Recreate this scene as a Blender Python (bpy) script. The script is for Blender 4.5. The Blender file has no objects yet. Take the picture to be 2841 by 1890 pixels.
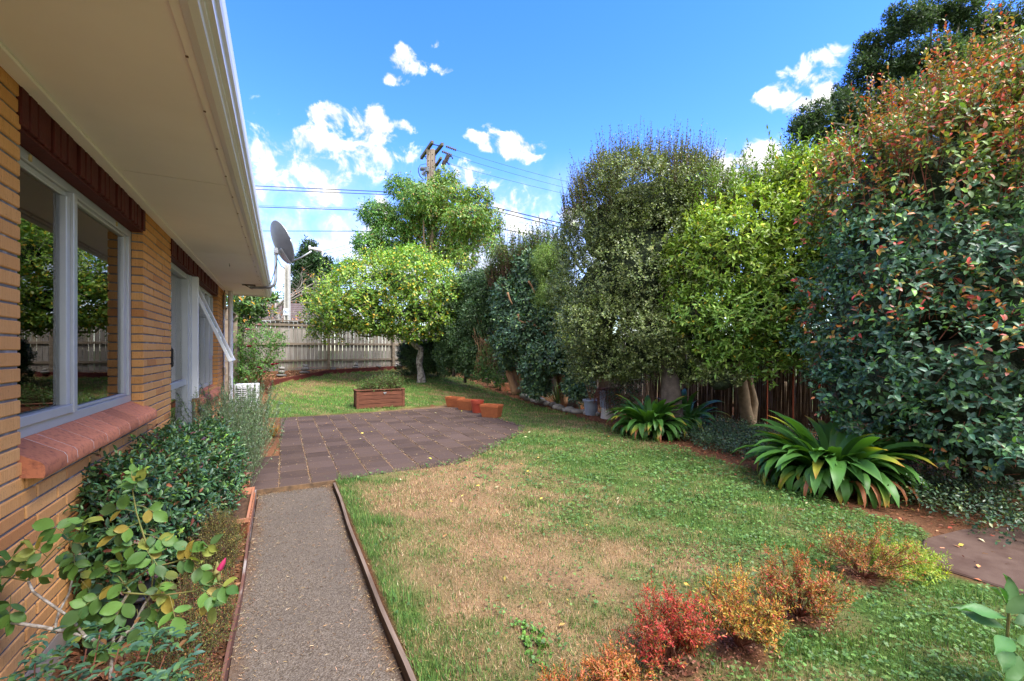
import bpy, bmesh, math, random
import numpy as np
from mathutils import Vector, Matrix

random.seed(7)
RNG = np.random.default_rng(11)
SC = bpy.context.scene
COL = SC.collection
R = math.radians

# ------------------------------------------------------------------ camera
TH = R(27.72)                      # yaw of the view from the line of the house wall
CAM_H = 1.58
FPX = 1215.0                       # focal length in survey pixels (picture 2841 wide)
cam_data = bpy.data.cameras.new('camera')
cam_data.sensor_width = 36.0
cam_data.lens = FPX / 2841.0 * 36.0
cam_data.shift_y = 26.0 / 2841.0
cam_data.clip_start = 0.05
cam_data.clip_end = 2000.0
cam = bpy.data.objects.new('camera', cam_data)
COL.objects.link(cam)
cam.location = (0, 0, CAM_H)
cam.rotation_euler = (R(90), 0, -TH)
SC.camera = cam

# ------------------------------------------------------------------ sun and sky
SUN_EL, SUN_AZ = R(58), R(154)     # azimuth clockwise from +Y
sd = bpy.data.lights.new('sun', 'SUN')
sd.energy = 1.2
sd.angle = R(28)
sd.color = (1.0, 0.965, 0.91)
sun = bpy.data.objects.new('sun', sd)
COL.objects.link(sun)
sv = Vector((math.sin(SUN_AZ) * math.cos(SUN_EL), math.cos(SUN_AZ) * math.cos(SUN_EL), math.sin(SUN_EL)))
sun.rotation_euler = (-sv).to_track_quat('-Z', 'Y').to_euler()
sun.location = sv * 60

world = bpy.data.worlds.new('World')
SC.world = world
world.use_nodes = True
wt = world.node_tree
wt.nodes.clear()


def wn(kind, **kw):
    n = wt.nodes.new(kind)
    for k, v in kw.items():
        setattr(n, k, v)
    return n


def wmath(op, a, b=None, c=None, clamp=False):
    n = wn('ShaderNodeMath', operation=op, use_clamp=clamp)
    for i, v in enumerate((a, b, c)):
        if v is None:
            continue
        if isinstance(v, (int, float)):
            n.inputs[i].default_value = v
        else:
            wt.links.new(v, n.inputs[i])
    return n.outputs[0]


def wramp(v, lo, hi, a=0.0, b=1.0):
    n = wn('ShaderNodeMapRange', interpolation_type='SMOOTHSTEP')
    wt.links.new(v, n.inputs['Value'])
    n.inputs['From Min'].default_value = lo
    n.inputs['From Max'].default_value = hi
    n.inputs['To Min'].default_value = a
    n.inputs['To Max'].default_value = b
    return n.outputs[0]


def wnoise(vec, scale, detail, rough, dist=0.0):
    n = wn('ShaderNodeTexNoise')
    wt.links.new(vec, n.inputs['Vector'])
    n.inputs['Scale'].default_value = scale
    n.inputs['Detail'].default_value = detail
    n.inputs['Roughness'].default_value = rough
    n.inputs['Distortion'].default_value = dist
    return n.outputs['Fac']


sky = wn('ShaderNodeTexSky', sky_type='NISHITA', sun_disc=False)
sky.sun_elevation = SUN_EL
sky.sun_rotation = SUN_AZ
sky.altitude = 20
sky.air_density = 1.0
sky.dust_density = 0.1
sky.ozone_density = 4.5
hsv = wn('ShaderNodeHueSaturation')
hsv.inputs['Saturation'].default_value = 1.3
hsv.inputs['Hue'].default_value = 0.524
hsv.inputs['Value'].default_value = 1.0
wt.links.new(sky.outputs[0], hsv.inputs['Color'])
tc = wn('ShaderNodeTexCoord')
sep = wn('ShaderNodeSeparateXYZ')
wt.links.new(tc.outputs['Generated'], sep.inputs[0])
dx, dy, dz = sep.outputs
az = wmath('ARCTAN2', dx, dy)
el = wmath('ARCSINE', dz)
n1 = wnoise(tc.outputs['Generated'], 19.0, 5.0, 0.60, 0.35)
n2 = wnoise(tc.outputs['Generated'], 3.1, 3.0, 0.55, 0.2)
# fair-weather cumulus: azimuth, elevation, half width, half height in degrees, density
CLOUDS = [(13.4, 32.7, 1.7, .9, .55), (14.6, 32.3, 1.5, .5, .5), (17.1, 34.4, 1.1, .5, .45), (18.8, 32.4, 1.2, .45, .5), (12.7, 30.9, 1.0, .45, .55),
          (4.8, 26.2, 1.7, .9, .75), (10.3, 25.9, 2.3, 1.7, 1.15), (13.8, 26.5, 1.4, .6, .8), (3.7, 21.0, 8.0, 2.6, .5),
          (10.6, 23.5, 3.4, 1.2, .75), (3.3, 23.4, 2.0, 1.4, .8), (-.5, 21.6, 3.0, 1.8, .7), (28.2, 25.0, 3.6, 1.5, 1.35),
          (24.4, 25.9, 1.7, .7, .9), (25.0, 26.8, 1.2, .6, .8), (22.5, 20.8, 4.8, 1.9, .7), (28.2, 18.7, 2.8, 1.5, .9), (30.6, 16.1, 3.0, 1.4, .9),
          (62.4, 27.2, 2.9, 1.7, 1.15), (61.2, 25.3, 2.6, 1.8, 1.1), (58.0, 26.4, 1.5, .7, .75), (60.6, 23.4, 1.4, 1.0, .9), (55.8, 19.8, 3.4, 2.4, 1.6),
          (7.0, 17.4, 10.0, 2.6, .6), (36.0, 17.5, 3.0, 1.5, .7), (82.0, 24.0, 6.0, 3.0, .9)]
field = None
for (a0, e0, wa, we, dn) in CLOUDS:
    da = wmath('MULTIPLY_ADD', az, 1 / R(wa), -a0 / wa)
    de = wmath('MULTIPLY_ADD', el, 1 / R(we), -e0 / we)
    r2 = wmath('MULTIPLY_ADD', da, da, wmath('MULTIPLY', de, de))
    v = wmath('MULTIPLY_ADD', r2, -0.55 * dn, dn)
    field = v if field is None else wmath('MAXIMUM', field, v)
field = wmath('MAXIMUM', field, -1.5)
dens = wmath('ADD', field, wmath('MULTIPLY_ADD', n1, 6.4, -3.4))
dens = wmath('ADD', dens, wmath('MULTIPLY_ADD', n2, 2.0, -1.0))
m1 = wramp(dens, -0.1, 1.0)
# unseen cloud cover added behind the camera to raise the soft fill light
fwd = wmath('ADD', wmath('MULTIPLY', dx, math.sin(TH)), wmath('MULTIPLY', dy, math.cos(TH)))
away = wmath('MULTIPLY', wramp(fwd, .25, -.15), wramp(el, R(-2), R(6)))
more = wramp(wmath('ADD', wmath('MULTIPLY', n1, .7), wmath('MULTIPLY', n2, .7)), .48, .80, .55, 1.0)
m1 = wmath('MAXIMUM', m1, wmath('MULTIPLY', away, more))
# thin high veil low in the sky
veil_h = wramp(el, R(25), R(10))
veil = wmath('MULTIPLY', wmath('MULTIPLY', wramp(wmath('ADD', wmath('MULTIPLY', n2, .7), wmath('MULTIPLY', n1, .5)), .36, .68), veil_h), .85)
low = wramp(el, R(16), R(-2), 0.0, .12)
m2 = wmath('MAXIMUM', veil, low)
mask = wmath('SUBTRACT', 1.0, wmath('MULTIPLY', wmath('SUBTRACT', 1.0, m1), wmath('SUBTRACT', 1.0, m2)))
shade = wramp(n1, .38, .68, .74, 1.06)
cc = wn('ShaderNodeMix', data_type='RGBA', blend_type='MULTIPLY')
cc.inputs[0].default_value = 1.0
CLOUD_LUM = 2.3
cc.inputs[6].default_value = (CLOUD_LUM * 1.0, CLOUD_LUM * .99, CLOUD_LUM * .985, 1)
# cloud behind the camera is brightened further, out of view, for more fill light
rear_fill = wmath('MULTIPLY', shade, wramp(fwd, .3, -.5, 1.0, 1.9))
wt.links.new(rear_fill, cc.inputs[7])
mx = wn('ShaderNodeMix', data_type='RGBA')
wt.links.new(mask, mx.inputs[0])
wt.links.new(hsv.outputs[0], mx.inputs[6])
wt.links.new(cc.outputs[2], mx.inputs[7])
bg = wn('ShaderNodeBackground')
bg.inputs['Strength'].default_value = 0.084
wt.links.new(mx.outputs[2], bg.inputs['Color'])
wo = wn('ShaderNodeOutputWorld')
wt.links.new(bg.outputs[0], wo.inputs['Surface'])
world.cycles.sampling_method = 'MANUAL'
world.cycles.sample_map_resolution = 512

SC.view_settings.view_transform = 'Standard'
SC.view_settings.look = 'None'
SC.view_settings.exposure = 2.97
SC.view_settings.gamma = 1.0
SC.view_settings.use_curve_mapping = False
SC.cycles.use_denoising = True
SC.cycles.max_bounces = 6
SC.cycles.diffuse_bounces = 4
SC.cycles.glossy_bounces = 3
SC.cycles.transparent_max_bounces = 12
SC.cycles.caustics_reflective = False
SC.cycles.caustics_refractive = False

# ------------------------------------------------------------------ survey helpers
CT, ST = math.cos(TH), math.sin(TH)
AX_R = np.array((CT, -ST, 0.0))
AX_F = np.array((ST, CT, 0.0))
AX_U = np.array((0.0, 0.0, 1.0))


def P(px, py, D):
    """A surveyed sight line (px, py) followed D metres into the garden -> world point."""
    l = (px - 1420.5) / FPX * D
    return Vector((D * ST + l * CT, D * CT - l * ST, CAM_H + (971 - py) / FPX * D))


def hgt(x, y):
    """Ground height: flat by the house, the back lawn climbs towards the fence."""
    t = np.clip((np.asarray(y, float) - 10.9) / 8.4, 0, 1.0)
    z = 0.74 * (t * t * (3 - 2 * t) * 0.45 + t * 0.55)
    return z


def G(px, py):
    """Where a surveyed sight line meets the ground."""
    lo, hi = 0.3, 80.0
    for _ in range(50):
        m = (lo + hi) / 2
        p = P(px, py, m)
        if p.z > float(hgt(p.x, p.y)):
            lo = m
        else:
            hi = m
    return P(px, py, (lo + hi) / 2)


# ------------------------------------------------------------------ object helpers
ORIG = {}


def link(o, parent=None):
    COL.objects.link(o)
    if parent is not None:
        o.parent = parent
        o.matrix_parent_inverse = Matrix.Translation(-ORIG.get(parent.name, Vector((0, 0, 0))))
    return o


def tag(o, label=None, cat=None, group=None, kind=None):
    if label: o['label'] = label
    if cat: o['category'] = cat
    if group: o['group'] = group
    if kind: o['kind'] = kind
    return o


def thing(name, loc, label, cat, group=None):
    o = bpy.data.objects.new(name, None)
    o.empty_display_size = 0.2
    COL.objects.link(o)
    o.location = loc
    ORIG[o.name] = Vector(loc)
    return tag(o, label, cat, group)


def place(name, mesh, loc, rot=(0, 0, 0), scale=(1, 1, 1), parent=None):
    """An object sharing mesh data at a world place."""
    o = bpy.data.objects.new(name, mesh)
    link(o, parent)
    o.location = loc
    o.rotation_euler = rot
    o.scale = scale
    ORIG[o.name] = Vector(loc)
    return o


class MB:
    def __init__(self):
        self.v, self.f = [], []

    def add(self, vs, fs):
        n = len(self.v)
        self.v += [tuple(p) for p in vs]
        self.f += [tuple(i + n for i in q) for q in fs]
        return self

    def box(self, c, s, rot=None):
        h = [d / 2 for d in s]
        vs = [Vector((x * h[0], y * h[1], z * h[2])) for z in (-1, 1) for y in (-1, 1) for x in (-1, 1)]
        if rot is not None:
            m = rot if isinstance(rot, Matrix) else Matrix.Rotation(rot, 3, 'Z')
            vs = [m @ p for p in vs]
        c = Vector(c)
        return self.add([p + c for p in vs], [(0, 2, 3, 1), (4, 5, 7, 6), (0, 1, 5, 4), (2, 6, 7, 3), (0, 4, 6, 2), (1, 3, 7, 5)])

    def span(self, a, b):
        return self.box([(p + q) / 2 for p, q in zip(a, b)], [abs(q - p) for p, q in zip(a, b)])

    def bar(self, p0, p1, w, h, up=(0, 0, 1)):
        p0, p1 = Vector(p0), Vector(p1)
        d = p1 - p0
        y = d.normalized()
        x = y.cross(Vector(up))
        if x.length < 1e-4:
            x = y.cross(Vector((1, 0, 0)))
        x.normalize()
        z = x.cross(y)
        return self.box((p0 + p1) / 2, (w, d.length, h), Matrix((x, y, z)).transposed())

    def tube(self, pts, rad, n=8, caps=True):
        pts = [Vector(p) for p in pts]
        if isinstance(rad, (int, float)):
            rad = [rad] * len(pts)
        vs, fs = [], []
        ref = None
        for i, p in enumerate(pts):
            d = (pts[min(i + 1, len(pts) - 1)] - pts[max(i - 1, 0)])
            d = d.normalized() if d.length > 1e-9 else Vector((0, 0, 1))
            if ref is None:
                ref = d.orthogonal().normalized()
            ref = (ref - d * ref.dot(d))
            ref = ref.normalized() if ref.length > 1e-6 else d.orthogonal().normalized()
            b = d.cross(ref)
            for k in range(n):
                a = 2 * math.pi * k / n
                vs.append(p + (ref * math.cos(a) + b * math.sin(a)) * rad[i])
        for i in range(len(pts) - 1):
            for k in range(n):
                k2 = (k + 1) % n
                fs.append((i * n + k, i * n + k2, (i + 1) * n + k2, (i + 1) * n + k))
        if caps:
            fs.append(tuple(range(n))[::-1])
            fs.append(tuple((len(pts) - 1) * n + k for k in range(n)))
        return self.add(vs, fs)

    def lathe(self, prof, c=(0, 0, 0), n=20, cap0=True, cap1=True):
        vs, fs = [], []
        for r, z in prof:
            for k in range(n):
                a = 2 * math.pi * k / n
                vs.append((c[0] + r * math.cos(a), c[1] + r * math.sin(a), c[2] + z))
        m = len(prof)
        for i in range(m - 1):
            for k in range(n):
                k2 = (k + 1) % n
                fs.append((i * n + k, i * n + k2, (i + 1) * n + k2, (i + 1) * n + k))
        if cap0: fs.append(tuple(range(n))[::-1])
        if cap1: fs.append(tuple((m - 1) * n + k for k in range(n)))
        return self.add(vs, fs)

    def prism(self, poly, z0, z1):
        n = len(poly)
        vs = [(x, y, z0) for x, y in poly] + [(x, y, z1) for x, y in poly]
        fs = [tuple(range(n))[::-1], tuple(range(n, 2 * n))]
        fs += [(i, (i + 1) % n, n + (i + 1) % n, n + i) for i in range(n)]
        return self.add(vs, fs)

    def mesh(self, name, mat, bevel=0.0, smooth=False, origin=None):
        me = bpy.data.meshes.new(name)
        vs = self.v
        if origin is not None:
            vs = [(p[0] - origin[0], p[1] - origin[1], p[2] - origin[2]) for p in vs]
        me.from_pydata(vs, [], self.f)
        if bevel:
            bm = bmesh.new()
            bm.from_mesh(me)
            bmesh.ops.bevel(bm, geom=bm.edges[:], offset=bevel, segments=1, affect='EDGES', clamp_overlap=True)
            bm.to_mesh(me)
            bm.free()
        if mat is not None:
            me.materials.append(mat)
        if smooth:
            me.polygons.foreach_set('use_smooth', [True] * len(me.polygons))
            if smooth != 'all':
                try:
                    me.set_sharp_from_angle(angle=R(40))
                except Exception:
                    pass
        me.update()
        return me

    def build(self, name, mat, parent=None, bevel=0.0, smooth=False, origin=None):
        me = self.mesh(name, mat, bevel, smooth, origin)
        o = bpy.data.objects.new(name, me)
        link(o, parent)
        if origin is not None:
            o.location = origin
            ORIG[o.name] = Vector(origin)
        return o


def np_mesh(name, V, F, mat, col=None, smooth=True):
    """Fast mesh from arrays: V (n,3), F (m,k) equal-sided faces, col (n,3)."""
    me = bpy.data.meshes.new(name)
    V = np.ascontiguousarray(V, np.float32)
    F = np.ascontiguousarray(F, np.int32)
    m, k = F.shape
    me.vertices.add(len(V))
    me.vertices.foreach_set('co', V.ravel())
    me.loops.add(m * k)
    me.loops.foreach_set('vertex_index', F.ravel())
    me.polygons.add(m)
    me.polygons.foreach_set('loop_start', np.arange(m, dtype=np.int32) * k)
    me.polygons.foreach_set('loop_total', np.full(m, k, np.int32))
    me.polygons.foreach_set('use_smooth', np.full(m, smooth))
    if col is not None:
        at = me.attributes.new('Col', 'FLOAT_COLOR', 'POINT')
        c4 = np.ones((len(V), 4), np.float32)
        c4[:, :3] = col
        at.data.foreach_set('color', c4.ravel())
    me.materials.append(mat)
    me.update(calc_edges=True)
    return me


def np_obj(name, V, F, mat, col=None, parent=None, smooth=True):
    o = bpy.data.objects.new(name, np_mesh(name, V, F, mat, col, smooth))
    return link(o, parent)


# ------------------------------------------------------------------ materials
class NT:
    def __init__(self, name):
        self.m = bpy.data.materials.new(name)
        self.m.use_nodes = True
        self.t = self.m.node_tree
        self.b = self.t.nodes['Principled BSDF']
        self.out = self.t.nodes['Material Output']

    def n(self, kind, **kw):
        x = self.t.nodes.new(kind)
        for k, v in kw.items():
            setattr(x, k, v)
        return x

    def l(self, a, b):
        self.t.links.new(a, b)

    def coord(self, kind='Object', scale=(1, 1, 1)):
        if kind == 'Position':
            g = self.n('ShaderNodeNewGeometry').outputs['Position']
        else:
            g = self.n('ShaderNodeTexCoord').outputs[kind]
        mp = self.n('ShaderNodeMapping')
        mp.inputs['Scale'].default_value = scale
        self.l(g, mp.inputs['Vector'])
        return mp.outputs[0]

    def noise(self, vec, scale, detail=4, rough=.55, dist=0):
        x = self.n('ShaderNodeTexNoise')
        self.l(vec, x.inputs['Vector'])
        x.inputs['Scale'].default_value = scale
        x.inputs['Detail'].default_value = detail
        x.inputs['Roughness'].default_value = rough
        x.inputs['Distortion'].default_value = dist
        return x.outputs['Fac']

    def ramp(self, v, lo, hi, a=0., b=1.):
        x = self.n('ShaderNodeMapRange')
        self.l(v, x.inputs['Value'])
        for i, q in zip(('From Min', 'From Max', 'To Min', 'To Max'), (lo, hi, a, b)):
            x.inputs[i].default_value = q
        return x.outputs[0]

    def mix(self, fac, a, b, blend='MIX'):
        x = self.n('ShaderNodeMix', data_type='RGBA', blend_type=blend)
        for i, q in ((0, fac), (6, a), (7, b)):
            if isinstance(q, (int, float)):
                x.inputs[i].default_value = q if i == 0 else (q, q, q, 1)
            elif isinstance(q, tuple):
                x.inputs[i].default_value = (*q[:3], 1)
            else:
                self.l(q, x.inputs[i])
        return x.outputs[2]

    def math(self, op, a, b=None, clamp=False):
        x = self.n('ShaderNodeMath', operation=op, use_clamp=clamp)
        for i, q in enumerate((a, b)):
            if q is None: continue
            if isinstance(q, (int, float)): x.inputs[i].default_value = q
            else: self.l(q, x.inputs[i])
        return x.outputs[0]

    def rnd(self):
        """A random number for each object and each loose piece of a mesh."""
        a = self.n('ShaderNodeObjectInfo').outputs['Random']
        b = self.n('ShaderNodeNewGeometry').outputs['Random Per Island']
        return self.math('FRACT', self.math('ADD', a, b))

    def base(self, c):
        if isinstance(c, tuple): self.b.inputs['Base Color'].default_value = (*c[:3], 1)
        else: self.l(c, self.b.inputs['Base Color'])

    def rough(self, r):
        if isinstance(r, (int, float)): self.b.inputs['Roughness'].default_value = r
        else: self.l(r, self.b.inputs['Roughness'])

    def bump(self, h, strength=.3, dist=.01):
        x = self.n('ShaderNodeBump')
        x.inputs['Strength'].default_value = strength
        x.inputs['Distance'].default_value = dist
        self.l(h, x.inputs['Height'])
        self.l(x.outputs[0], self.b.inputs['Normal'])


def simple(name, c1, c2=None, scale=6, rough=.6, bump=.0, bscale=60, metal=0., stretch=(1, 1, 1), spread=.0, lo=.35, hi=.65, spec=None, bdist=.004):
    t = NT(name)
    v = t.coord('Position', stretch)
    if c2 is None:
        c2 = tuple(x * .8 for x in c1)
    c = t.mix(t.ramp(t.noise(v, scale, 5, .6), lo, hi), c1, c2)
    if spread:
        c = t.mix(1.0, c, t.ramp(t.rnd(), 0, 1, 1 - spread, 1 + spread), 'MULTIPLY')
    t.base(c)
    t.rough(rough)
    t.b.inputs['Metallic'].default_value = metal
    if spec is None and rough >= .6 and not metal:
        spec = .18
    if spec is not None:
        t.b.inputs['Specular IOR Level'].default_value = spec
    if bump:
        t.bump(t.noise(v, bscale, 4, .6), bump, bdist)
    return t.m


def leaf_mat(name, rough=.42, trans=.3, spec=.5, tint=(1.25, 1.35, .55)):
    t = NT(name)
    a = t.n('ShaderNodeAttribute', attribute_name='Col').outputs['Color']
    t.base(a)
    t.rough(rough)
    t.b.inputs['Specular IOR Level'].default_value = spec
    if trans:
        tr = t.n('ShaderNodeBsdfTranslucent')
        t.l(t.mix(1.0, a, tint, 'MULTIPLY'), tr.inputs['Color'])
        ms = t.n('ShaderNodeMixShader')
        ms.inputs[0].default_value = trans
        t.l(t.b.outputs[0], ms.inputs[1])
        t.l(tr.outputs[0], ms.inputs[2])
        t.l(ms.outputs[0], t.out.inputs['Surface'])
    return t.m


M_LEAF = leaf_mat('leaf_soft', .5, .3, .35)
M_GLOSS = leaf_mat('leaf_glossy', .42, .2, .45)
M_DRY = leaf_mat('dry_litter', .8, .1, .2, (1.1, 1, .8))
M_GRASS = leaf_mat('grass_blade', .6, .3, .25, (1.2, 1.25, .7))
# ------------------------------------------------------------------ foliage toolkit
LEAF_T = {
    # unit leaves: along +Y, width across X, face +Z
    'diamond': (np.array([(0, 0, 0), (-.5, .45, .06), (0, 1, -.05), (.5, .45, .06)], float),
                np.array([(0, 2, 1), (0, 3, 2)])),
    'oval': (np.array([(0, 0, 0), (-.46, .32, .08), (0, .34, 0), (.46, .32, .08), (-.36, .72, .05), (0, .72, -.03), (.36, .72, .05), (0, 1, -.14)], float),
             np.array([(0, 2, 1), (0, 3, 2), (1, 2, 4), (2, 5, 4), (2, 3, 5), (3, 6, 5), (4, 5, 7), (5, 6, 7)])),
    'fine': (np.array([(0, 0, 0)] + [p for t, w in ((.12, .24), (.28, .42), (.45, .5), (.62, .46), (.78, .33), (.91, .15)) for p in ((-w, t, .10 * w + .03 * math.sin(t * 9)), (0, t + .015, -.14 * t * t), (w, t, .10 * w - .02 * math.sin(t * 8)))] + [(0, 1, -.16)], float),
             np.array([(0, 2, 1), (0, 3, 2)] + [q for i in range(5) for q in ((1 + 3 * i, 2 + 3 * i, 4 + 3 * i), (2 + 3 * i, 5 + 3 * i, 4 + 3 * i), (2 + 3 * i, 3 + 3 * i, 5 + 3 * i), (3 + 3 * i, 6 + 3 * i, 5 + 3 * i))] + [(16, 17, 19), (17, 18, 19)])),
    'needle': (np.array([(-.5, 0, 0), (.5, 0, 0), (0, 1, 0)], float), np.array([(0, 1, 2)])),
    'blade': (np.array([(-.5, 0, 0), (.5, 0, 0), (-.36, .55, .05), (.36, .55, .05), (0, 1, .22)], float),
              np.array([(0, 1, 2), (1, 3, 2), (2, 3, 4)])),
}


def unit(a):
    return a / np.maximum(np.linalg.norm(a, axis=-1, keepdims=True), 1e-9)


def snoise(Pn, seed, freq):
    """Smooth pseudo-noise in about -1..1 from a few sines."""
    r = np.random.default_rng(seed)
    out = np.zeros(len(Pn))
    for k in range(5):
        w = r.normal(size=Pn.shape[1]) * freq * (1 + .35 * k)
        out += np.sin(Pn @ w + r.uniform(0, 6.28)) / (1 + .3 * k)
    return out / 2.6


def leaf_mesh_arrays(pos, d, nrm, L, W, col, template):
    tv, tf = LEAF_T[template]
    n, k = len(pos), len(tv)
    d = unit(d)
    nrm = unit(nrm - d * np.sum(nrm * d, 1, keepdims=True))
    x = np.cross(d, nrm)
    V = (pos[:, None, :] + x[:, None, :] * (tv[None, :, 0, None] * W[:, None, None])
         + d[:, None, :] * (tv[None, :, 1, None] * L[:, None, None])
         + nrm[:, None, :] * (tv[None, :, 2, None] * L[:, None, None]))
    F = (np.arange(n)[:, None, None] * k + tf[None]).reshape(-1, 3)
    C = np.repeat(col, k, axis=0)
    # a little colour change along the leaf
    g = 1 + .12 * (tv[:, 1] - .5)
    C = (C.reshape(n, k, 3) * g[None, :, None]).reshape(-1, 3)
    return V.reshape(-1, 3), F, C


def foliage(name, parent, mat, pos, d, nrm, L, W, col, template='diamond', single=0, rank=None):
    """The leaves of one plant: the `single` nearest as objects named leaf, the rest as one mesh of kind stuff."""
    col = np.clip(col, .004, .9)
    if single:
        dist = np.linalg.norm(pos - np.array(cam.location), axis=1)
        if rank is not None:
            dist = dist + rank
        order = np.argsort(dist)
        sel, rest = order[:single], order[single:]
        r = np.random.default_rng(3)
        pal = r.choice(sel, min(12, len(sel)), replace=False)
        tv, tf = LEAF_T[template]
        meshes = [np_mesh('leaf', tv, tf, mat, np.repeat(col[i][None], len(tv), 0)) for i in pal]
        for i in sel:
            k = int(np.argmin(np.sum((col[pal] - col[i]) ** 2, 1)))
            o = bpy.data.objects.new('leaf', meshes[k])
            link(o, parent)
            y = Vector(d[i]).normalized()
            z = Vector(nrm[i])
            z = (z - y * z.dot(y)).normalized()
            x = y.cross(z)
            m = Matrix((x * W[i], y * L[i], z * L[i])).transposed().to_4x4()
            m.translation = Vector(pos[i])
            o.matrix_basis = m
        pos, d, nrm, L, W, col = (a[rest] for a in (pos, d, nrm, L, W, col))
    if len(pos):
        V, F, C = leaf_mesh_arrays(pos, d, nrm, L, W, col, template)
        o = np_obj(name, V, F, mat, C, parent)
        o['kind'] = 'stuff'
        return o


def lump(px, py, D, rx, ry, rd):
    return (np.array(P(px, py, D)), rx * D / FPX, rd, ry * D / FPX)


def wlump(c, rx, ry, rz):
    return (np.array(c, float), rx, ry, rz, 'w')


def clumpy(lumps, k, frac, seed=0, keep=True):
    """Break smooth ellipsoids into many smaller leaf clumps sitting over their surfaces."""
    r = np.random.default_rng(seed)
    out = []
    for l in lumps:
        A = lump_axes(l)
        rr = np.array((l[1], l[2], l[3]))
        m = min(rr)
        u = unit(r.normal(size=(k, 3)))
        for i in range(k):
            f = frac * r.uniform(.6, 1.35)
            c = l[0] + (u[i] * rr * r.uniform(.68, .96)) @ A
            q = np.minimum(rr, m * 1.35) * f
            out.append((c, q[0], q[1], q[2] * r.uniform(.7, 1.05)) + (() if len(l) == 4 else ('w',)))
        if keep:
            out.append((l[0], l[1] * .92, l[2] * .92, l[3] * .92) + tuple(l[4:]))
    return out


def lump_axes(l):
    return np.array(((1., 0, 0), (0, 1., 0), (0, 0, 1.))) if len(l) == 5 else np.stack((AX_R, AX_F, AX_U))


def sample(lumps, n, rng, shell=(.7, 1.0), bump=.14, bfreq=4.0, back=.3, zmin=None, cull=.78, seed=0):
    """Points with outward normals in the outer shell of a union of ellipsoids."""
    area = np.array([(l[1] * l[3] + l[2] * l[3] + l[1] * l[2]) for l in lumps])
    cnt = (area / area.sum() * n * 2.4).astype(int) + 1
    Ps, Ns, Ds = [], [], []
    for li, (l, k) in enumerate(zip(lumps, cnt)):
        A = lump_axes(l)
        r = np.array((l[1], l[2], l[3]))
        u = unit(rng.normal(size=(k, 3)))
        b = 1 + bump * snoise(u, seed + li, bfreq) + bump * .5 * snoise(u, seed + li + 50, bfreq * 2.6)
        depth = shell[0] + (shell[1] - shell[0]) * rng.random(k) ** .6
        q = u * r * (b * depth)[:, None]
        p = l[0] + q @ A
        nn = unit((u / r) @ A)
        keep = np.ones(k, bool)
        for lj, m in enumerate(lumps):
            if lj == li: continue
            qq = ((p - m[0]) @ lump_axes(m).T) / np.array((m[1], m[2], m[3]))
            keep &= np.sum(qq * qq, 1) > cull * cull
        rel = p - np.array(cam.location)
        tocam = unit(-rel)
        keep &= (np.sum(tocam * nn, 1) > -.2) | (rng.random(k) < back)
        wide = np.abs(rel @ AX_R) > (rel @ AX_F) * 1.30          # well outside the view: thinner
        keep &= ~wide | (rng.random(k) < .25)
        if zmin is not None:
            keep &= p[:, 2] > zmin
        Ps.append(p[keep]); Ns.append(nn[keep]); Ds.append(depth[keep])
    Pn, Nn, Dn = np.concatenate(Ps), np.concatenate(Ns), np.concatenate(Ds)
    if len(Pn) > n:
        i = rng.permutation(len(Pn))[:n]
        Pn, Nn, Dn = Pn[i], Nn[i], Dn[i]
    return Pn, Nn, Dn


def shoots(Pn, axis, nl, sl, ll, lw, rng, a0=85, a1=30, droop=0.0, jit=.25, taper=.75):
    """Leaves spiralling along short shoots. Returns dict of leaf arrays and shoot ids."""
    M = len(Pn)
    axis = unit(axis)
    sl = np.broadcast_to(np.asarray(sl, float), (M,)) * rng.uniform(.6, 1.3, M)
    ref = unit(np.cross(axis, rng.normal(size=(M, 3))))
    bi = np.cross(axis, ref)
    ids = np.repeat(np.arange(M), nl)
    j = np.tile(np.arange(nl), M)
    t = (j + .3) / nl
    ph = j * 2.39996 + np.repeat(rng.uniform(0, 6.28, M), nl) + rng.normal(0, .25, M * nl)
    rad = ref[ids] * np.cos(ph)[:, None] + bi[ids] * np.sin(ph)[:, None]
    an = np.radians(a0 + (a1 - a0) * t + rng.normal(0, 10, M * nl))
    ax = axis[ids]
    d = ax * np.cos(an)[:, None] + rad * np.sin(an)[:, None]
    d = d + rng.normal(0, jit, d.shape)
    d[:, 2] -= droop
    d = unit(d)
    nrm = unit(ax + rng.normal(0, .25, d.shape) + np.array((0, 0, .35)))
    pos = Pn[ids] + ax * (t * sl[ids])[:, None]
    sc = rng.uniform(.7, 1.2, M * nl) * (1 - (1 - taper) * t)
    return dict(pos=pos, d=d, nrm=nrm, L=ll * sc, W=lw * sc * rng.uniform(.85, 1.15, M * nl), t=t, id=ids, axis=axis, sl=sl, base=Pn)


def palette(n, rng, cols, probs, val=.25, hue=.06):
    cols = np.array(cols, float)
    i = rng.choice(len(cols), n, p=np.array(probs) / np.sum(probs))
    c = cols[i] * np.exp(rng.normal(0, val, n))[:, None]
    return c * np.exp(rng.normal(0, hue, (n, 3)))


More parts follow.
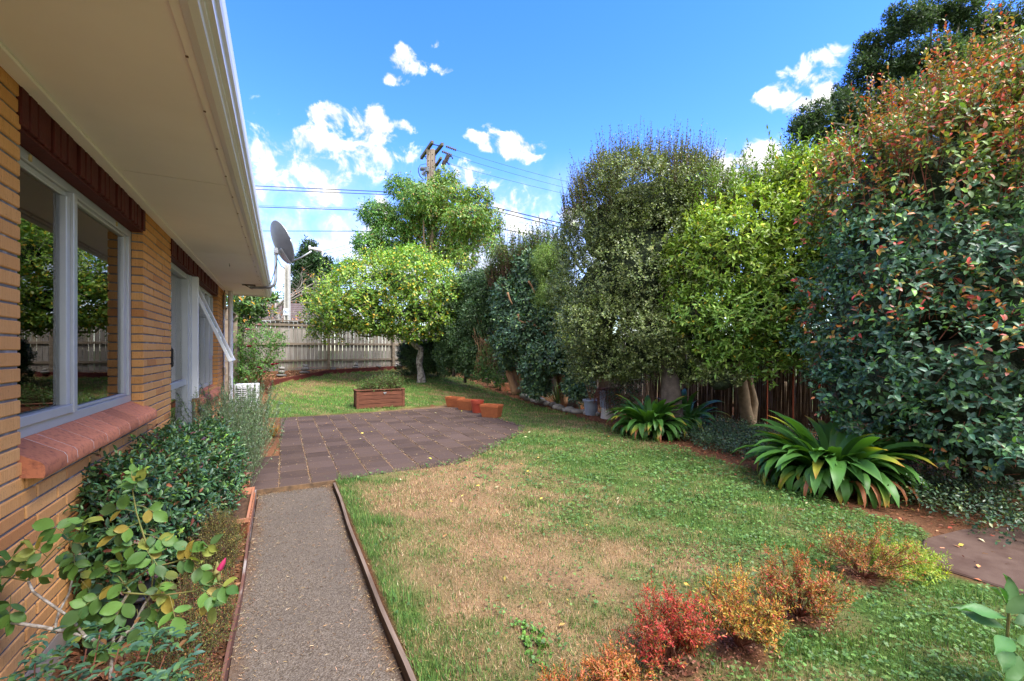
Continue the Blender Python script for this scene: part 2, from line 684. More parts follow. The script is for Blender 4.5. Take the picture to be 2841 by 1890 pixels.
def twigs(name, parent, mat, base, axis, sl, r, rng, frac=1.0, bend=.15):
    """Thin three-sided stems along shoots, one mesh."""
    k = int(len(base) * frac)
    i = rng.permutation(len(base))[:k]
    b, a, s = base[i], axis[i], sl[i]
    b = b - a * (s * .6)[:, None]
    e = b + a * (s * 1.5)[:, None]
    mid = (b + e) / 2 + rng.normal(0, 1, b.shape) * (bend * s * .3)[:, None]
    x = unit(np.cross(a, rng.normal(size=a.shape)))
    y = np.cross(a, x)
    V, ring = [], []
    for q, rr in ((b, r), (mid, r * .8), (e, r * .35)):
        for w in range(3):
            an = 2.094 * w
            V.append(q + (x * math.cos(an) + y * math.sin(an)) * rr)
    V = np.stack(V, 1)
    f = []
    for s0 in (0, 3):
        for w in range(3):
            f.append((s0 + w, s0 + (w + 1) % 3, s0 + 3 + (w + 1) % 3, s0 + 3 + w))
    F = (np.arange(k)[:, None, None] * 9 + np.array(f)[None]).reshape(-1, 4)
    o = np_obj(name, V.reshape(-1, 3), F, mat, None, parent)
    o['kind'] = 'stuff'
    return o


def wobble(p0, p1, n, amp, rng):
    p0, p1 = Vector(p0), Vector(p1)
    out = []
    ph = [rng.uniform(0, 6.28) for _ in range(4)]
    for i in range(n + 1):
        t = i / n
        q = p0.lerp(p1, t)
        e = math.sin(math.pi * t)
        q = q + Vector((math.sin(t * 5 + ph[0]) + .5 * math.sin(t * 11 + ph[1]), math.sin(t * 5.6 + ph[2]) + .5 * math.sin(t * 12 + ph[3]), 0)) * amp * (.35 + .65 * e) * (0 if i == 0 else 1)
        out.append(q)
    return out


def limb(name, parent, mat, pts, r0, r1, n=9):
    k = len(pts)
    rad = [r0 + (r1 - r0) * (i / (k - 1)) ** .8 for i in range(k)]
    return MB().tube(pts, rad, n).build(name, mat, parent, smooth='all')


def flare(pts, r0, r1):
    k = len(pts)
    out = []
    for i in range(k):
        t = i / (k - 1)
        out.append((r0 + (r1 - r0) * t) * (1 + .45 * math.exp(-t * 9)))
    return out


def trunk(name, parent, mat, pts, r0, r1, n=14, lump_amp=.08, seed=1):
    """A trunk with a root flare and uneven girth."""
    pts = [Vector(p) for p in pts]
    fine = []
    for i in range(len(pts) - 1):
        for s in range(4):
            fine.append(pts[i].lerp(pts[i + 1], s / 4))
    fine.append(pts[-1])
    mb = MB().tube(fine, flare(fine, r0, r1), n)
    r = np.random.default_rng(seed)
    V = np.array(mb.v)
    k = len(fine)
    for i in range(k):
        c = np.array(fine[i])
        ring = V[i * n:(i + 1) * n]
        a = np.arange(n) / n * 2 * np.pi
        g = 1 + lump_amp * (np.sin(2 * a + i * .7 + seed) + .7 * np.sin(3 * a - i * .45 + seed * 2)) + r.normal(0, lump_amp * .25, n)
        V[i * n:(i + 1) * n] = c + (ring - c) * g[:, None]
    mb.v = [tuple(p) for p in V]
    return mb.build(name, mat, parent, smooth='all')


def interp_poly(pts, n):
    pts = [Vector(p) for p in pts]
    out = []
    for i in range(n + 1):
        t = i / n * (len(pts) - 1)
        k = min(int(t), len(pts) - 2)
        out.append(pts[k].lerp(pts[k + 1], t - k))
    return out
# ------------------------------------------------------------------ ground
BED_Y = np.array([-4., 1.2, 1.58, 1.93, 2.8, 3.8, 5.0, 6.6, 7.9, 9.4, 11.7, 14.0, 16.0, 18.8, 25.])
BED_X = np.array([4.9, 4.9, 4.95, 5.12, 5.28, 5.6, 5.8, 6.15, 6.2, 6.42, 6.5, 6.45, 6.4, 6.3, 6.3])
BOARD = [(-.36, 14.5), (-.27, 15.85), (1.58, 17.95), (4.62, 19.05)]
PATH_X0, PATH_X1, PATH_Y1 = -.235, .53, 5.70
PATIO = [(-.70, 5.70), (.62, 5.68), (2.37, 5.86), (3.15, 6.55), (4.02, 7.25), (4.42, 7.9), (4.42, 11.9), (3.2, 11.72), (2.0, 11.45), (-.03, 11.4), (-.03, 7.40), (-.70, 7.40)]


SHRUB_SPOTS = [(1.73, 1.57, .15), (2.15, 1.50, .16), (2.71, 1.50, .16), (3.56, 1.56, .15), (1.38, 1.50, .12)]


def in_poly(x, y, poly):
    x, y = np.asarray(x), np.asarray(y)
    ins = np.zeros(x.shape, bool)
    n = len(poly)
    for i in range(n):
        x0, y0 = poly[i]
        x1, y1 = poly[(i + 1) % n]
        c = ((y0 > y) != (y1 > y)) & (x < (x1 - x0) * (y - y0) / (y1 - y0 + 1e-12) + x0)
        ins ^= c
    return ins


def fnoise(x, y, seed, f):
    return snoise(np.stack((np.asarray(x, float).ravel(), np.asarray(y, float).ravel()), 1), seed, f).reshape(np.shape(x))


def bed_x(y):
    return np.interp(y, BED_Y, BED_X)


def back_y(x):
    return np.interp(x, [p[0] for p in BOARD[1:]] + [7.0], [p[1] for p in BOARD[1:]] + [19.4])


def dryness(x, y):
    r2 = ((x - 1.5) / 1.15) ** 2 + ((y - 3.3) / 2.1) ** 2
    d = .04 + .88 * np.exp(-r2 * .7)
    d = d + .75 * np.exp(-(((x - 2.1) / 1.0) ** 2 + ((y - 5.3) / .8) ** 2))
    d = d + .5 * np.exp(-(((x - 5.3) / .8) ** 2 + ((y - 7.3) / 2.4) ** 2))
    d = d + .55 * np.exp(-((y - back_y(x) + 1.4) / 1.3) ** 2) * (y > 12)
    d = d + .45 * np.exp(-(((x - 5.0) / 1.0) ** 2 + ((y - 12.8) / 1.8) ** 2))
    d = d + .3 * np.exp(-(((x - 3.6) / 1.2) ** 2 + ((y - 2.6) / 1.2) ** 2)) * .3
    d = d - .6 * np.exp(-((x - .62) / .16) ** 2) * (y < 5.8)
    d = d + .30 * fnoise(x, y, 21, 2.2) + .28 * fnoise(x, y, 22, 6.5) + .30 * fnoise(x, y, 23, 17.0)
    return np.clip(d, 0, 1)


def clover_f(x, y):
    c = 1 / (1 + np.exp(-(x - 1.75 - .10 * (y - 3)) * 3.2)) * (y < 7.2)
    c = c * (.55 + .45 * fnoise(x, y, 31, 2.6)) + .55 / (1 + np.exp(-(x - 2.5) * 3)) * (y < 2.4) + .16 * fnoise(x, y, 32, 7)
    return np.clip(c, 0, 1)


def lawn_mask(x, y, grow=0.0):
    n = .10 * fnoise(x, y, 41, 5.0) + .06 * fnoise(x, y, 42, 13.0)
    m = (x > .575) & (x < bed_x(y) + n - .12) & (y < back_y(x) - .04) & (y > -3)
    left = (x > -.33) & (x <= .575) & (y > 11.4) & (y < np.where(x < -.27, 14.5, back_y(x) - .04))
    m |= left
    px, py = x + n * .35 + .07 * np.sign(x - 2.2) * (y < 11), y + n * .35 - .07 * (y < 8) * (x > .6)
    m &= ~in_poly(px, py, PATIO)
    for sx_, sy_, sr_ in SHRUB_SPOTS:
        m &= ((x - sx_) ** 2 + (y - sy_) ** 2) > (sr_ * (1 + 1.2 * n)) ** 2
    m &= ~((x > 4.1) & (y < 1.62 - (x - 4.2) * .05) & (x + y > 5.15))   # the slab at the right
    return m


def ground_col(x, y):
    d, c = dryness(x, y), clover_f(x, y)
    straw = np.array((.27, .17, .09))
    green = np.array((.075, .125, .028))
    soil = np.array((.085, .042, .022))
    bark = np.array((.17, .075, .036))
    out = np.zeros(x.shape + (3,))
    k = lawn_mask(x, y)[..., None]
    lawn = straw * d[..., None] + green * (1 - d[..., None])
    lawn = lawn * (.8 + .2 * fnoise(x, y, 51, 9)[..., None])
    n = (.5 + .5 * fnoise(x, y, 52, 7))[..., None]
    bed = soil * n + bark * (1 - n)
    far = np.array((.07, .10, .03))
    out = np.where(k, lawn, bed)
    outside = ((x < -1.5) | (x > 11) | (y > 20.5) | (y < -4))[..., None]
    return np.where(outside, far, out)


def axis_pts(lo, hi, step, extra, far):
    a = list(np.arange(lo, hi + 1e-6, step)) + list(extra)
    a += [lo - d for d in far] + [hi + d for d in far]
    return np.array(sorted(set(round(float(v), 4) for v in a)))


FAR = (.6, 1.5, 3, 6, 12, 25, 50, 100, 200, 400)
gx = axis_pts(-1.3, 8.0, .1, (-.262, -.255, -.225, .52, .548, .556), FAR)
gy = axis_pts(0.0, 20.6, .1, (5.68, 5.72), FAR)
GX, GY = np.meshgrid(gx, gy)
GZ = hgt(GX, GY) + .008 * fnoise(GX, GY, 61, 2.0) * (np.abs(GX) < 8)
inpath = (GX > -.26) & (GX < .553) & (GY < 5.715)
GZ = np.where(inpath, -.12, GZ)
GZ = np.where((GX <= -.26) & (GX > -1.25) & (GY < 5.8), -.02 + .02 * fnoise(GX, GY, 62, 6), GZ)
inpat = in_poly(GX, GY, PATIO)
GZ = np.where(inpat, -.03, GZ)
rise = (GY > back_y(GX)) & (GX > -1.6) & (GX < 6.2) & (GY < 20.5)
GZ = np.where(rise, GZ + .12, GZ)
nx, ny = len(gx), len(gy)
idx = np.arange(nx * ny).reshape(ny, nx)
GF = np.stack((idx[:-1, :-1], idx[:-1, 1:], idx[1:, 1:], idx[1:, :-1]), -1).reshape(-1, 4)
t = NT('ground')
a = t.n('ShaderNodeAttribute', attribute_name='Col').outputs['Color']
v = t.coord('Position')
nn = t.noise(v, 55, 6, .7)
t.base(t.mix(1.0, a, t.ramp(nn, .25, .75, .55, 1.5), 'MULTIPLY'))
t.rough(.95)
t.b.inputs['Specular IOR Level'].default_value = .1
t.bump(nn, .8, .02)
ground = np_obj('ground', np.stack((GX, GY, GZ), -1).reshape(-1, 3), GF, t.m, ground_col(GX, GY).reshape(-1, 3))
tag(ground, 'garden ground of patchy lawn and bark-covered beds', 'ground', kind='structure')

# ------------------------------------------------------------------ concrete path
t = NT('aggregate')
v = t.coord('Position')
vo = t.n('ShaderNodeTexVoronoi')
t.l(v, vo.inputs['Vector'])
vo.inputs['Scale'].default_value = 130
sepc = t.n('ShaderNodeSeparateColor')
t.l(vo.outputs['Color'], sepc.inputs[0])
stone = t.mix(sepc.outputs[0], (.024, .020, .016), (.27, .23, .185))
stone = t.mix(t.ramp(vo.outputs['Distance'], .0, .55, .0, .75), stone, (.10, .075, .055))
big = t.noise(v, 1.6, 4, .6)
stone = t.mix(t.ramp(big, .45, .65, 0, .4), stone, (.085, .07, .057))
# brown dirt gathers along the two edges of the slab
sx = t.n('ShaderNodeSeparateXYZ')
t.l(v, sx.inputs[0])
ed = t.math('ABSOLUTE', t.math('SUBTRACT', sx.outputs[0], .1475))
edn = t.math('ADD', ed, t.math('MULTIPLY', t.math('SUBTRACT', t.noise(v, 3.5, 4, .65), .5), .35))
stone = t.mix(t.ramp(edn, .29, .41, 0, .75), stone, (.105, .062, .037))
t.base(stone)
t.rough(.93)
t.b.inputs['Specular IOR Level'].default_value = .12
t.bump(t.math('ADD', vo.outputs['Distance'], t.math('MULTIPLY', t.noise(v, 40), .4)), .7, .006)
M_AGG = t.m
ys = np.linspace(-2, PATH_Y1, 60)
xs = np.linspace(PATH_X0, PATH_X1, 9)
PX, PY = np.meshgrid(xs, ys)
PZ = -.05 + .004 * fnoise(PX, PY, 71, 2.5)
k = np.arange(PX.size).reshape(PX.shape)
path = np_obj('path', np.stack((PX, PY, PZ), -1).reshape(-1, 3), np.stack((k[:-1, :-1], k[:-1, 1:], k[1:, 1:], k[1:, :-1]), -1).reshape(-1, 4), M_AGG)
tag(path, 'narrow exposed-aggregate concrete path beside the house', 'path', kind='structure')
sl = MB().prism([(4.18, 1.46), (4.7, 1.63), (5.25, 1.56), (6.2, 1.2), (6.2, -.5), (4.3, -.5), (4.22, .98)], -.1, .018).build('concrete_slab', simple('old_concrete', (.065, .037, .027), (.10, .064, .048), 5, .9, .5, 90), bevel=.01)
tag(sl, 'worn brown concrete slab at the right edge of the lawn', 'slab', kind='structure')

# timber edging of the path
M_REDWOOD = simple('worn_red_board', (.13, .062, .045), (.30, .26, .23), 7, .8, .4, 40, stretch=(1, .25, 1), lo=.52, hi=.62)
M_GREYWOOD = simple('grey_board', (.20, .145, .11), (.10, .07, .052), 9, .85, .5, 50, stretch=(2, .2, 2))
M_STAIN = simple('red_stain', (.135, .034, .024), (.09, .024, .018), 4, .7, .3, 40, stretch=(.4, .4, 2))


def strip(xa, w, y0, y1, z0, z1, amp, seed, n=26):
    mb = MB()
    r = np.random.default_rng(seed)
    yy = np.linspace(y0, y1, n)
    wob = amp * np.sin(yy * 1.7 + seed) + amp * .4 * np.sin(yy * 4.1)
    zz = .006 * np.sin(yy * 1.1 + seed) + r.normal(0, .0015, n)
    vs, fs = [], []
    for i in range(n):
        for (dx_, z_) in ((-w / 2, z0), (w / 2, z0), (w / 2, z1), (-w / 2, z1)):
            vs.append((xa + wob[i] + dx_, yy[i], z_ + (zz[i] if z_ == z1 else 0)))
    for i in range(n - 1):
        for q in range(4):
            fs.append((i * 4 + q, (i + 1) * 4 + q, (i + 1) * 4 + (q + 1) % 4, i * 4 + (q + 1) % 4))
    fs += [(0, 1, 2, 3), tuple((n - 1) * 4 + q for q in (3, 2, 1, 0))]
    return mb.add(vs, fs)


bl = strip(-.247, .016, -1.5, 5.6, -.10, .028, .009, 2).build('edging_board', M_REDWOOD)
tag(bl, 'flaking red timber edging between the bark bed and the path', 'edging board', 'timber edging of the path')
br = strip(.541, .024, -1.5, 5.58, -.10, .012, .010, 5).build('edging_board', M_GREYWOOD)
tag(br, 'weathered grey timber edging between the path and the dry lawn', 'edging board', 'timber edging of the path')

# ------------------------------------------------------------------ patio of square pavers
t = NT('paver')
v = t.coord('Position')
rn = t.rnd()
c = t.mix(rn, (.05, .033, .027), (.088, .059, .049))
c = t.mix(t.ramp(t.noise(v, 2.2, 5, .65), .45, .7, 0, .6), c, (.085, .055, .038))
c = t.mix(t.ramp(t.noise(v, 170, 3, .7), .55, .75, 0, .55), c, (.20, .155, .135))
t.base(c)
t.rough(.92)
t.b.inputs['Specular IOR Level'].default_value = .12
t.bump(t.noise(v, 120, 4, .7), .7, .005)
M_PAVER = t.m
patio = MB().prism(PATIO, -.06, .002).build('patio', simple('joint_dirt', (.20, .12, .065), (.09, .06, .04), 14, .95, .6, 80))
tag(patio, 'patio of dark square pavers behind the path', 'patio', kind='structure')


def clip(poly, a, b):
    """Keep the part of a polygon to the left of the line a -> b."""
    out = []
    sd_ = lambda p: (b[0] - a[0]) * (p[1] - a[1]) - (b[1] - a[1]) * (p[0] - a[0])
    for i in range(len(poly)):
        p, q = poly[i], poly[(i + 1) % len(poly)]
        sp, sq = sd_(p), sd_(q)
        if sp >= 0: out.append(p)
        if sp * sq < 0:
            k_ = sp / (sp - sq)
            out.append((p[0] + (q[0] - p[0]) * k_, p[1] + (q[1] - p[1]) * k_))
    return out


S = .3355
rp = random.Random(5)
full = []
for vv in range(4):
    full.append(MB().box((0, 0, 0), (S - .011, S - .006, .05)).mesh('paver', M_PAVER, bevel=.006))
for ci in range(-2, 14):
    for ri in range(17):
        x0, y0 = -.03 + ci * S, 5.70 + ri * S + .04 * math.sin(ci * 1.7) * 0
        if ci < 0 and ri > 4: continue
        off = rp.uniform(-.004, .004)
        zt = -.016 + rp.uniform(-.004, .005)
        rect = [(x0, y0), (x0 + S, y0), (x0 + S, y0 + S), (x0, y0 + S)]
        cut = rect
        for a_, b_ in (((2.37, 5.80), (3.15, 6.5)), ((3.15, 6.5), (4.02, 7.2)), ((4.02, 7.2), (4.46, 7.9)), ((4.46, 7.9), (4.46, 12))):
            if len(cut) >= 3: cut = clip(cut, a_, b_)
        if len(cut) < 3: continue
        area = abs(sum(cut[i][0] * cut[(i + 1) % len(cut)][1] - cut[(i + 1) % len(cut)][0] * cut[i][1] for i in range(len(cut)))) / 2
        if area < .012: continue
        if area > S * S * .985:
            place('paver', full[rp.randrange(4)], (x0 + S / 2 + off, y0 + S / 2 + off, zt), (rp.uniform(-.008, .008), rp.uniform(-.008, .008), rp.uniform(-.012, .012)), parent=patio)
        else:
            cx, cy = sum(p[0] for p in cut) / len(cut), sum(p[1] for p in cut) / len(cut)
            sh = [(cx + (p[0] - cx) * .965, cy + (p[1] - cy) * .965) for p in cut]
            MB().prism(sh, zt - .025, zt + .025).build('paver', M_PAVER, patio)

# ------------------------------------------------------------------ lawn
def grass_layer():
    rng = np.random.default_rng(77)
    bands = [(0.9, 2.6, 13000, 1.0), (2.6, 4.0, 8000, 1.15), (4.0, 6.5, 4200, 1.4), (6.5, 10.5, 2000, 1.9), (10.5, 22, 800, 2.7)]
    out = []
    for d0, d1, dens, sc in bands:
        n = int((8.2) * 22 * dens)
        # sample in strips to keep memory low
        done = []
        x0, x1, y0, y1 = -.4, 6.6, max(-.3, 0), min(19.5, d1 * 1.15 + .3)
        if d0 > 9: y0 = 6.0
        n = int((x1 - x0) * (y1 - y0) * dens)
        x = rng.uniform(x0, x1, n)
        y = rng.uniform(y0, y1, n)
        D = x * ST + y * CT
        k_ = (D >= d0) & (D < d1) & (np.abs(x * CT - y * ST) < D * 1.35)
        x, y, D = x[k_], y[k_], D[k_]
        k_ = lawn_mask(x, y)
        x, y, D = x[k_], y[k_], D[k_]
        out.append((x, y, D, np.full(len(x), sc)))
    x, y, D, sc = (np.concatenate(a_) for a_ in zip(*out))
    n = len(x)
    d, c_ = dryness(x, y), clover_f(x, y)
    isdry = rng.random(n) < np.clip(d * .96 + .06 - .25 * c_, 0, .88)
    thin = rng.random(n) < np.where(isdry, .9, .95 - .3 * c_)
    x, y, D, sc, d, c_, isdry = (a_[thin] for a_ in (x, y, D, sc, d, c_, isdry))
    n = len(x)
    z = hgt(x, y) - .004
    an = rng.uniform(0, 6.283, n)
    lean = np.where(isdry, rng.uniform(.35, 1.6, n), rng.uniform(.15, .9, n))
    dd = np.stack((np.cos(an) * np.sin(lean), np.sin(an) * np.sin(lean), np.cos(lean)), 1)
    nr = np.stack((-np.cos(an), -np.sin(an), np.full(n, .6)), 1) + rng.normal(0, .3, (n, 3))
    tuft = np.clip(.5 + .5 * fnoise(x, y, 81, 11), 0, 1)
    edge = np.exp(-((x - .62) / .14) ** 2) * (y < 5.8)
    Lh = np.where(isdry, rng.uniform(.02, .042, n), rng.uniform(.018, .036, n) * (.75 + .7 * tuft)) * (1 + .3 * edge) * (1 + 1.0 * np.clip((tuft - .72) * 4, 0, 1) * (~isdry)) * sc ** .45
    W = np.where(isdry, .0026, .0036) * sc * rng.uniform(.8, 1.3, n)
    green = palette(n, rng, [(.115, .215, .05), (.08, .18, .05), (.16, .265, .065), (.22, .25, .085)], [4, 3, 2, 1.2], .22)
    lush = np.clip((y - 11) / 2, 0, 1) * np.clip((4.6 - x) / 2.5, 0, 1)
    green = green * (1 + .35 * lush[:, None] * np.array((.6, 1, .1)))
    dry = palette(n, rng, [(.45, .30, .165), (.35, .215, .11), (.54, .40, .25), (.23, .13, .065)], [4, 3, 2, 1.4], .22)
    col = np.where(isdry[:, None], dry, green)
    V, F, C = leaf_mesh_arrays(np.stack((x, y, z), 1), dd, nr, Lh, W, col, 'blade')
    o = np_obj('lawn_grass', V, F, M_GRASS, C)
    return tag(o, 'patchy lawn of green and straw-brown grass blades', 'grass', kind='stuff')


def clover_layer():
    rng = np.random.default_rng(78)
    n = 95000
    x, y = rng.uniform(.6, 6.2, n), rng.uniform(.3, 7.5, n)
    D = x * ST + y * CT
    sp = clover_f(x, y) * (1 - .55 * dryness(x, y))
    clump = np.clip(.5 + .9 * fnoise(x, y, 91, 8.0), 0, 1)
    weed = (fnoise(x, y, 92, 5.0) > .82) * .8
    k_ = (rng.random(n) < np.maximum(sp * (.22 + .78 * clump), weed * .5)) & lawn_mask(x, y) & (D > .9) & (rng.random(n) < np.clip(3.4 / D, .25, 1))
    x, y, D = x[k_], y[k_], D[k_]
    n = len(x)
    h = rng.uniform(.014, .045, n) * (1 + .02 * D)
    c0 = np.stack((x, y, hgt(x, y) + h), 1)
    ph = rng.uniform(0, 6.28, n)
    tilt = rng.normal(0, .32, (n, 2))
    pos, dd, nr, LL = [], [], [], []
    base = palette(n, rng, [(.085, .17, .045), (.11, .205, .05), (.14, .24, .055), (.065, .13, .045)], [3, 3, 1.2, 1.2], .2)
    sz = rng.uniform(.007, .0135, n) * np.clip(D / 3.2, 1, 1.7)
    for q in range(3):
        a_ = ph + q * 2.094
        d_ = np.stack((np.cos(a_), np.sin(a_), .12 + tilt[:, 0] * np.cos(a_) + tilt[:, 1] * np.sin(a_)), 1)
        pos.append(c0); dd.append(d_); LL.append(sz)
        nr.append(np.stack((-tilt[:, 0], -tilt[:, 1], np.ones(n)), 1))
    pos, dd, nr, LL = (np.concatenate(a_) for a_ in (pos, dd, nr, LL))
    V, F, C = leaf_mesh_arrays(pos, dd, nr, LL, LL * 1.15, np.tile(base, (3, 1)), 'diamond')
    o = np_obj('clover_patch', V, F, M_LEAF, C)
    return tag(o, 'low clover and flat weeds spreading through the lawn', 'clover', kind='stuff')


def scatter_litter(name, label, cat, n, fn, cols, probs, size, mat, flat=.35, seed=5, z_off=.004, wr=.45):
    rng = np.random.default_rng(seed)
    x, y, z = fn(rng, n)
    m = len(x)
    an = rng.uniform(0, 6.28, m)
    dd = np.stack((np.cos(an), np.sin(an), rng.normal(0, flat * .6, m)), 1)
    nr = np.stack((rng.normal(0, flat, m), rng.normal(0, flat, m), np.ones(m)), 1)
    L = rng.uniform(size[0], size[1], m)
    V, F, C = leaf_mesh_arrays(np.stack((x, y, z + z_off + rng.uniform(0, .008, m)), 1), dd, nr, L, L * wr * rng.uniform(.6, 1.3, m), palette(m, rng, cols, probs, .3), 'diamond')
    return tag(np_obj(name, V, F, mat, C), label, cat, kind='stuff')


grass_layer()
clover_layer()


def f_bark(rng, n):
    x, y = rng.uniform(-.98, -.27, n), rng.uniform(.3, 9.5, n) ** 1.0
    return x, y, -.02 + .02 * fnoise(x, y, 62, 6)


scatter_litter('bark_mulch', 'brown bark chips covering the bed along the house', 'bark mulch', 15000, f_bark,
               [(.20, .085, .04), (.11, .05, .028), (.30, .15, .085), (.06, .035, .024)], [3, 3, 1.6, 1.5], (.012, .05), M_DRY, .5, 6, .006)


def f_bed(rng, n):
    y = rng.uniform(.2, 18.5, n)
    x = bed_x(y) + rng.normal(.25, .55, n)
    k_ = (x > bed_x(y) - .75) & (x < bed_x(y) + 2.2)
    x, y = x[k_], y[k_]
    return x, y, hgt(x, y)


def f_shrub(rng, n):
    k_ = rng.integers(0, len(SHRUB_SPOTS), n)
    sp = np.array(SHRUB_SPOTS)[k_]
    a_, r_ = rng.uniform(0, 6.28, n), np.abs(rng.normal(0, 1.0, n)) * sp[:, 2]
    x, y = sp[:, 0] + np.cos(a_) * r_, sp[:, 1] + np.sin(a_) * r_
    return x, y, hgt(x, y)


scatter_litter('shrub_mulch', 'reddish brown leaf mulch round the stems of the fiery shrublets', 'leaf litter', 2600, f_shrub,
               [(.22, .085, .05), (.13, .055, .034), (.34, .18, .11)], [3, 3, 1.4], (.010, .032), M_DRY, .45, 14)
scatter_litter('leaf_litter', 'fallen brown leaves along the foot of the hedge', 'leaf litter', 9000, f_bed,
               [(.21, .075, .035), (.13, .055, .03), (.32, .15, .08), (.30, .06, .035)], [3, 3, 1.4, .8], (.02, .06), M_DRY, .45, 8)


def f_patio(rng, n):
    x, y = rng.uniform(-.7, 4.4, n), rng.uniform(5.7, 11.7, n)
    jx = np.round((x + .03) / S) * S - .03
    near = rng.random(n) < .62
    x = np.where(near, jx + rng.normal(0, .012, n), x)
    k_ = in_poly(x, y, PATIO) & (near | (rng.random(n) < .45))
    x, y = x[k_], y[k_]
    return x, y, np.full(len(x), .012)


scatter_litter('patio_debris', 'dry clippings and grit lying in the paver joints', 'clippings', 9000, f_patio,
               [(.40, .27, .15), (.30, .17, .08), (.5, .42, .30), (.13, .15, .04)], [3, 3, 1, 1.2], (.006, .028), M_DRY, .3, 9, .002, .3)


def f_path(rng, n):
    e = rng.random(n) < .55
    x = np.where(e, np.where(rng.random(n) < .5, -.225 + np.abs(rng.normal(0, .05, n)), .52 - np.abs(rng.normal(0, .055, n))), rng.uniform(-.23, .525, n))
    y = 5.7 - 5.2 * rng.random(n) ** .8
    end = rng.random(n) < .10
    y = np.where(end, 5.69 - np.abs(rng.normal(0, .05, n)), y)
    return x, y, np.full(n, -.048)


scatter_litter('path_clippings', 'straw-coloured grass clippings scattered over the path', 'clippings', 5200, f_path,
               [(.42, .29, .17), (.33, .2, .1), (.5, .4, .28), (.17, .095, .05)], [3, 3, 1.3, 1.6], (.008, .036), M_DRY, .25, 10, .002, .09)
# ------------------------------------------------------------------ house
WX = -1.0                                     # brick face
t = NT('brick')
v = t.coord('Position')
rn = t.rnd()
streak = t.noise(t.coord('Position', (170, 170, 5)), 1.0, 3, .6)
c = t.mix(t.ramp(rn, 0, 1), (.64, .32, .115), (.76, .42, .165))
c = t.mix(t.ramp(rn, .70, 1, 0, .9), c, (.46, .185, .065))
c = t.mix(t.ramp(streak, .35, .7, 0, .5), c, (.50, .225, .075))
c = t.mix(t.ramp(t.noise(t.coord('Position', (1, 1, .35)), 260, 2, .6), .62, .74, 0, .75), c, (.13, .045, .02))
c = t.mix(t.ramp(t.noise(v, 1.3, 3), .4, .7, 0, .25), c, (.62, .27, .10))
t.base(c)
t.rough(.85)
t.b.inputs['Specular IOR Level'].default_value = .15
t.bump(streak, .75, .004)
M_BRICK = t.m
M_MORTAR = simple('mortar', (.16, .155, .155), (.42, .41, .41), 8, .95, .6, 120, lo=.5, hi=.75)
M_SILL = simple('sill_tile', (.47, .175, .095), (.24, .09, .062), 45, .75, .4, 140, spread=.22, lo=.48, hi=.72)
M_REDPAINT = simple('maroon_paint', (.105, .020, .018), (.075, .016, .014), 20, .62, .5, 60)
M_SOFFIT = simple('soffit_paint', (.90, .88, .865), (.85, .825, .805), 1.2, .65, .08, 50)
M_WHITE = simple('white_trim', (.74, .755, .78), (.70, .715, .74), 2, .35)
M_ALU = simple('aluminium', (.52, .545, .58), (.48, .505, .54), 5, .38, metal=.35)
M_CONC = simple('foundation', (.36, .30, .25), (.27, .22, .18), 5, .9, .4, 70)
M_DARK = simple('dark_gap', (.02, .02, .02), rough=.9)
M_CREAM = simple('cream_wall', (.62, .58, .5), rough=.8)
M_CURT = simple('curtain', (.62, .55, .46), (.5, .44, .37), 3, .9, stretch=(1, 14, .1))
M_FLOOR = simple('floor_boards', (.22, .12, .06), (.14, .075, .04), 5, .5, stretch=(8, .4, 1))
M_CHAIR = simple('orange_timber', (.42, .17, .045), (.30, .11, .03), 5, .4, stretch=(1, .3, 6))
M_BLACK = simple('black_plastic', (.012, .012, .014), rough=.35)
M_GALV = simple('galvanised', (.42, .44, .46), (.34, .36, .38), 14, .42, metal=.6)
t = NT('window_glass')
fr = t.n('ShaderNodeFresnel')
fr.inputs['IOR'].default_value = 1.62
gl = t.n('ShaderNodeBsdfGlossy')
gl.inputs['Roughness'].default_value = 0.0
gl.inputs['Color'].default_value = (1, 1, 1, 1)
tr = t.n('ShaderNodeBsdfTransparent')
tr.inputs['Color'].default_value = (.86, .9, .9, 1)
ms = t.n('ShaderNodeMixShader')
t.l(fr.outputs[0], ms.inputs[0])
t.l(tr.outputs[0], ms.inputs[1])
t.l(gl.outputs[0], ms.inputs[2])
t.l(ms.outputs[0], t.out.inputs['Surface'])
M_GLASS = t.m

house = thing('brick_house', (-1, 6, 0), 'single-storey orange brick house with white eaves and aluminium windows', 'house')
OPEN = [(2.664, 4.564, 1.10, 2.75), (5.568, 7.02, .16, 2.75), (7.02, 9.25, .93, 2.75)]
Z0, CR, BL, TOPZ, Y_END = .145, .068, .311, 2.735, 10.35
CX0, CX1 = -1.26, WX - .008
mb = MB()
for y0, y1, z0, z1 in [(-3, 2.658, Z0, TOPZ), (2.658, 4.57, Z0, 1.06), (2.658, 4.57, 2.56, TOPZ), (4.57, 5.562, Z0, TOPZ), (5.562, 7.02, 2.56, TOPZ), (5.562, 7.02, .0, .14),
                       (7.02, 9.256, Z0, .90), (7.02, 9.256, 2.56, TOPZ), (9.256, Y_END - .01, Z0, TOPZ)]:
    mb.span((CX0, y0, z0), (CX1, y1, z1))
wall = mb.build('wall', M_MORTAR, house)
MB().span((CX0, -3, -.2), (WX - .004, 5.562, Z0 - .006)).span((CX0, 7.02, -.2), (WX - .004, Y_END - .01, Z0 - .006)).build('foundation', M_CONC, house)

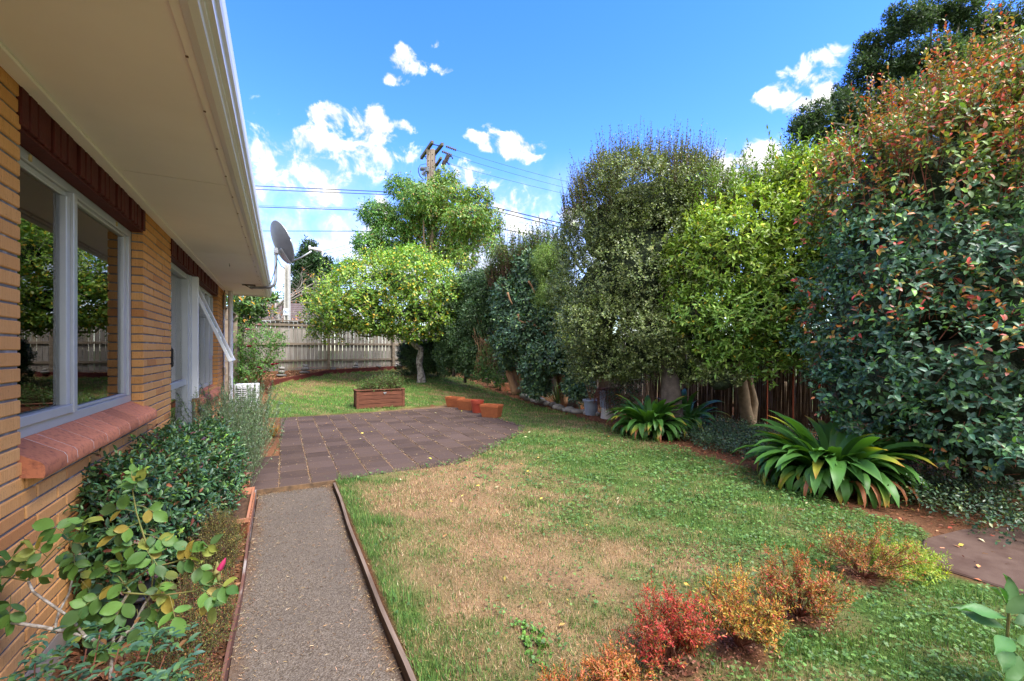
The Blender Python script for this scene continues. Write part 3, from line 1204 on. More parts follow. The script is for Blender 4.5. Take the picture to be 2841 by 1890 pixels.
brick_me = MB().box((0, 0, 0), (.078, BL - .010, CR - .011)).mesh('brick', M_BRICK, bevel=.004)
rest = MB()
rb = random.Random(3)
nb = 0
for k_ in range(38):
    zc = Z0 + (k_ + .5) * CR
    ivs = [(-3.0, Y_END)]
    for a_, b_, z0, z1 in OPEN:
        if z0 < zc < z1:
            ivs = [q for i_ in ivs for q in ((i_[0], min(i_[1], a_)), (max(i_[0], b_), i_[1])) if q[1] - q[0] > .02]
    off = 2.81 if k_ % 2 else 2.708
    j0 = int(math.floor((-3 - off) / BL))
    for i_ in ivs:
        for j in range(j0, j0 + 46):
            a_, b_ = max(i_[0], off + j * BL), min(i_[1], off + (j + 1) * BL)
            if b_ - a_ < .06:
                continue
            if 0 < i_[1] - b_ < .06: b_ = i_[1]
            if 0 < a_ - i_[0] < .06: a_ = i_[0]
            if a_ - i_[0] > .001: a_ += .007
            if i_[1] - b_ > .001: b_ -= .007
            loc = (WX - .039 + rb.uniform(-.0015, .0015), (a_ + b_) / 2, zc + rb.uniform(-.0012, .0012))
            if b_ > 2.45 and a_ < 5.6:
                place('brick', brick_me, loc, (0, rb.uniform(-.01, .01), 0), (1, (b_ - a_) / (BL - .010), 1), wall)
                nb += 1
            else:
                rest.box(loc, (.078, b_ - a_, CR - .011))
rest.build('brickwork', M_BRICK, wall)['kind'] = 'stuff'
# gable end of the house and back walls, opening added for room light
MB().span((-5.5, Y_END - .11, -.2), (WX - .004, Y_END, 2.9)).span((-5.5, -3, -.2), (-5.26, 1.6, 2.9)).span((-5.5, 4.7, -.2), (-5.26, Y_END - .112, 2.9)).span((-5.5, 1.6, -.2), (-5.26, 4.7, 1.1)).span((-5.5, 1.6, 2.5), (-5.26, 4.7, 2.9)).span((-5.5, -3.1, -.2), (WX - .1, -3.002, 2.9)).build('end_wall', M_BRICK, house)

# maroon soldier-course lintels
for (a_, b_) in ((2.64, 4.585), (5.545, 9.32)):
    lin = MB().span((-1.10, a_, 2.535), (-1.004, b_, 2.548)).build('lintel', M_REDPAINT, house)
    me = MB().box((0, 0, 0), (.09, .070, .182)).mesh('brick', M_REDPAINT, bevel=.004)
    n = int(round((b_ - a_) / .078))
    st = (b_ - a_) / n
    for i in range(n):
        deep = -.010 if (i % 4) == 3 else 0
        place('brick', me, (-1.035 + deep + rb.uniform(-.002, .002), a_ + (i + .5) * st, 2.642), (0, 0, rb.uniform(-.01, .01)), (1, .93 + rb.uniform(-.03, .02), 1), lin)

# brick-tile sills
def sill(a_, b_, zb, first):
    prof = [(-1.09, zb), (-.965, zb - .072), (-.938, zb - .088), (-.927, zb - .104), (-.924, zb - .14), (-.930, zb - .158), (-1.0, zb - .15), (-1.09, zb - .10)]
    s_ = MB()
    inner = [(x, z - .002) for x, z in prof[:1]] + [(x - .0015, z - .0015) for x, z in prof[1:5]] + [(x - .004, z + .004) for x, z in prof[5:]]
    n = len(inner)
    s_.add([(x, a_ + .01, z) for x, z in inner] + [(x, b_ - .01, z) for x, z in inner],
           [tuple(range(n)), tuple(range(n, 2 * n))[::-1]] + [(i, n + i, n + (i + 1) % n, (i + 1) % n) for i in range(n)])
    so = s_.build('sill', simple('sill_mortar', (.68, .63, .58), rough=.9), house)
    y = a_
    i = 0
    while y < b_ - .02:
        w = first[i] if i < len(first) else .218
        y2 = min(b_, y + w)
        n = len(prof)
        mb = MB()
        mb.add([(x, y + .005, z) for x, z in prof] + [(x, y2 - .005, z) for x, z in prof],
               [tuple(range(n)), tuple(range(n, 2 * n))[::-1]] + [(q, n + q, n + (q + 1) % n, (q + 1) % n) for q in range(n)])
        mb.build('sill_tile', M_SILL, so, smooth=True)
        y = y2
        i += 1


sill(2.667, 4.64, 1.172, [.235, .12])
sill(7.06, 9.32, .985, [])


def frame_bars(bars, name, mat, parent, bevel=.003):
    mb = MB()
    for a_, b_ in bars: mb.span(a_, b_)
    return mb.build(name, mat, parent, bevel=bevel)


def pane(y0, y1, z0, z1, x, parent):
    return MB().span((x - .004, y0, z0), (x, y1, z1)).build('pane', M_GLASS, parent)


# near window: a fixed light and a sliding sash
FX = -1.078
b0, b1, c0, c1 = 2.667, 4.561, 1.165, 2.533
w1 = frame_bars([((FX - .07, b0, c0), (FX, b1, c0 + .055)), ((FX - .07, b0, c1 - .05), (FX, b1, c1)),
                 ((FX - .07, b0, c0 + .055), (FX, b0 + .04, c1 - .05)), ((FX - .07, b1 - .055, c0 + .055), (FX, b1, c1 - .05)),
                 ((FX - .07, 3.395, c0 + .055), (FX + .022, 3.445, c1 - .05))], 'window', M_ALU, house)
frame_bars([((FX - .045, b0 + .042, c0 + .057), (FX + .018, 3.393, c0 + .105)), ((FX - .045, b0 + .042, c1 - .085), (FX - .012, 3.393, c1 - .052)),
            ((FX - .045, 3.345, c0 + .105), (FX + .006, 3.393, c1 - .085)), ((FX - .045, b0 + .042, c0 + .105), (FX + .006, b0 + .075, c1 - .085))], 'sash', M_ALU, w1)
pane(b0 + .075, 3.345, c0 + .105, c1 - .085, FX - .022, w1)
frame_bars([((FX - .05, 3.447, c0 + .057), (FX - .014, b1 - .057, c0 + .075)), ((FX - .05, 3.447, c1 - .07), (FX - .014, b1 - .057, c1 - .052)), ((FX - .05, 4.44, c0 + .075), (FX - .014, b1 - .057, c1 - .07))], 'bead', M_ALU, w1)
pane(3.447, 4.44, c0 + .075, c1 - .07, FX - .034, w1)
for yy in (2.95, 4.2):
    MB().box((FX + .004, yy, c1 - .028), (.008, .018, .03)).build('vent_clip', simple('yellow_clip', (.55, .42, .2)), w1)

# glazed door
d0, d1, e0, e1 = 5.572, 6.86, .17, 2.533
door = frame_bars([((FX - .08, d0, e0), (FX + .03, d0 + .06, e1)), ((FX - .08, d1 - .07, e0), (FX + .03, d1, e1)), ((FX - .08, d0 + .06, e1 - .06), (FX + .02, d1 - .07, e1)),
                   ((FX - .08, d0 + .06, e0), (FX + .02, d1 - .07, e0 + .10)), ((FX - .06, d0 + .06, 1.14), (FX + .012, d1 - .07, 1.21))], 'door', M_ALU, house)
pane(d0 + .06, d1 - .07, 1.21, e1 - .06, FX - .03, door)
pane(d0 + .06, d1 - .07, e0 + .10, 1.14, FX - .03, door)
MB().box((FX + .03, d0 + .10, 1.43), (.045, .05, .34)).box((FX + .06, d0 + .12, 1.5), (.03, .045, .2)).build('handle', M_BLACK, door, bevel=.012)
MB().lathe([(.012, 0), (.014, .01), (.006, .016)], (FX + .035, d0 + .03, 1.2), 10).build('lock', M_BLACK, door)
MB().span((FX - .06, 6.862, .2), (FX + .05, 6.92, e1)).span((FX - .06, 6.922, .2), (FX + .035, 6.95, e1)).build('door_jamb', M_ALU, house, bevel=.003)
MB().span((FX - .05, 6.955, .95), (FX + .11, 7.035, 2.533)).build('corner_board', M_WHITE, house, bevel=.004)

# far window: four lights with an awning sash standing open
f0, f1, h0, h1 = 7.04, 9.245, .985, 2.533
bars = [((FX - .07, f0, h0), (FX, f1, h0 + .055)), ((FX - .07, f0, h1 - .05), (FX, f1, h1)), ((FX - .07, f0, h0 + .055), (FX, f0 + .05, h1 - .05)), ((FX - .07, f1 - .05, h0 + .055), (FX, f1, h1 - .05))]
MUL = [7.62, 8.24, 8.74]
for m_ in MUL: bars.append(((FX - .07, m_ - .025, h0 + .055), (FX + .012, m_ + .025, h1 - .05)))
w2 = frame_bars(bars, 'window', M_ALU, house)
edges = [f0 + .05] + MUL + [f1 - .05]
for i in range(4):
    ya, yb = edges[i] + (.025 if i else 0), edges[i + 1] - (.025 if i < 3 else 0)
    if i in (0, 3):
        frame_bars([((FX - .06, ya, 1.42), (FX + .005, yb, 1.47))], 'transom', M_ALU, w2)
        pane(ya, yb, h0 + .055, 1.42, FX - .03, w2)
        if i == 3:
            frame_bars([((FX - .05, ya, 1.472), (FX + .014, yb, 1.50)), ((FX - .05, ya, 1.50), (FX + .014, ya + .03, h1 - .05)), ((FX - .05, yb - .03, 1.50), (FX + .014, yb, h1 - .05))], 'sash', M_ALU, w2)
            pane(ya + .03, yb - .03, 1.50, h1 - .05, FX - .03, w2)
    else:
        pane(ya, yb, h0 + .055, h1 - .05, FX - .03, w2)
sx0, sz0, sx1, sz1 = FX + .01, 2.48, -.63, 1.44
dirv = Vector((sx1 - sx0, 0, sz1 - sz0)).normalized()
nrmv = Vector((dirv.z, 0, -dirv.x)) * -1
sash = MB()
ya, yb = 7.10, 7.60
pA, pB = Vector((sx0, 0, sz0)), Vector((sx1, 0, sz1))
for y in (ya, yb):
    sash.bar(pA + Vector((0, y, 0)), pB + Vector((0, y, 0)), .035, .04, up=nrmv)
for p_ in (pA, pB):
    sash.bar(p_ + Vector((0, ya - .017, 0)), p_ + Vector((0, yb + .017, 0)), .042, .046, up=nrmv)
so = sash.build('awning_sash', M_WHITE, w2, bevel=.004)
MB().bar(pA.lerp(pB, .02) + Vector((0, (ya + yb) / 2, 0)), pA.lerp(pB, .98) + Vector((0, (ya + yb) / 2, 0)), yb - ya - .03, .006, up=nrmv).build('pane', M_GLASS, w2)
for y in (ya + .03, yb - .03):
    MB().bar((FX + .01, y, 2.05), pA.lerp(pB, .42) + Vector((0, y, 0)), .012, .018).build('stay', M_GALV, w2)

# room behind the glass
room = MB()
RX0, RX1, RY0, RY1, RZ0, RZ1 = -5.2, -1.262, .8, 9.9, .40, 2.72
room.span((RX0 - .05, RY0, RZ0), (RX0, 1.6, RZ1)).span((RX0 - .05, 4.7, RZ0), (RX0, RY1, RZ1)).span((RX0 - .05, 1.6, RZ0), (RX0, 4.7, 1.1)).span((RX0 - .05, 1.6, 2.5), (RX0, 4.7, RZ1)).span((RX0, RY0 - .05, RZ0), (RX1, RY0, RZ1)).span((RX0, RY1, RZ0), (RX1, RY1 + .05, RZ1)).span((RX0, RY0, RZ1), (RX1, RY1, RZ1 + .05)).span((RX0, 5.0, RZ0), (-1.9, 5.06, RZ1))  # unseen gap in the far wall, added to let daylight in
room.build('room_lining', M_CREAM, house)
MB().span((RX0, RY0, RZ0 - .05), (RX1, RY1, RZ0)).build('room_floor', M_FLOOR, house)
MB().span((-1.261, 2.6, .40), (-1.225, 4.6, 1.055)).build('inner_sill', M_CREAM, house)
cur = MB()
pts = [(-1.31 + .025 * math.sin(i * 1.9), 4.18 + i * .0145) for i in range(28)]
for i in range(27):
    cur.bar((*pts[i], 1.6), (*pts[i + 1], 1.6), .006, 1.9)
o = cur.build('window_curtain', M_CURT, None)
tag(o, 'pale curtain drawn to the side inside the near window', 'curtain', 'curtains inside the windows')
cur = MB()
pts = [(-1.31 + .025 * math.sin(i * 1.7), 7.1 + i * .016) for i in range(40)]
for i in range(39):
    cur.bar((*pts[i], 1.55), (*pts[i + 1], 1.55), .006, 1.9)
o = cur.build('window_curtain', M_CURT, None)
tag(o, 'pale curtain hanging inside the far window with the open sash', 'curtain', 'curtains inside the windows')
bl_ = thing('window_blind', (-1.2, 3.6, 2.3), 'cream venetian blind gathered up at the head of the near window', 'blind')
M_BLIND = simple('blind_slat', (.66, .60, .48), rough=.6)
MB().span((-1.235, 2.70, 2.44), (-1.18, 4.40, 2.49)).build('head_rail', M_BLIND, bl_, bevel=.004)
me = MB().box((0, 0, 0), (.05, 1.68, .003)).mesh('slat', M_BLIND)
for i in range(16):
    place('slat', me, (-1.207, 3.55, 2.43 - i * .0085), (0, rb.uniform(-.05, .05), 0), parent=bl_)
MB().span((-1.235, 2.70, 2.265), (-1.18, 4.40, 2.288)).build('bottom_rail', M_BLIND, bl_, bevel=.004)
for yy in (3.0, 3.55, 4.1):
    MB().span((-1.178, yy - .012, 2.255), (-1.172, yy + .012, 2.45)).build('ladder_tape', M_WHITE, bl_)
chair = thing('dining_chair', (-1.78, 3.0, .40), 'orange timber dining chair seen inside the near window', 'chair')
for (x, y) in ((-1.6, 2.75), (-1.6, 3.22)):
    MB().bar((x - .02, y, .40), (x, y, 1.30), .04, .035).build('back_post', M_CHAIR, chair, bevel=.005)
for (x, y) in ((-2.0, 2.77), (-2.0, 3.2)):
    MB().bar((x, y, .40), (x, y, .83), .04, .04).build('leg', M_CHAIR, chair, bevel=.005)
MB().span((-1.615, 2.74, 1.20), (-1.585, 3.23, 1.33)).build('top_rail', M_CHAIR, chair, bevel=.008)
MB().span((-1.615, 2.77, 1.03), (-1.59, 3.2, 1.10)).build('back_rail', M_CHAIR, chair, bevel=.006)
for i in range(4):
    MB().span((-1.61, 2.84 + i * .1, .88), (-1.595, 2.87 + i * .1, 1.03)).build('back_slat', M_CHAIR, chair)
MB().span((-2.03, 2.74, .83), (-1.58, 3.23, .87)).build('seat', M_CHAIR, chair, bevel=.01)

# eaves
EX = -.30
YS = [-3.0, 1.05, 3.65, 6.25, 8.92, 10.72]
sof = MB().span((WX - .2, -3, 2.745), (EX + .004, 10.70, 2.78)).build('soffit', M_DARK, house)
for i in range(5):
    MB().span((WX + .0, YS[i] + .0045, 2.733), (EX, YS[i + 1] - .0045, 2.744)).build('panel', M_SOFFIT, sof)
MB().span((WX + .001, -3, 2.712), (WX + .075, Y_END, 2.732)).build('soffit_batten', M_SOFFIT, house, bevel=.006)
MB().span((EX - .028, -3, 2.716), (EX + .004, 10.71, 2.7325)).build('edge_batten', M_SOFFIT, house, bevel=.002)
for i in range(22):
    MB().span((EX - .030, 1.2 + i * .44, 2.712), (EX - .020, 1.209 + i * .44, 2.716)).build('clip', simple('clip_brown', (.2, .13, .09)) if i == 0 else bpy.data.materials['clip_brown'], house)
prof = [(EX + .006, 2.742), (EX + .006, 2.706), (-.268, 2.698), (-.240, 2.702), (-.236, 2.716), (-.226, 2.718), (-.224, 2.734), (-.214, 2.737), (-.206, 2.76), (-.202, 2.776), (-.190, 2.779), (-.186, 2.80), (-.186, 2.872), (-.192, 2.88), (-.204, 2.876), (-.204, 2.73), (-.28, 2.73), (-.28, 2.90), (EX + .006, 2.90)]


def gutter(y0, y1, name):
    n = len(prof)
    return MB().add([(x, y0, z) for x, z in prof] + [(x, y1, z) for x, z in prof],
                    [(i, i + 1, n + i + 1, n + i) for i in range(n - 1)]).build(name, M_WHITE, house)


g1 = gutter(-3, 7.098, 'gutter')
gutter(7.102, 10.72, 'gutter')
MB().add([(x, 10.722, z) for x, z in prof[1:13]] + [(EX + .006, 10.722, 2.872)], [tuple(range(13))]).add([(x, 10.719, z) for x, z in prof[1:13]] + [(EX + .006, 10.719, 2.872)], [tuple(range(13))[::-1]]).build('gutter_end', M_WHITE, house)
MB().span((WX - .3, 10.70, 2.708), (EX + .004, 10.73, 2.90)).build('barge_board', M_WHITE, house)
roof = MB()
roof.add([(-.27, -3.2, 2.91), (-.27, 10.80, 2.91), (-3.2, 10.80, 3.9), (-3.2, -3.2, 3.9), (-6.1, 10.80, 2.91), (-6.1, -3.2, 2.91),
          (-.27, -3.2, 2.87), (-.27, 10.80, 2.87), (-3.2, 10.80, 3.86), (-3.2, -3.2, 3.86), (-6.1, 10.80, 2.87), (-6.1, -3.2, 2.87)],
         [(0, 1, 2, 3), (3, 2, 4, 5), (6, 9, 8, 7), (9, 11, 10, 8), (0, 6, 7, 1), (1, 7, 8, 2), (2, 8, 10, 4), (4, 10, 11, 5), (5, 11, 9, 3), (3, 9, 6, 0)])
M_TILE = simple('roof_tile', (.12, .075, .06), (.08, .05, .042), 10, .8, .5, 40)
roof.build('roof', M_TILE, house)
hk = MB().tube([(-.62, 6.93, 2.734), (-.62, 6.93, 2.715), (-.62, 6.94, 2.703), (-.62, 6.955, 2.698), (-.62, 6.97, 2.706), (-.62, 6.972, 2.716)], .003, 6).build('hook', M_BLACK, house, smooth='all')
# downpipe and cables at the house corner
dp = MB().tube([(-.885, 10.1, .0), (-.885, 10.1, 2.72)], .042, 16).build('downpipe', M_WHITE, house, smooth=True)
for z in (.55, 1.35, 2.15):
    MB().lathe([(.046, 0), (.046, .03)], (-.885, 10.1, z), 16).box((-.945, 10.1, z + .015), (.10, .02, .02)).build('pipe_bracket', M_WHITE, dp)
MB().tube([(-.975, 9.86, .1), (-.975, 9.85, 1.3), (-.98, 9.87, 2.6), (-.96, 9.9, 2.72)], .007, 6).build('cable', M_BLACK, house, smooth='all')
MB().tube([(-.98, 9.93, .1), (-.98, 9.93, 2.35)], .013, 8).build('conduit', M_WHITE, house, smooth='all')
MB().box((-.975, 9.93, 1.18), (.05, .09, .14)).box((-.97, 9.95, 2.5), (.05, .07, .25)).build('junction_box', simple('beige_box', (.5, .42, .34)), house, bevel=.006)

# ------------------------------------------------------------------ satellite dish
dish = thing('satellite_dish', (-.48, 8.95, 2.73), 'grey satellite dish on a bent galvanised mast under the eave', 'satellite dish')
m0 = P(694, 795, 7.75)
MB().box((m0.x - .02, m0.y, 2.725), (.20, .10, .012)).bar((m0.x - .08, m0.y, 2.72), (m0.x + .04, m0.y, 2.66), .06, .01).bar((m0.x + .08, m0.y, 2.72), (m0.x + .02, m0.y, 2.66), .06, .01).build('mount_plate', simple('rusty_plate', (.10, .08, .07), (.2, .17, .15), 20, .6, metal=.4), dish)
mast = [m0 + Vector((0, 0, -.02)), P(735, 799, 7.75), P(752, 797, 7.75), P(762, 789, 7.75), P(765, 775, 7.75), P(765, 740, 7.75), P(766, 690, 7.75)]
MB().tube(interp_poly(mast, 30), .024, 12).build('mast', M_GALV, dish, smooth=True)
dc = P(781, 673, 7.75)
dn = (Vector((AX_R)) * .58 + Vector(AX_F) * .68 + Vector((0, 0, .36))).normalized()
up_ = (Vector((0, 0, 1)) - dn * dn.z).normalized()
sd_ = dn.cross(up_)
vs, fs = [], []
NR, NA = 7, 36
for side, o_ in ((0, 0.0), (1, -.010)):
    for i in range(NR + 1):
        r_ = i / NR
        for k_ in range(NA):
            a_ = 2 * math.pi * k_ / NA
            p_ = dc + sd_ * (math.cos(a_) * r_ * .33) + up_ * (math.sin(a_) * r_ * .37) + dn * (r_ * r_ * .075 - .06 + o_)
            vs.append(p_)
N1 = (NR + 1) * NA
for side in (0, 1):
    for i in range(NR):
        for k_ in range(NA):
            q = [side * N1 + i * NA + k_, side * N1 + i * NA + (k_ + 1) % NA, side * N1 + (i + 1) * NA + (k_ + 1) % NA, side * N1 + (i + 1) * NA + k_]
            fs.append(tuple(q if side == 0 else q[::-1]))
for k_ in range(NA):
    fs.append((NR * NA + k_, NR * NA + (k_ + 1) % NA, N1 + NR * NA + (k_ + 1) % NA, N1 + NR * NA + k_))
MB().add(vs, fs).build('reflector', simple('dish_grey', (.13, .15, .17), (.10, .12, .14), 6, .45), dish, smooth=True)
rim = [dc + sd_ * (math.cos(a_) * .335) + up_ * (math.sin(a_) * .375) + dn * .013 for a_ in [2 * math.pi * k_ / 40 for k_ in range(41)]]
MB().tube(rim, .009, 6).build('rim', M_GALV, dish, smooth='all')
bk = dc - dn * .085 - up_ * .22
mtop = P(766, 690, 7.75)
MB().bar(dc - dn * .075 - up_ * .10, dc - up_ * .37 - dn * .01, .14, .02, up=dn).bar(bk + up_ * .06, mtop + Vector((0, 0, -.06)), .12, .05).box(mtop + Vector((0, 0, -.05)), (.07, .07, .12)).build('bracket', M_GALV, dish, bevel=.004)
lnb = P(868, 690, 7.9)
foot = dc - up_ * .36 + dn * .02
MB().tube([foot, foot.lerp(lnb, .5) + Vector((0, 0, -.035)), lnb + Vector((-.02, 0, -.05))], .016, 8).build('feed_arm', M_GALV, dish, smooth='all')
ld = (dc - lnb).normalized()
lb = MB()
lb.tube([lnb - ld * .16, lnb - ld * .02], .035, 14).tube([lnb - ld * .02, lnb + ld * .04], .022, 12).tube([lnb + ld * .04, lnb + ld * .065], .045, 14).bar(lnb - ld * .16, lnb - ld * .16 + Vector((0, 0, -.09)), .02, .02)
lb.build('receiver', M_WHITE, dish, smooth=True)
MB().tube([P(790, 745, 7.7), P(780, 738, 7.7), P(768, 715, 7.68), P(768, 730, 7.68), P(758, 765, 7.68), P(752, 785, 7.68), P(735, 792, 7.70)], .006, 6).build('cable', M_BLACK, dish, smooth='all')

# ------------------------------------------------------------------ heat pump outdoor unit
ac = thing('heat_pump_unit', (-.72, 12.1, float(hgt(0, 12.1))), 'white heat pump unit standing at the corner of the house', 'heat pump')
az0 = float(hgt(0, 12.1)) + .08
MB().span((-.98, 12.0, az0), (-.48, 12.3, az0 + .62)).build('cabinet', M_WHITE, ac, bevel=.012)
MB().span((-.95, 11.994, az0 + .06), (-.52, 11.9995, az0 + .54)).build('grille_recess', M_DARK, ac)
for i in range(11):
    MB().span((-.955, 11.980, az0 + .055 + i * .046), (-.515, 11.993, az0 + .075 + i * .046)).build('grille_bar', M_WHITE, ac)
for i in range(5):
    MB().span((-.94 + i * .10, 11.981, az0 + .05), (-.925 + i * .10, 11.9925, az0 + .55)).build('grille_upright', M_WHITE, ac)
for x in (-.9, -.58):
    MB().span((x - .03, 12.0, az0 - .09), (x + .03, 12.3, az0 - .002)).build('foot', M_BLACK, ac)
# ------------------------------------------------------------------ fences
t = NT('weathered_paling')
v = t.coord('Position', (7, 7, .6))
rn = t.rnd()
c = t.mix(t.ramp(rn, 0, 1), (.22, .195, .17), (.33, .295, .26))
c = t.mix(t.ramp(t.noise(v, 3, 5, .6), .45, .7, 0, .75), c, (.15, .125, .10))
c = t.mix(t.ramp(t.noise(t.coord('Position'), 1.3, 4, .6), .55, .72, 0, .55), c, (.30, .22, .08))
t.base(c)
t.rough(.9)
t.bump(t.noise(v, 9, 4), .5, .01)
M_PALING = t.m
M_RAIL = simple('fence_rail', (.26, .21, .16), (.16, .125, .09), 5, .9, .4, 30, stretch=(.6, .6, 3), spread=.15)


def paling_fence(name, label, pa, pb, zb, zt, posts, front, seed, pw=.15, far_rail=True):
    """Vertical palings nailed to rails between posts; front is the unit vector towards the viewer."""
    r = random.Random(seed)
    pa, pb = Vector(pa), Vector(pb)
    L = (pb - pa).length
    d = (pb - pa).normalized()
    f = Vector((*front, 0)).normalized()
    an = math.atan2(d.y, d.x)
    th_ = thing(name, (pa.x, pa.y, zb), label, 'fence', 'timber paling fences round the garden')
    n = int(L / pw)
    me = [MB().box((0, 0, 0), (pw - .006, .019, zt - zb)).mesh('paling', M_PALING, bevel=.002) for _ in range(2)]
    for i in range(n):
        p = pa + d * ((i + .5) * L / n)
        place('paling', me[i % 2], (p.x + r.uniform(-.003, .003), p.y + r.uniform(-.004, .004), (zt + zb) / 2 + r.uniform(-.02, .012)), (0, r.uniform(-.006, .006), an + r.uniform(-.02, .02)), (r.uniform(.92, 1.0), 1, 1), th_)
    for z, h in ((zb + .28, .075), (zb + (zt - zb) * .52, .085), (zt - .13, .085)):
        a_, b_ = pa + f * .035, pb + f * .035
        MB().bar((a_.x, a_.y, z), (b_.x, b_.y, z + r.uniform(-.01, .01)), .045, h).build('rail', M_RAIL, th_, bevel=.004)
    a_, b_ = pa + f * .03, pb + f * .03
    MB().bar((a_.x, a_.y, zt + .03), (b_.x, b_.y, zt + .03), .15, .03).build('capping', M_RAIL, th_, bevel=.004)
    MB().bar((pa.x, pa.y, zb - .08), (pb.x, pb.y, zb - .08), .025, .14).build('base_board', M_PALING, th_)
    for s in posts:
        p = pa + d * s + f * .075
        MB().span((p.x - .055, p.y - .05, zb - .4), (p.x + .055, p.y + .05, zt + .0)).build('post', M_RAIL, th_, bevel=.006)
    return th_


FA, FB = (-1.25, 18.05, 0), (6.9, 19.75, 0)
ZB, ZT = .90, 2.64
paling_fence('paling_fence', 'grey paling fence across the back behind the lemon tree', FA, FB, ZB, ZT, (.35, 2.93, 5.62, 8.1), (.2, -1), 1)
paling_fence('paling_fence', 'short side fence by the rose bush left of the back fence', (-1.32, 13.0, 0), (-1.32, 18.0, 0), .62, 2.62, (.2, 2.6, 4.8), (1, 0), 2)
paling_fence('paling_fence', 'mossy paling fence in the shade behind the grey pots', (7.35, 19.6, 0), (8.5, 8.2, 0), .05, 1.95, (2., 4.4, 6.9, 9.2, 11.2), (-1, -.15), 3)
paling_fence('paling_fence', 'dark side fence hidden behind the red-tipped hedge', (9.3, 8.1, 0), (10.2, -1.0, 0), .0, 1.9, (1.2, 3.7, 6.2, 8.7), (-1, -.1), 4)
# reed screen
rs = thing('reed_screen', (8.4, 8.0, 0), 'brown reed screen leaning on the fence behind the strap-leaf clump', 'screen')
rr = random.Random(12)
mb = MB()
A_, B_ = Vector((8.25, 8.3, 0)), Vector((9.05, 4.3, 0))
n = 330
for i in range(n):
    p = A_.lerp(B_, (i + rr.random()) / n)
    ln = rr.uniform(-.05, .05)
    mb.tube([(p.x + rr.uniform(-.012, .012), p.y, .02), (p.x + .05, p.y + ln, 1.55 + rr.uniform(-.15, .1))], rr.uniform(.006, .010), 4, False)
o = mb.build('reeds', simple('reed', (.10, .068, .048), (.06, .042, .03), 9, .8, .0, spread=.35), rs)
o['kind'] = 'stuff'
for z in (.2, .55, .9, 1.25):
    MB().tube([A_ + Vector((-.02, 0, z)), A_.lerp(B_, .5) + Vector((-.025, 0, z + .02)), B_ + Vector((-.02, 0, z))], .003, 5).build('binding_wire', M_BLACK, rs)
# dark red stakes between the trunks
for i, (px, py, D) in enumerate(((2200, 1010, 7.6), (2128, 1020, 8.4))):
    b = P(px, py, D)
    o = MB().tube([(b.x, b.y, 0), (b.x + .01, b.y, 1.75)], .014, 8).build('garden_stake', simple('rust_stake%d' % i, (.28, .07, .035), rough=.7), smooth=True)
    tag(o, ['rust-red stake right of the pale forked trunk', 'rust-red stake left of the pale forked trunk'][i], 'stake', 'rusty stakes among the trunks')

# low retaining boards in front of the back fence
for i in range(3):
    (xa, ya), (xb, yb) = BOARD[i], BOARD[i + 1]
    za, zb_ = float(hgt(xa, ya)), float(hgt(xb, yb))
    o = MB().bar((xa, ya, za + .07), (xb, yb, zb_ + .07), .04, .20).build('retaining_board', M_STAIN, bevel=.004)
    tag(o, ['short dark red retaining board running away by the rose bush', 'middle dark red retaining board slanting below the stacked stones', 'long dark red retaining board in front of the back fence palings'][i], 'retaining board', 'red boards edging the back bed')


def f_back(rng, n):
    x = rng.uniform(-1.1, 4.6, n)
    y = back_y(x) + rng.uniform(.03, 1.9, n)
    k_ = (y < 18.05 + (x + 1.25) * .2086 - .05)
    x, y = x[k_], y[k_]
    return x, y, hgt(x, y) + .12


scatter_litter('bark_chips', 'pale bark chips in the raised bed under the back fence', 'bark mulch', 9000, f_back,
               [(.34, .17, .085), (.24, .11, .055), (.45, .27, .16), (.13, .065, .035)], [3, 2, 1.3, 1], (.03, .08), M_DRY, .5, 16, .006)

# ------------------------------------------------------------------ stones
M_STONE = simple('river_stone', (.27, .255, .24), (.19, .175, .155), 7, .8, .2, 90, spread=.4)
ST_ME = []
for s in range(5):
    bm = bmesh.new()
    bmesh.ops.create_icosphere(bm, subdivisions=2, radius=1)
    r = np.random.default_rng(s)
    V = np.array([v_.co for v_ in bm.verts])
    nse = 1 + .13 * snoise(V, s + 5, 1.8) + .05 * snoise(V, s + 9, 4)
    for v_, k_ in zip(bm.verts, nse): v_.co *= k_
    me = bpy.data.meshes.new('stone')
    bm.to_mesh(me); bm.free()
    me.materials.append(M_STONE)
    me.polygons.foreach_set('use_smooth', [True] * len(me.polygons))
    ST_ME.append(me)


def stone(p, s, label, group, k, rz=0.):
    o = place('stone', ST_ME[k % 5], p, (0, 0, rz), s)
    return tag(o, label, 'stone', group)


def bz(x, y): return float(hgt(x, y)) + .12


CAIRN = [(-.02, 16.75, [(.16, .06), (.12, .07), (.10, .06)], 'nearest the rose bush'),
         (.72, 17.45, [(.20, .05), (.15, .08), (.10, .05)], 'left of the first fence post'),
         (1.75, 18.30, [(.13, .04), (.09, .03)], 'at the foot of the first fence post'),
         (2.62, 18.50, [(.14, .07), (.10, .05), (.06, .04)], 'right of the first fence post'),
         (3.55, 18.72, [(.12, .07)], 'alone midway along the long board'),
         (4.35, 18.92, [(.11, .05), (.07, .04)], 'nearest the dark shrub')]
kk = 0
for x, y, st_, where in CAIRN:
    z = bz(x, y)
    for i, (r_, h_) in enumerate(st_):
        z += h_
        pos_w = {0: 'bottom' if len(st_) > 1 else 'single', 1: 'second'}.get(i, 'top') if len(st_) != 2 else ('lower' if i == 0 else 'upper')
        stone((x + .01 * i, y, z - .005), (r_, r_ * .85, h_), f'{pos_w} grey stone of the pile {where}', 'stacked stones on the back bed', kk, kk * 1.3)
        z += h_ - .01
        kk += 1
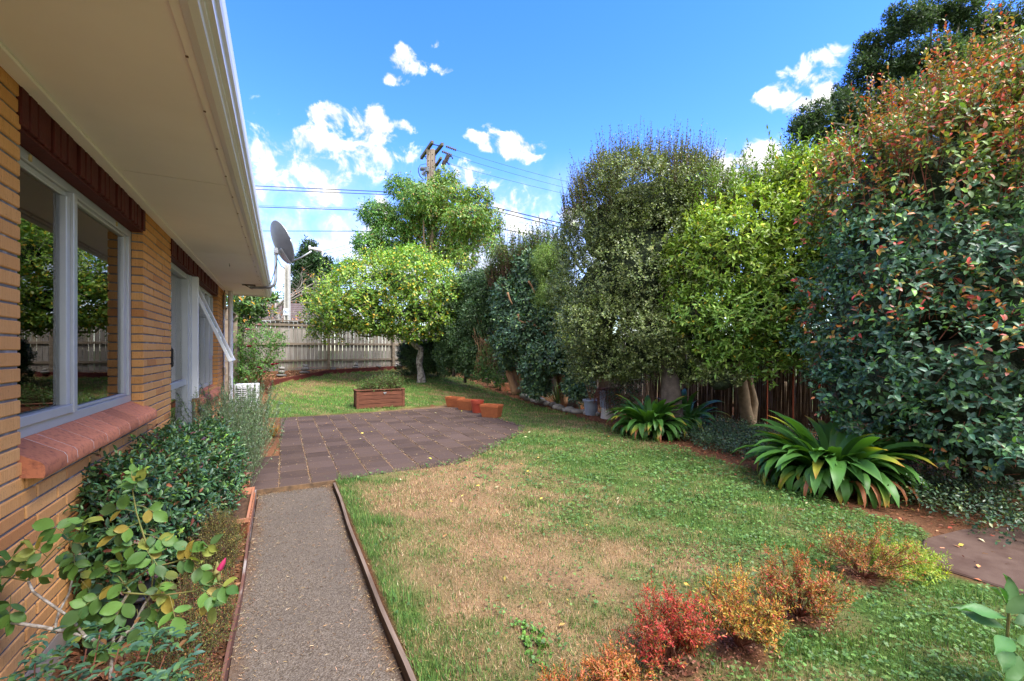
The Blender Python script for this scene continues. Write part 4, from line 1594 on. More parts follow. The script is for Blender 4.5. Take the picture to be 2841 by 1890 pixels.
ROCKS = [(1455, 1100, 15, 9), (1468, 1106, 17, 9), (1482, 1111, 13, 8), (1497, 1113, 18, 10), (1518, 1121, 12, 7), (1533, 1124, 14, 8), (1546, 1130, 15, 8), (1557, 1134, 13, 8), (1569, 1139, 13, 7),
         (1582, 1139, 19, 9), (1600, 1143, 17, 8), (1617, 1143, 14, 7), (1627, 1147, 11, 7), (1656, 1150, 9, 6)]
WH = ['leftmost grey border stone at the bed edge near the spiky tuft', 'second border stone from the left, long and grey', 'third border stone from the left, small and brown', 'fourth border stone from the left, large pale pink-grey',
      'fifth border stone from the left, half buried in leaves', 'sixth border stone from the left below the green tuft', 'seventh border stone from the left, long and grey', 'eighth border stone from the left, rounded',
      'ninth border stone from the left, small and dark', 'large smooth oval border stone, fifth from the grey pot', 'pale oval border stone, fourth from the grey pot', 'low brown border stone, third from the grey pot', 'small border stone just left of the grey pot', 'small brown stone right of the foot of the grey pot']
for i, (px, py, rx, ry) in enumerate(ROCKS):
    g = G(px, py + ry * .6)
    D = g.x * ST + g.y * CT
    s = D / FPX
    stone((g.x, g.y, g.z + ry * s * .75), (rx * s, rx * s * .8, ry * s), WH[i], 'stones edging the right bed', i, i * .9)

# ------------------------------------------------------------------ pots
M_TERRA = simple('terracotta', (.42, .13, .05), (.34, .10, .04), 8, .7, .2, 80, spread=.08)
M_TERRA_OLD = simple('terracotta_old', (.40, .15, .075), (.30, .14, .085), 5, .8, .2, 60)
M_POTRED = simple('red_plastic', (.36, .055, .028), (.30, .045, .024), 6, .5)
M_SOIL = simple('potting_soil', (.055, .032, .02), (.11, .06, .035), 30, .95, .8, 60)
M_RIB = simple('dark_groove', (.10, .05, .025), (.2, .075, .035), 14, .9)  # dark brown for the bands laid over the trough sides
M_GREY = simple('blue_grey_glaze', (.22, .25, .305), (.17, .20, .245), 4, .45, .15, 30)
M_TIMB = simple('brown_planter', (.165, .062, .036), (.085, .034, .022), 8, .75, .4, 60, stretch=(.5, .5, 5), spread=.2)


def trough(p, rz, L, W, H, label, mat, ribs=0, name='terracotta_trough', grp='terracotta troughs'):
    th_ = thing(name, p, label, 'planter', grp)
    m = Matrix.Rotation(rz, 3, 'Z')
    q = Vector(p)
    tap = .80
    wl = .018

    def ring(l, w, z): return [q + m @ Vector((sx * l / 2, sy * w / 2, z)) for sx, sy in ((-1, -1), (1, -1), (1, 1), (-1, 1))]
    rows = [ring(L * tap, W * tap, 0), ring(L * .97, W * .97, H * .84), ring(L, W, H * .84), ring(L, W, H), ring(L - 2 * wl, W - 2 * wl, H), ring(L * .9 - 2 * wl, W * .9 - 2 * wl, H * .55)]
    vs = [x for r_ in rows for x in r_]
    fs = [(3, 2, 1, 0)]
    for i in range(len(rows) - 1):
        for k_ in range(4):
            fs.append((i * 4 + k_, i * 4 + (k_ + 1) % 4, (i + 1) * 4 + (k_ + 1) % 4, (i + 1) * 4 + k_))
    MB().add(vs, fs).build('shell', mat, th_, bevel=0)
    s_ = ring(L * .93 - 2 * wl, W * .93 - 2 * wl, H * .72)
    MB().add(s_, [(0, 1, 2, 3)]).build('soil', M_SOIL, th_)
    for i in range(ribs):
        tt = (i + .6) / ribs
        z = H * .80 * tt
        l_, w_ = L * (tap + (.97 - tap) * tt * .95) + .004, W * (tap + (.97 - tap) * tt * .95) + .004
        a_, b_ = ring(l_, w_, z - H * .014), ring(l_, w_, z + H * .014)
        MB().add(a_ + b_, [(k_, (k_ + 1) % 4, 4 + (k_ + 1) % 4, 4 + k_) for k_ in range(4)]).build('groove', M_RIB, th_)
    return th_


def at_g(px, py): return G(px, py)


g = G(1262, 1127); trough((g.x, g.y, .012), R(-62), .50, .26, .27, 'ribbed orange trough at the far end of the row on the patio', M_TERRA, 7)
g = G(1296, 1138); trough((g.x, g.y, .012), R(-58), .50, .26, .27, 'ribbed orange trough second in the row, behind the round red pot', M_TERRA, 7)
g = G(1364, 1158); trough((g.x, g.y, .012), R(-52), .48, .30, .29, 'ribbed orange trough nearest the lawn, right of the round red pot', M_TERRA, 8)
g = G(1324, 1146)
rp_ = thing('round_pot', (g.x, g.y, .012), 'round red plastic pot standing between the ribbed orange troughs', 'pot', 'round pots')
MB().lathe([(.115, 0), (.15, .23), (.165, .23), (.17, .31), (.155, .31), (.145, .22), (.14, .20)], (g.x, g.y, .012), 28, True, False).build('shell', M_POTRED, rp_, smooth=True)
MB().lathe([(.0, .245), (.148, .24)], (g.x, g.y, .012), 28, False, False).build('soil', M_SOIL, rp_)
g = G(1407, 1083); trough((g.x, g.y, g.z), R(-15), .56, .28, .24, 'pale old terracotta trough under the trees by the spiky tuft', M_TERRA_OLD)
tl = trough((-.345, 4.72, -.02), R(90), .95, .20, .20, 'long terracotta window trough lying beside the path edging', M_TERRA_OLD)
trough((-.40, 5.62, -.015), R(90), .5, .2, .19, 'terracotta trough half hidden by the rosemary at the patio corner', M_TERRA_OLD)
for i in range(-5, 6):
    MB().bar((-.345 + .078, 4.72 + i * .075, .0), (-.345 + .097, 4.72 + i * .084, .135), .02, .012).build('rib', M_TERRA_OLD, tl)
for i in range(-1, 2):
    MB().bar((-.345 + i * .04, 4.72 - .382, .0), (-.345 + i * .05, 4.72 - .464, .135), .012, .02).build('rib', M_TERRA_OLD, tl)
# grey pot and grey planter on a concrete drum
g = G(1640, 1152)
gp = thing('round_pot', (g.x, g.y, 0), 'blue-grey glazed pot with a thin bare shrub at the bed edge', 'pot', 'round pots')
MB().lathe([(.125, 0), (.145, .01), (.175, .30), (.178, .33), (.205, .335), (.21, .37), (.195, .385), (.175, .375), (.165, .30)], (g.x, g.y, 0), 32, True, False).build('shell', M_GREY, gp, smooth=True)
MB().lathe([(.0, .33), (.17, .33)], (g.x, g.y, 0), 32, False, False).build('soil', M_SOIL, gp)
g2 = G(1690, 1160)
dr = MB().lathe([(.19, 0), (.195, .02), (.18, .25), (.17, .26)], (g2.x, g2.y, -.02), 28).build('concrete_drum', simple('pale_concrete', (.42, .40, .37), (.20, .19, .17), 4, .9, .4, 50, lo=.5, hi=.8), smooth=True)
tag(dr, 'pale concrete drum under the square grey planter', 'drum')
sq = thing('square_planter', (g2.x, g2.y, .24), 'tapered blue-grey planter on the concrete drum, hung with dead stems', 'planter')
m = Matrix.Rotation(-TH + .25, 3, 'Z')
q = Vector((g2.x - .03, g2.y, .242))
rows = []
for w, z in ((.26, 0), (.33, .36), (.36, .36), (.365, .41), (.33, .41), (.30, .28)):
    rows += [q + m @ Vector((sx * w / 2, sy * w / 2, z)) for sx, sy in ((-1, -1), (1, -1), (1, 1), (-1, 1))]
MB().add(rows, [(3, 2, 1, 0)] + [(i * 4 + k_, i * 4 + (k_ + 1) % 4, i * 4 + 4 + (k_ + 1) % 4, i * 4 + 4 + k_) for i in range(5) for k_ in range(4)] + [(20, 21, 22, 23)]).build('shell', M_GREY, sq, bevel=0)
rng = np.random.default_rng(44)
mb = MB()
nn_ = 150
lp, ld_, ln_, lc = [], [], [], []
for i in range(nn_):
    a_ = rng.uniform(0, 6.28)
    rr_ = rng.uniform(.02, .19)
    b = q + Vector((math.cos(a_) * rr_, math.sin(a_) * rr_, .40 + rng.uniform(0, .04)))
    o_ = Vector((math.cos(a_), math.sin(a_), 0))
    dr_ = rng.uniform(.08, .52)
    rad_ = .20 + rng.uniform(0, .08)
    p1 = q + o_ * rad_ + Vector((0, 0, .44 + rng.uniform(-.04, .03)))
    p2 = q + o_ * (rad_ + .02) + Vector((rng.normal(0, .03), rng.normal(0, .03), .42 - dr_))
    pts = interp_poly([b, p1, p1.lerp(p2, .5) + o_ * .02, p2], 7)
    mb.tube(pts, .0035, 3, False)
    for p_ in pts:
        for _ in range(3):
            lp.append(p_); ld_.append(rng.normal(size=3)); ln_.append(rng.normal(size=3))
o = mb.build('dead_stems', simple('dead_stem', (.16, .075, .055), (.10, .05, .04), 20), sq); o['kind'] = 'stuff'
n_ = len(lp)
foliage('dead_leaves', sq, M_DRY, np.array(lp, float), np.array(ld_), np.array(ln_), rng.uniform(.015, .03, n_), rng.uniform(.008, .014, n_), palette(n_, rng, [(.24, .10, .075), (.33, .17, .13), (.14, .06, .045)], [2, 1, 1.3]))

# slatted timber planter on the back lawn
pl0, pl1 = G(990, 1136), G(1121, 1128)
dvec = (pl1 - pl0); dvec.z = 0
Lp = dvec.length
ang = math.atan2(dvec.y, dvec.x)
pz = float(hgt(2.3, 11.9)) - .01
tp = thing('timber_planter', (pl0.x, pl0.y, pz), 'long brown slatted timber planter box on the back lawn', 'planter')
m = Matrix.Rotation(ang, 3, 'Z')
o0 = Vector((pl0.x, pl0.y, pz))
Wp, Hp = .42, .47
for i in range(4):
    z = .065 + i * .11
    for yy, nm in ((0, 'slat'), (Wp, 'slat')):
        MB().box(o0 + m @ Vector((Lp / 2, yy, z)), (Lp - .09, .022, .102), m).build(nm, M_TIMB, tp, bevel=.005)
    for xx in (.012, Lp - .012):
        MB().box(o0 + m @ Vector((xx, Wp / 2, z)), (.022, Wp - .06, .102), m).build('slat', M_TIMB, tp, bevel=.005)
for xx in (0.02, Lp - .02):
    for yy in (0, Wp):
        MB().box(o0 + m @ Vector((xx, yy, Hp / 2)), (.07, .055, Hp), m).build('corner_post', M_TIMB, tp, bevel=.006)
for yy in (0, Wp):
    MB().box(o0 + m @ Vector((Lp / 2, yy, Hp + .012)), (Lp + .05, .075, .022), m).build('rim', M_TIMB, tp, bevel=.004)
for xx in (.0, Lp):
    MB().box(o0 + m @ Vector((xx, Wp / 2, Hp + .0105)), (.075, Wp - .076, .022), m).build('rim', M_TIMB, tp, bevel=.004)
MB().box(o0 + m @ Vector((Lp / 2, Wp / 2, Hp * .8)), (Lp - .05, Wp - .03, .04), m).build('soil', M_SOIL, tp)
MB().box(o0 + m @ Vector((Lp * .58, -.0175, .40)), (.075, .012, .028), m).box(o0 + m @ Vector((Lp * .575, -.026, .385)), (.02, .012, .05), m).build('latch', M_GALV, tp)
# black plastic box beside the foundation
o = MB().span((-.92, 3.06, -.02), (-.68, 3.30, .20)).span((-.94, 3.04, .202), (-.66, 3.32, .23)).build('meter_box', M_BLACK, bevel=.01)
tag(o, 'small black plastic box against the wall under the rose', 'box')

# ------------------------------------------------------------------ beyond the fence: poles, wires, neighbours
M_POLE = simple('pole_wood', (.36, .29, .24), (.25, .20, .17), 3, .9, .4, 12, stretch=(5, 5, .3))
M_ARM = simple('arm_wood', (.14, .13, .10), (.09, .085, .065), 6, .9)
M_WIRE = simple('wire', (.03, .03, .035), rough=.6)
M_INS = simple('insulator', (.09, .065, .06), rough=.35)
M_INSG = simple('insulator_grey', (.16, .18, .21), rough=.35)
DP = 26.0
pole = thing('power_pole', P(1196, 1000, DP), 'tall grey timber power pole with cross-arms above the drooping tree', 'power pole', 'utility poles')
top = P(1196, 417, DP)
pb_ = P(1199, 1010, DP)
for s in (-1, 1):
    off = Vector(AX_R) * (s * .125)
    MB().add([], []).bar((pb_ + off), (top + off), .235, .40, up=tuple(AX_F)).build('pole_half', M_POLE, pole, bevel=.02)
for k_ in range(7):
    for s in (-1, 1):
        c_ = P(1196 + s * 5.3, 433 + k_ * 17, DP) - Vector(AX_F) * .205
        MB().box(c_, (.045, .02, .045), Matrix.Rotation(-TH, 3, 'Z')).build('bolt_hole', M_DARK, pole)


def px_bar(a_, b_, da, db, w, nm, mat):
    return MB().bar(P(*a_, da), P(*b_, db), w, w * 1.15).build(nm, mat, pole, bevel=.012)


px_bar((1169, 439), (1200, 394), DP + 1.2, DP - .9, .16, 'cross_arm', M_ARM)
px_bar((1204, 430), (1228, 400), DP + .5, DP - .85, .16, 'cross_arm', M_ARM)
px_bar((1207, 465), (1224, 438), DP + .5, DP - .7, .13, 'cross_arm', M_ARM)


def ptube(pts, r, nm, mat, n=6):
    return MB().tube([P(x, y, d) for x, y, d in pts], r, n).build(nm, mat, pole, smooth='all')


ptube([(1202, 401, DP - .9), (1220, 405, DP - .8)], .03, 'tie_rod', M_WIRE)
ptube([(1178, 432, DP), (1187, 448, DP - .2)], .02, 'brace', M_WIRE)
ptube([(1178, 434, DP), (1187, 436, DP - .2)], .02, 'brace', M_WIRE)


def insul(a_, b_, D, r, nd, mat):
    a_, b_ = P(*a_, D), P(*b_, D)
    mb = MB().tube([a_, b_], r * .35, 8)
    d = (b_ - a_)
    u = d.normalized()
    for i in range(nd):
        c_ = a_ + d * ((i + .5) / nd)
        mb.tube([c_ - u * d.length / nd * .25, c_ + u * d.length / nd * .25], r, 10)
    return mb.build('insulator', mat, pole)


insul((1237, 406), (1266, 417), DP, .075, 6, M_INS)
insul((1226, 420), (1254, 431), DP, .075, 6, M_INS)
insul((1244, 431), (1236, 449), DP, .13, 9, M_INS)
insul((1234, 447), (1228, 465), DP, .13, 9, M_INS)
insul((1220, 470), (1212, 486), DP, .13, 6, M_INS)
insul((1166, 468), (1178, 470), DP - .3, .13, 4, M_INSG)
insul((1180, 477), (1171, 486), DP - .3, .13, 4, M_INSG)
MB().lathe([(.02, -.18), (.12, -.14), (.13, .1), (.05, .16)], P(1185, 470, DP - .35), 14).build('fuse_body', M_INSG, pole, smooth=True)
ptube([(1161, 466, DP - .3), (1161, 478, DP - .3), (1166, 490, DP - .3), (1175, 498, DP - .3)], .025, 'jumper', M_WIRE)
ptube([(1180, 484, DP - .3), (1180, 500, DP - .3)], .03, 'jumper', M_WIRE)
ptube([(1246, 432, DP), (1254, 436, DP), (1256, 441, DP)], .035, 'arrester', M_WIRE)
ptube([(1240, 450, DP), (1246, 457, DP), (1248, 454, DP)], .04, 'arrester', M_WIRE)
ptube([(1228, 466, DP), (1233, 471, DP)], .03, 'arrester', M_WIRE)
ptube([(1162, 466, DP - .3), (1166, 458, DP - .3), (1180, 455, DP - .3), (1190, 456, DP - .35)], .012, 'jumper', M_WIRE)


def wire(a_, b_, D0, D1, sag, label, r=.016):
    p0, p1 = P(*a_, D0), P(*b_, D1)
    pts = []
    for i in range(25):
        t_ = i / 24
        q_ = p0.lerp(p1, t_)
        q_.z -= sag * 4 * t_ * (1 - t_)
        pts.append(q_)
    o = MB().tube(pts, r, 5).build('power_line', M_WIRE, smooth='all')
    tag(o, label, 'power line', 'overhead power lines')


wire((640, 513), (1190, 538), 30, DP + .3, .0, 'uppermost thick power line left of the pole', .024)
wire((640, 523), (1190, 545), 30, DP + .3, .0, 'second power line left of the pole just under the uppermost one', .022)
wire((640, 572), (1195, 590), 30, DP + .3, .0, 'third power line left of the pole above the dish', .024)
wire((640, 568), (1195, 585), 31, DP + .4, .0, 'faint thin wire just above the third line left of the pole', .008)
wire((640, 641), (1195, 642), 30, DP + .3, .0, 'level power line passing behind the satellite dish', .022)
wire((1195, 533), (1600, 630), DP + .3, 22, .0, 'upper thick power line running right from the drooping tree', .024)
wire((1195, 541), (1600, 642), DP + .3, 22, .0, 'second thick power line running right from the drooping tree', .024)
wire((1195, 600), (1600, 674), DP + .3, 22, .0, 'lower thick power line running right towards the round shrub', .022)
wire((1195, 596), (1600, 662), DP + .4, 23, .0, 'faint thin wire above the lower line right of the drooping tree', .008)
wire((1266, 417, ), (1640, 520), DP, 30, .1, 'thin wire from the top insulator towards the round shrub', .009)
wire((1254, 431), (1640, 538), DP, 30, .1, 'thin wire from the second insulator towards the round shrub', .009)
wire((1250, 456), (1640, 553), DP, 30, .1, 'thin wire from the middle insulators towards the round shrub', .009)
wire((886, 699), (1010, 668), 30, DP, .0, 'thin service wire rising from the receiver end of the dish to the tree', .010)
wire((886, 708), (1010, 680), 30, DP, .0, 'lower thin service wire rising behind the dish to the tree', .010)

# small concrete pole with a round emblem
D2 = 24.0
cp = thing('concrete_pole', P(797, 960, D2), 'slim concrete pole with a round blue emblem behind the fence', 'power pole', 'utility poles')
M_CPOLE = simple('pole_concrete', (.50, .48, .45), (.40, .385, .36), 6, .9)
for s in (-1, 1):
    MB().bar(P(797 + s * 5.2, 980, D2), P(797 + s * 4.8, 735, D2), .055, .22, up=tuple(AX_F)).build('flange', M_CPOLE, cp)
MB().bar(P(797, 980, D2) + Vector(AX_F) * .05, P(797, 735, D2) + Vector(AX_F) * .05, .16, .06, up=tuple(AX_F)).build('web', M_CPOLE, cp)
pc = P(797, 866, D2) - Vector(AX_F) * .125
MB().box(pc, (.29, .01, .36), Matrix.Rotation(-TH, 3, 'Z')).build('sign_plate', M_WHITE, cp)
M_BLUE = simple('emblem_blue', (.03, .12, .32), rough=.5)
mb = MB()
ring = []
fc = pc - Vector(AX_F) * .008
N_ = 28
vs = []
for rad_ in (.13, .105):
    for k_ in range(N_):
        a_ = 2 * math.pi * k_ / N_
        vs.append(fc + Vector(AX_R) * math.cos(a_) * rad_ + Vector((0, 0, math.sin(a_) * rad_)))
mb.add(vs, [(k_, (k_ + 1) % N_, N_ + (k_ + 1) % N_, N_ + k_) for k_ in range(N_)])
for (x, z, w) in ((-.02, .03, .12), (.015, -.005, .15), (-.01, -.04, .11)):
    mb.box(fc + Vector(AX_R) * x + Vector((0, 0, z)), (w, .003, .02), Matrix.Rotation(-TH, 3, 'Z') @ Matrix.Rotation(.25, 3, 'Y'))
mb.build('emblem', M_BLUE, cp)

# neighbour's roof over the fence
nh = thing('neighbour_house', P(800, 960, 33), 'brown tiled roof with white gutter showing over the back fence', 'house')
ra, rbp = P(655, 897, 31), P(905, 897, 31)
rc, rd_ = P(700, 835, 36), P(842, 855, 36)
M_NROOF = simple('neighbour_tile', (.13, .095, .085), (.09, .068, .062), 8, .85, .3, 20)
mb = MB()
NRW, NCL = 9, 30
vs, fs = [], []
for i in range(NRW + 1):
    for step in (0, 1):
        tt = i / NRW
        l_, r_ = ra.lerp(P(650, 838, 36), tt), rbp.lerp(P(838, 842, 36), tt)
        for j in range(NCL + 1):
            q_ = l_.lerp(r_, j / NCL)
            vs.append(q_ + Vector((0, 0, .045 * (1 - step) * (-1) + .03 * (j % 2))))
W_ = NCL + 1
for i in range(2 * NRW + 1):
    for j in range(NCL):
        fs.append((i * W_ + j, i * W_ + j + 1, (i + 1) * W_ + j + 1, (i + 1) * W_ + j))
MB().add(vs, fs).build('roof', M_NROOF, nh)
e0, e1 = P(655, 893, 31), P(880, 893, 31)
MB().bar(e0, e1, .2, .16).build('gutter', M_WHITE, nh)
MB().bar(e0 + Vector((.1, .3, -.25)), e1 + Vector((.1, .3, -.25)), .1, .16).build('fascia', M_WHITE, nh)
wl0, wl1 = P(660, 960, 32.5), P(875, 960, 32.5)
MB().bar(wl0, wl1, .2, 2.6).build('wall', M_CREAM, nh)

# television aerial behind the lime-green shrub
an_ = thing('tv_aerial', P(2330, 560, 13), 'silver television aerial poking up behind the lime-green shrub', 'aerial')
MB().tube([P(2215, 500, 12.4), P(2420, 408, 13.6)], .018, 6).build('boom', M_GALV, an_, smooth='all')
MB().tube([P(2320, 453, 13), P(2322, 700, 13), P(2322, 960, 13)], .022, 8).build('mast', M_GALV, an_, smooth='all')
ROD = [((2204, 460), (2290, 496)), ((2219, 444), (2325, 488)), ((2240, 425), (2318, 455)), ((2265, 405), (2330, 430)), ((2295, 386), (2370, 415)), ((2323, 361), (2400, 395)), ((2212, 478), (2260, 500))]
for a_, b_ in ROD:
    MB().tube([P(*a_, 12.9), P(*b_, 12.9)], .010, 5).build('element', M_GALV, an_, smooth='all')
# ------------------------------------------------------------------ planting
M_BARK_TAN = simple('bark_tan', (.30, .175, .095), (.19, .105, .06), 6, .85, .6, 30, stretch=(3, 3, .6))
M_BARK_GREY = simple('bark_grey', (.34, .31, .28), (.12, .10, .09), 11, .9, .6, 40, lo=.45, hi=.6)
M_BARK_DARK = simple('bark_dark', (.115, .092, .078), (.062, .05, .045), 9, .9, .7, 34)
M_BARK_PALE = simple('bark_pale', (.27, .20, .135), (.18, .135, .09), 12, .85, .5, 40)
M_TWIG = simple('twig_brown', (.13, .075, .05), (.09, .055, .04), 20, .85)
M_TWIG_RED = simple('twig_red', (.19, .065, .04), (.12, .05, .035), 20, .8)
M_CANE_W = simple('lichen_cane', (.42, .39, .36), (.20, .17, .14), 45, .9, .8, 120, lo=.4, hi=.6)
M_CANE_G = simple('green_cane', (.16, .20, .06), (.20, .15, .06), 15, .6)


t = NT('inner_shade_core')  # near-black green: the shade inside a crown is put into the colour
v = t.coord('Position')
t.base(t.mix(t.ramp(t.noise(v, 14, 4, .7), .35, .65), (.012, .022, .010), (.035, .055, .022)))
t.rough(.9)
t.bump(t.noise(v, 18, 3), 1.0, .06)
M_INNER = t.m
ico = bmesh.new()
bmesh.ops.create_icosphere(ico, subdivisions=3, radius=1)
ICO_V = np.array([q.co for q in ico.verts])
ICO_F = np.array([[q.index for q in f_.verts] for f_ in ico.faces])
ico.free()


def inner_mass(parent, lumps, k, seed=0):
    """Solid dark blobs added inside a crown, its deep shade put into their colour."""
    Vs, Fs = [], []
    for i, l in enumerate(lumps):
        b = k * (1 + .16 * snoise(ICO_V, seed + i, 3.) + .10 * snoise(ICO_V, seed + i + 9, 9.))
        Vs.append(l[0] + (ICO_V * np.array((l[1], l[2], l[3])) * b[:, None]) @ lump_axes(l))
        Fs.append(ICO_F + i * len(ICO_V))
    o = np_obj('shade_core', np.concatenate(Vs), np.concatenate(Fs), M_INNER, None, parent)
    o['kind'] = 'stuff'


def crown(parent, lumps, n, nl, sl, ll, lw, cols, probs, mat=None, tpl='diamond', up=.5, out=.6, rnd=.4, droop=0., single=0, shell=(.7, 1.), bump=.14, back=.3,
          seed=1, colfn=None, zmin=None, a0=85, a1=30, twig=None, val=.25, name='foliage', cull=.78, bfreq=4., jit=.25, core=0., clump=None):
    rng = np.random.default_rng(seed)
    base_lumps = lumps
    if clump:
        lumps = clumpy(lumps, clump[0], clump[1], seed)
    Pn, Nn, Dn = sample(lumps, n, rng, shell, bump, bfreq, back, zmin, cull, seed)
    ax = unit(Nn * out + np.array((0, 0, up)) + rng.normal(0, rnd, Pn.shape))
    s = shoots(Pn, ax, nl, sl, ll, lw, rng, a0, a1, droop, jit)
    c = palette(len(s['pos']), rng, cols, probs, val)
    c = c * np.exp(rng.normal(0, .12, len(Pn)))[s['id']][:, None]
    if colfn is not None:
        c = colfn(c, s, rng)
    foliage(name, parent, mat or M_LEAF, s['pos'], s['d'], s['nrm'], s['L'], s['W'], c, tpl, single)
    if core:
        inner_mass(parent, base_lumps, core, seed)
    if twig:
        twigs('twigs', parent, twig[0], s['base'], s['axis'], s['sl'], twig[1], rng, twig[2])
    return s


def px_pts(pts, D):
    return [P(x, y, D) if len((x, y)) == 2 else None for x, y in pts]


# --- lemon tree
g = G(1169, 1061)
DL = g.x * ST + g.y * CT
lemon = thing('lemon_tree', g, 'bushy yellow-green lemon tree with lichen-grey trunk on the back lawn', 'tree')
tpts = [g - Vector((0, 0, .1))] + [P(x, y, DL) for x, y in ((1167, 1035), (1163, 1008), (1166, 985), (1168, 968), (1156, 962), (1140, 948), (1128, 925), (1118, 895))]
trunk('trunk', lemon, M_BARK_GREY, tpts, .115, .075, 12, .09, 3)
rl = random.Random(8)
for pts, r0 in (([(1118, 900), (1060, 921), (1026, 934), (998, 932), (975, 904), (950, 880)], .055), ([(1118, 900), (1100, 860), (1060, 820), (1010, 790)], .06), ([(1120, 897), (1150, 850), (1170, 800)], .06),
                ([(1128, 915), (1180, 880), (1230, 840)], .05), ([(1085, 840), (1080, 790), (1090, 750)], .035), ([(1010, 930), (990, 890), (940, 860)], .03), ([(1040, 925), (1030, 900), (1000, 870)], .025)):
    limb('limb', lemon, M_BARK_GREY, interp_poly([P(x, y, DL + rl.uniform(-.2, .2)) for x, y in pts], 10), r0, r0 * .35, 7)
LL_ = [lump(1000, 830, DL - .2, 118, 80, 1.5), lump(1130, 795, DL, 130, 82, 1.7), lump(1225, 820, DL, 70, 75, 1.3), lump(915, 865, DL - .3, 62, 58, 1.0), lump(1080, 770, DL + .2, 130, 55, 1.4), lump(1160, 870, DL - .5, 100, 66, 1.2), lump(1060, 870, DL - .6, 110, 55, 1.1)]


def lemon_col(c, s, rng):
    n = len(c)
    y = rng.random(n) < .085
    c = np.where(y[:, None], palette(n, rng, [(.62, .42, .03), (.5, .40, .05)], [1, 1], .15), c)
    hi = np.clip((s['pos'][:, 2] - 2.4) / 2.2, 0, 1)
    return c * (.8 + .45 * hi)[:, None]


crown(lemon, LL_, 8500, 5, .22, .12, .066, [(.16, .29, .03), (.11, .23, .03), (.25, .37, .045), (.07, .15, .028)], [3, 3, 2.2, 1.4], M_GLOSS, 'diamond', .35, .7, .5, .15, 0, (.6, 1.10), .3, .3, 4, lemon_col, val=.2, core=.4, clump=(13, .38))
crown(lemon, LL_ + [lump(900, 905, DL - .4, 40, 45, .6), lump(985, 915, DL - .7, 50, 30, .6), lump(1200, 905, DL - .6, 60, 35, .6)], 520, 9, .36, .11, .058, [(.21, .33, .03), (.15, .27, .03), (.33, .42, .05)], [3, 3, 2], M_GLOSS, 'diamond', .35, .8, .45, .12, 0, (.9, 1.08), .25, .5, 44, lemon_col, name='outer_shoots', twig=(M_BARK_GREY, .006, 1.0))
M_FRUIT = simple('green_lemon', (.06, .12, .02), (.16, .2, .03), 9, .45)
fme = MB().lathe([(.004, -.045), (.022, -.036), (.033, -.012), (.034, .01), (.024, .034), (.008, .046), (.004, .052)], n=12).mesh('lemon', M_FRUIT, smooth='all')
for px, py in ((905, 935), (915, 928), (890, 925), (1008, 898), (1020, 905), (1035, 890), (980, 915), (960, 890), (1000, 880), (1090, 905), (930, 900), (1015, 915), (1070, 895)):
    place('lemon', fme, P(px, py, DL - 1.1 + rl.uniform(-.2, .2)), (rl.uniform(-.4, .4), rl.uniform(-.4, .4), 0), (1.3, 1.3, 1.3), lemon)

# --- drooping tree behind the fence
DR = 22.0
dt = thing('drooping_tree', P(1195, 950, DR), 'tall drooping green tree in front of the power pole', 'tree')
trunk('trunk', dt, M_BARK_PALE, [P(x, y, DR) for x, y in ((1197, 960), (1196, 850), (1194, 760), (1197, 690), (1203, 620), (1215, 560), (1225, 530))], .17, .05, 10, .05, 2)
CL = [(1110, 513, 34, 28), (1236, 505, 32, 32), (1157, 545, 42, 34), (1198, 588, 36, 34), (1050, 590, 46, 30), (1022, 672, 38, 28), (1088, 648, 58, 42), (1161, 648, 40, 44), (1262, 552, 44, 40), (1326, 548, 34, 32), (1296, 608, 58, 38), (1352, 615, 36, 38), (1368, 678, 24, 26),
      (1240, 690, 46, 34), (1285, 712, 34, 34), (1130, 600, 44, 36), (1225, 610, 40, 40), (1060, 700, 42, 24), (960, 740, 28, 22), (1120, 710, 50, 26), (1190, 540, 40, 36), (1285, 660, 45, 40)]
rl = random.Random(9)
dl = []
for i, (x, y, rx, ry) in enumerate(CL):
    D = DR + rl.uniform(-1.0, 1.0)
    dl.append(lump(x, y, D, rx, ry * .95, rx * DR / FPX * .8))
    if i % 2 == 0 or i in (9, 11):
        b = P(1197, 700, DR)
        limb('limb', dt, M_BARK_PALE, wobble(P(1196 + (x - 1196) * .12, 720 + rl.uniform(-10, 30), DR), P(x, y - ry * .3, D), 8, .08, rl), .065, .02, 6)


def droop_col(c, s, rng):
    k = np.clip((s['pos'][:, 0] - 3.6) / 3.5, 0, 1)
    new = (rng.random(len(c)) < .10 * k)
    c = c * (1 + np.stack((k * .35, k * .05, -k * .3), 1))
    return np.where(new[:, None], np.array((.30, .20, .05)), c)


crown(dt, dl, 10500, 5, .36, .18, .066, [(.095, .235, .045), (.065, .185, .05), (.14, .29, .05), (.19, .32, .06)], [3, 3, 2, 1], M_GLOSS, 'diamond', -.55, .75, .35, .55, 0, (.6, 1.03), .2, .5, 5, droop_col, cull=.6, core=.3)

# --- dark conifer far behind the dish
cf = thing('dark_conifer', P(880, 960, 48), 'dark evergreen conifer far behind the satellite dish', 'tree')
limb('trunk', cf, M_BARK_DARK, [P(868, 960, 48), P(865, 690, 48)], .4, .08, 8)
crown(cf, [lump(858, 690, 48, 14, 16, .6), lump(860, 720, 48, 26, 22, 1.2), lump(856, 755, 48, 38, 28, 1.6), lump(865, 800, 48, 46, 36, 1.9), lump(895, 750, 48, 24, 30, 1.2), lump(905, 800, 48, 26, 40, 1.2), lump(850, 850, 48, 48, 34, 2.0), lump(890, 850, 48, 36, 40, 1.8)],
      6000, 4, .5, .42, .16, [(.030, .065, .024), (.045, .095, .03), (.02, .045, .02)], [3, 2, 1], None, 'diamond', .6, .6, .4, 0, 0, (.5, 1.05), .3, .2, 6, core=.7)

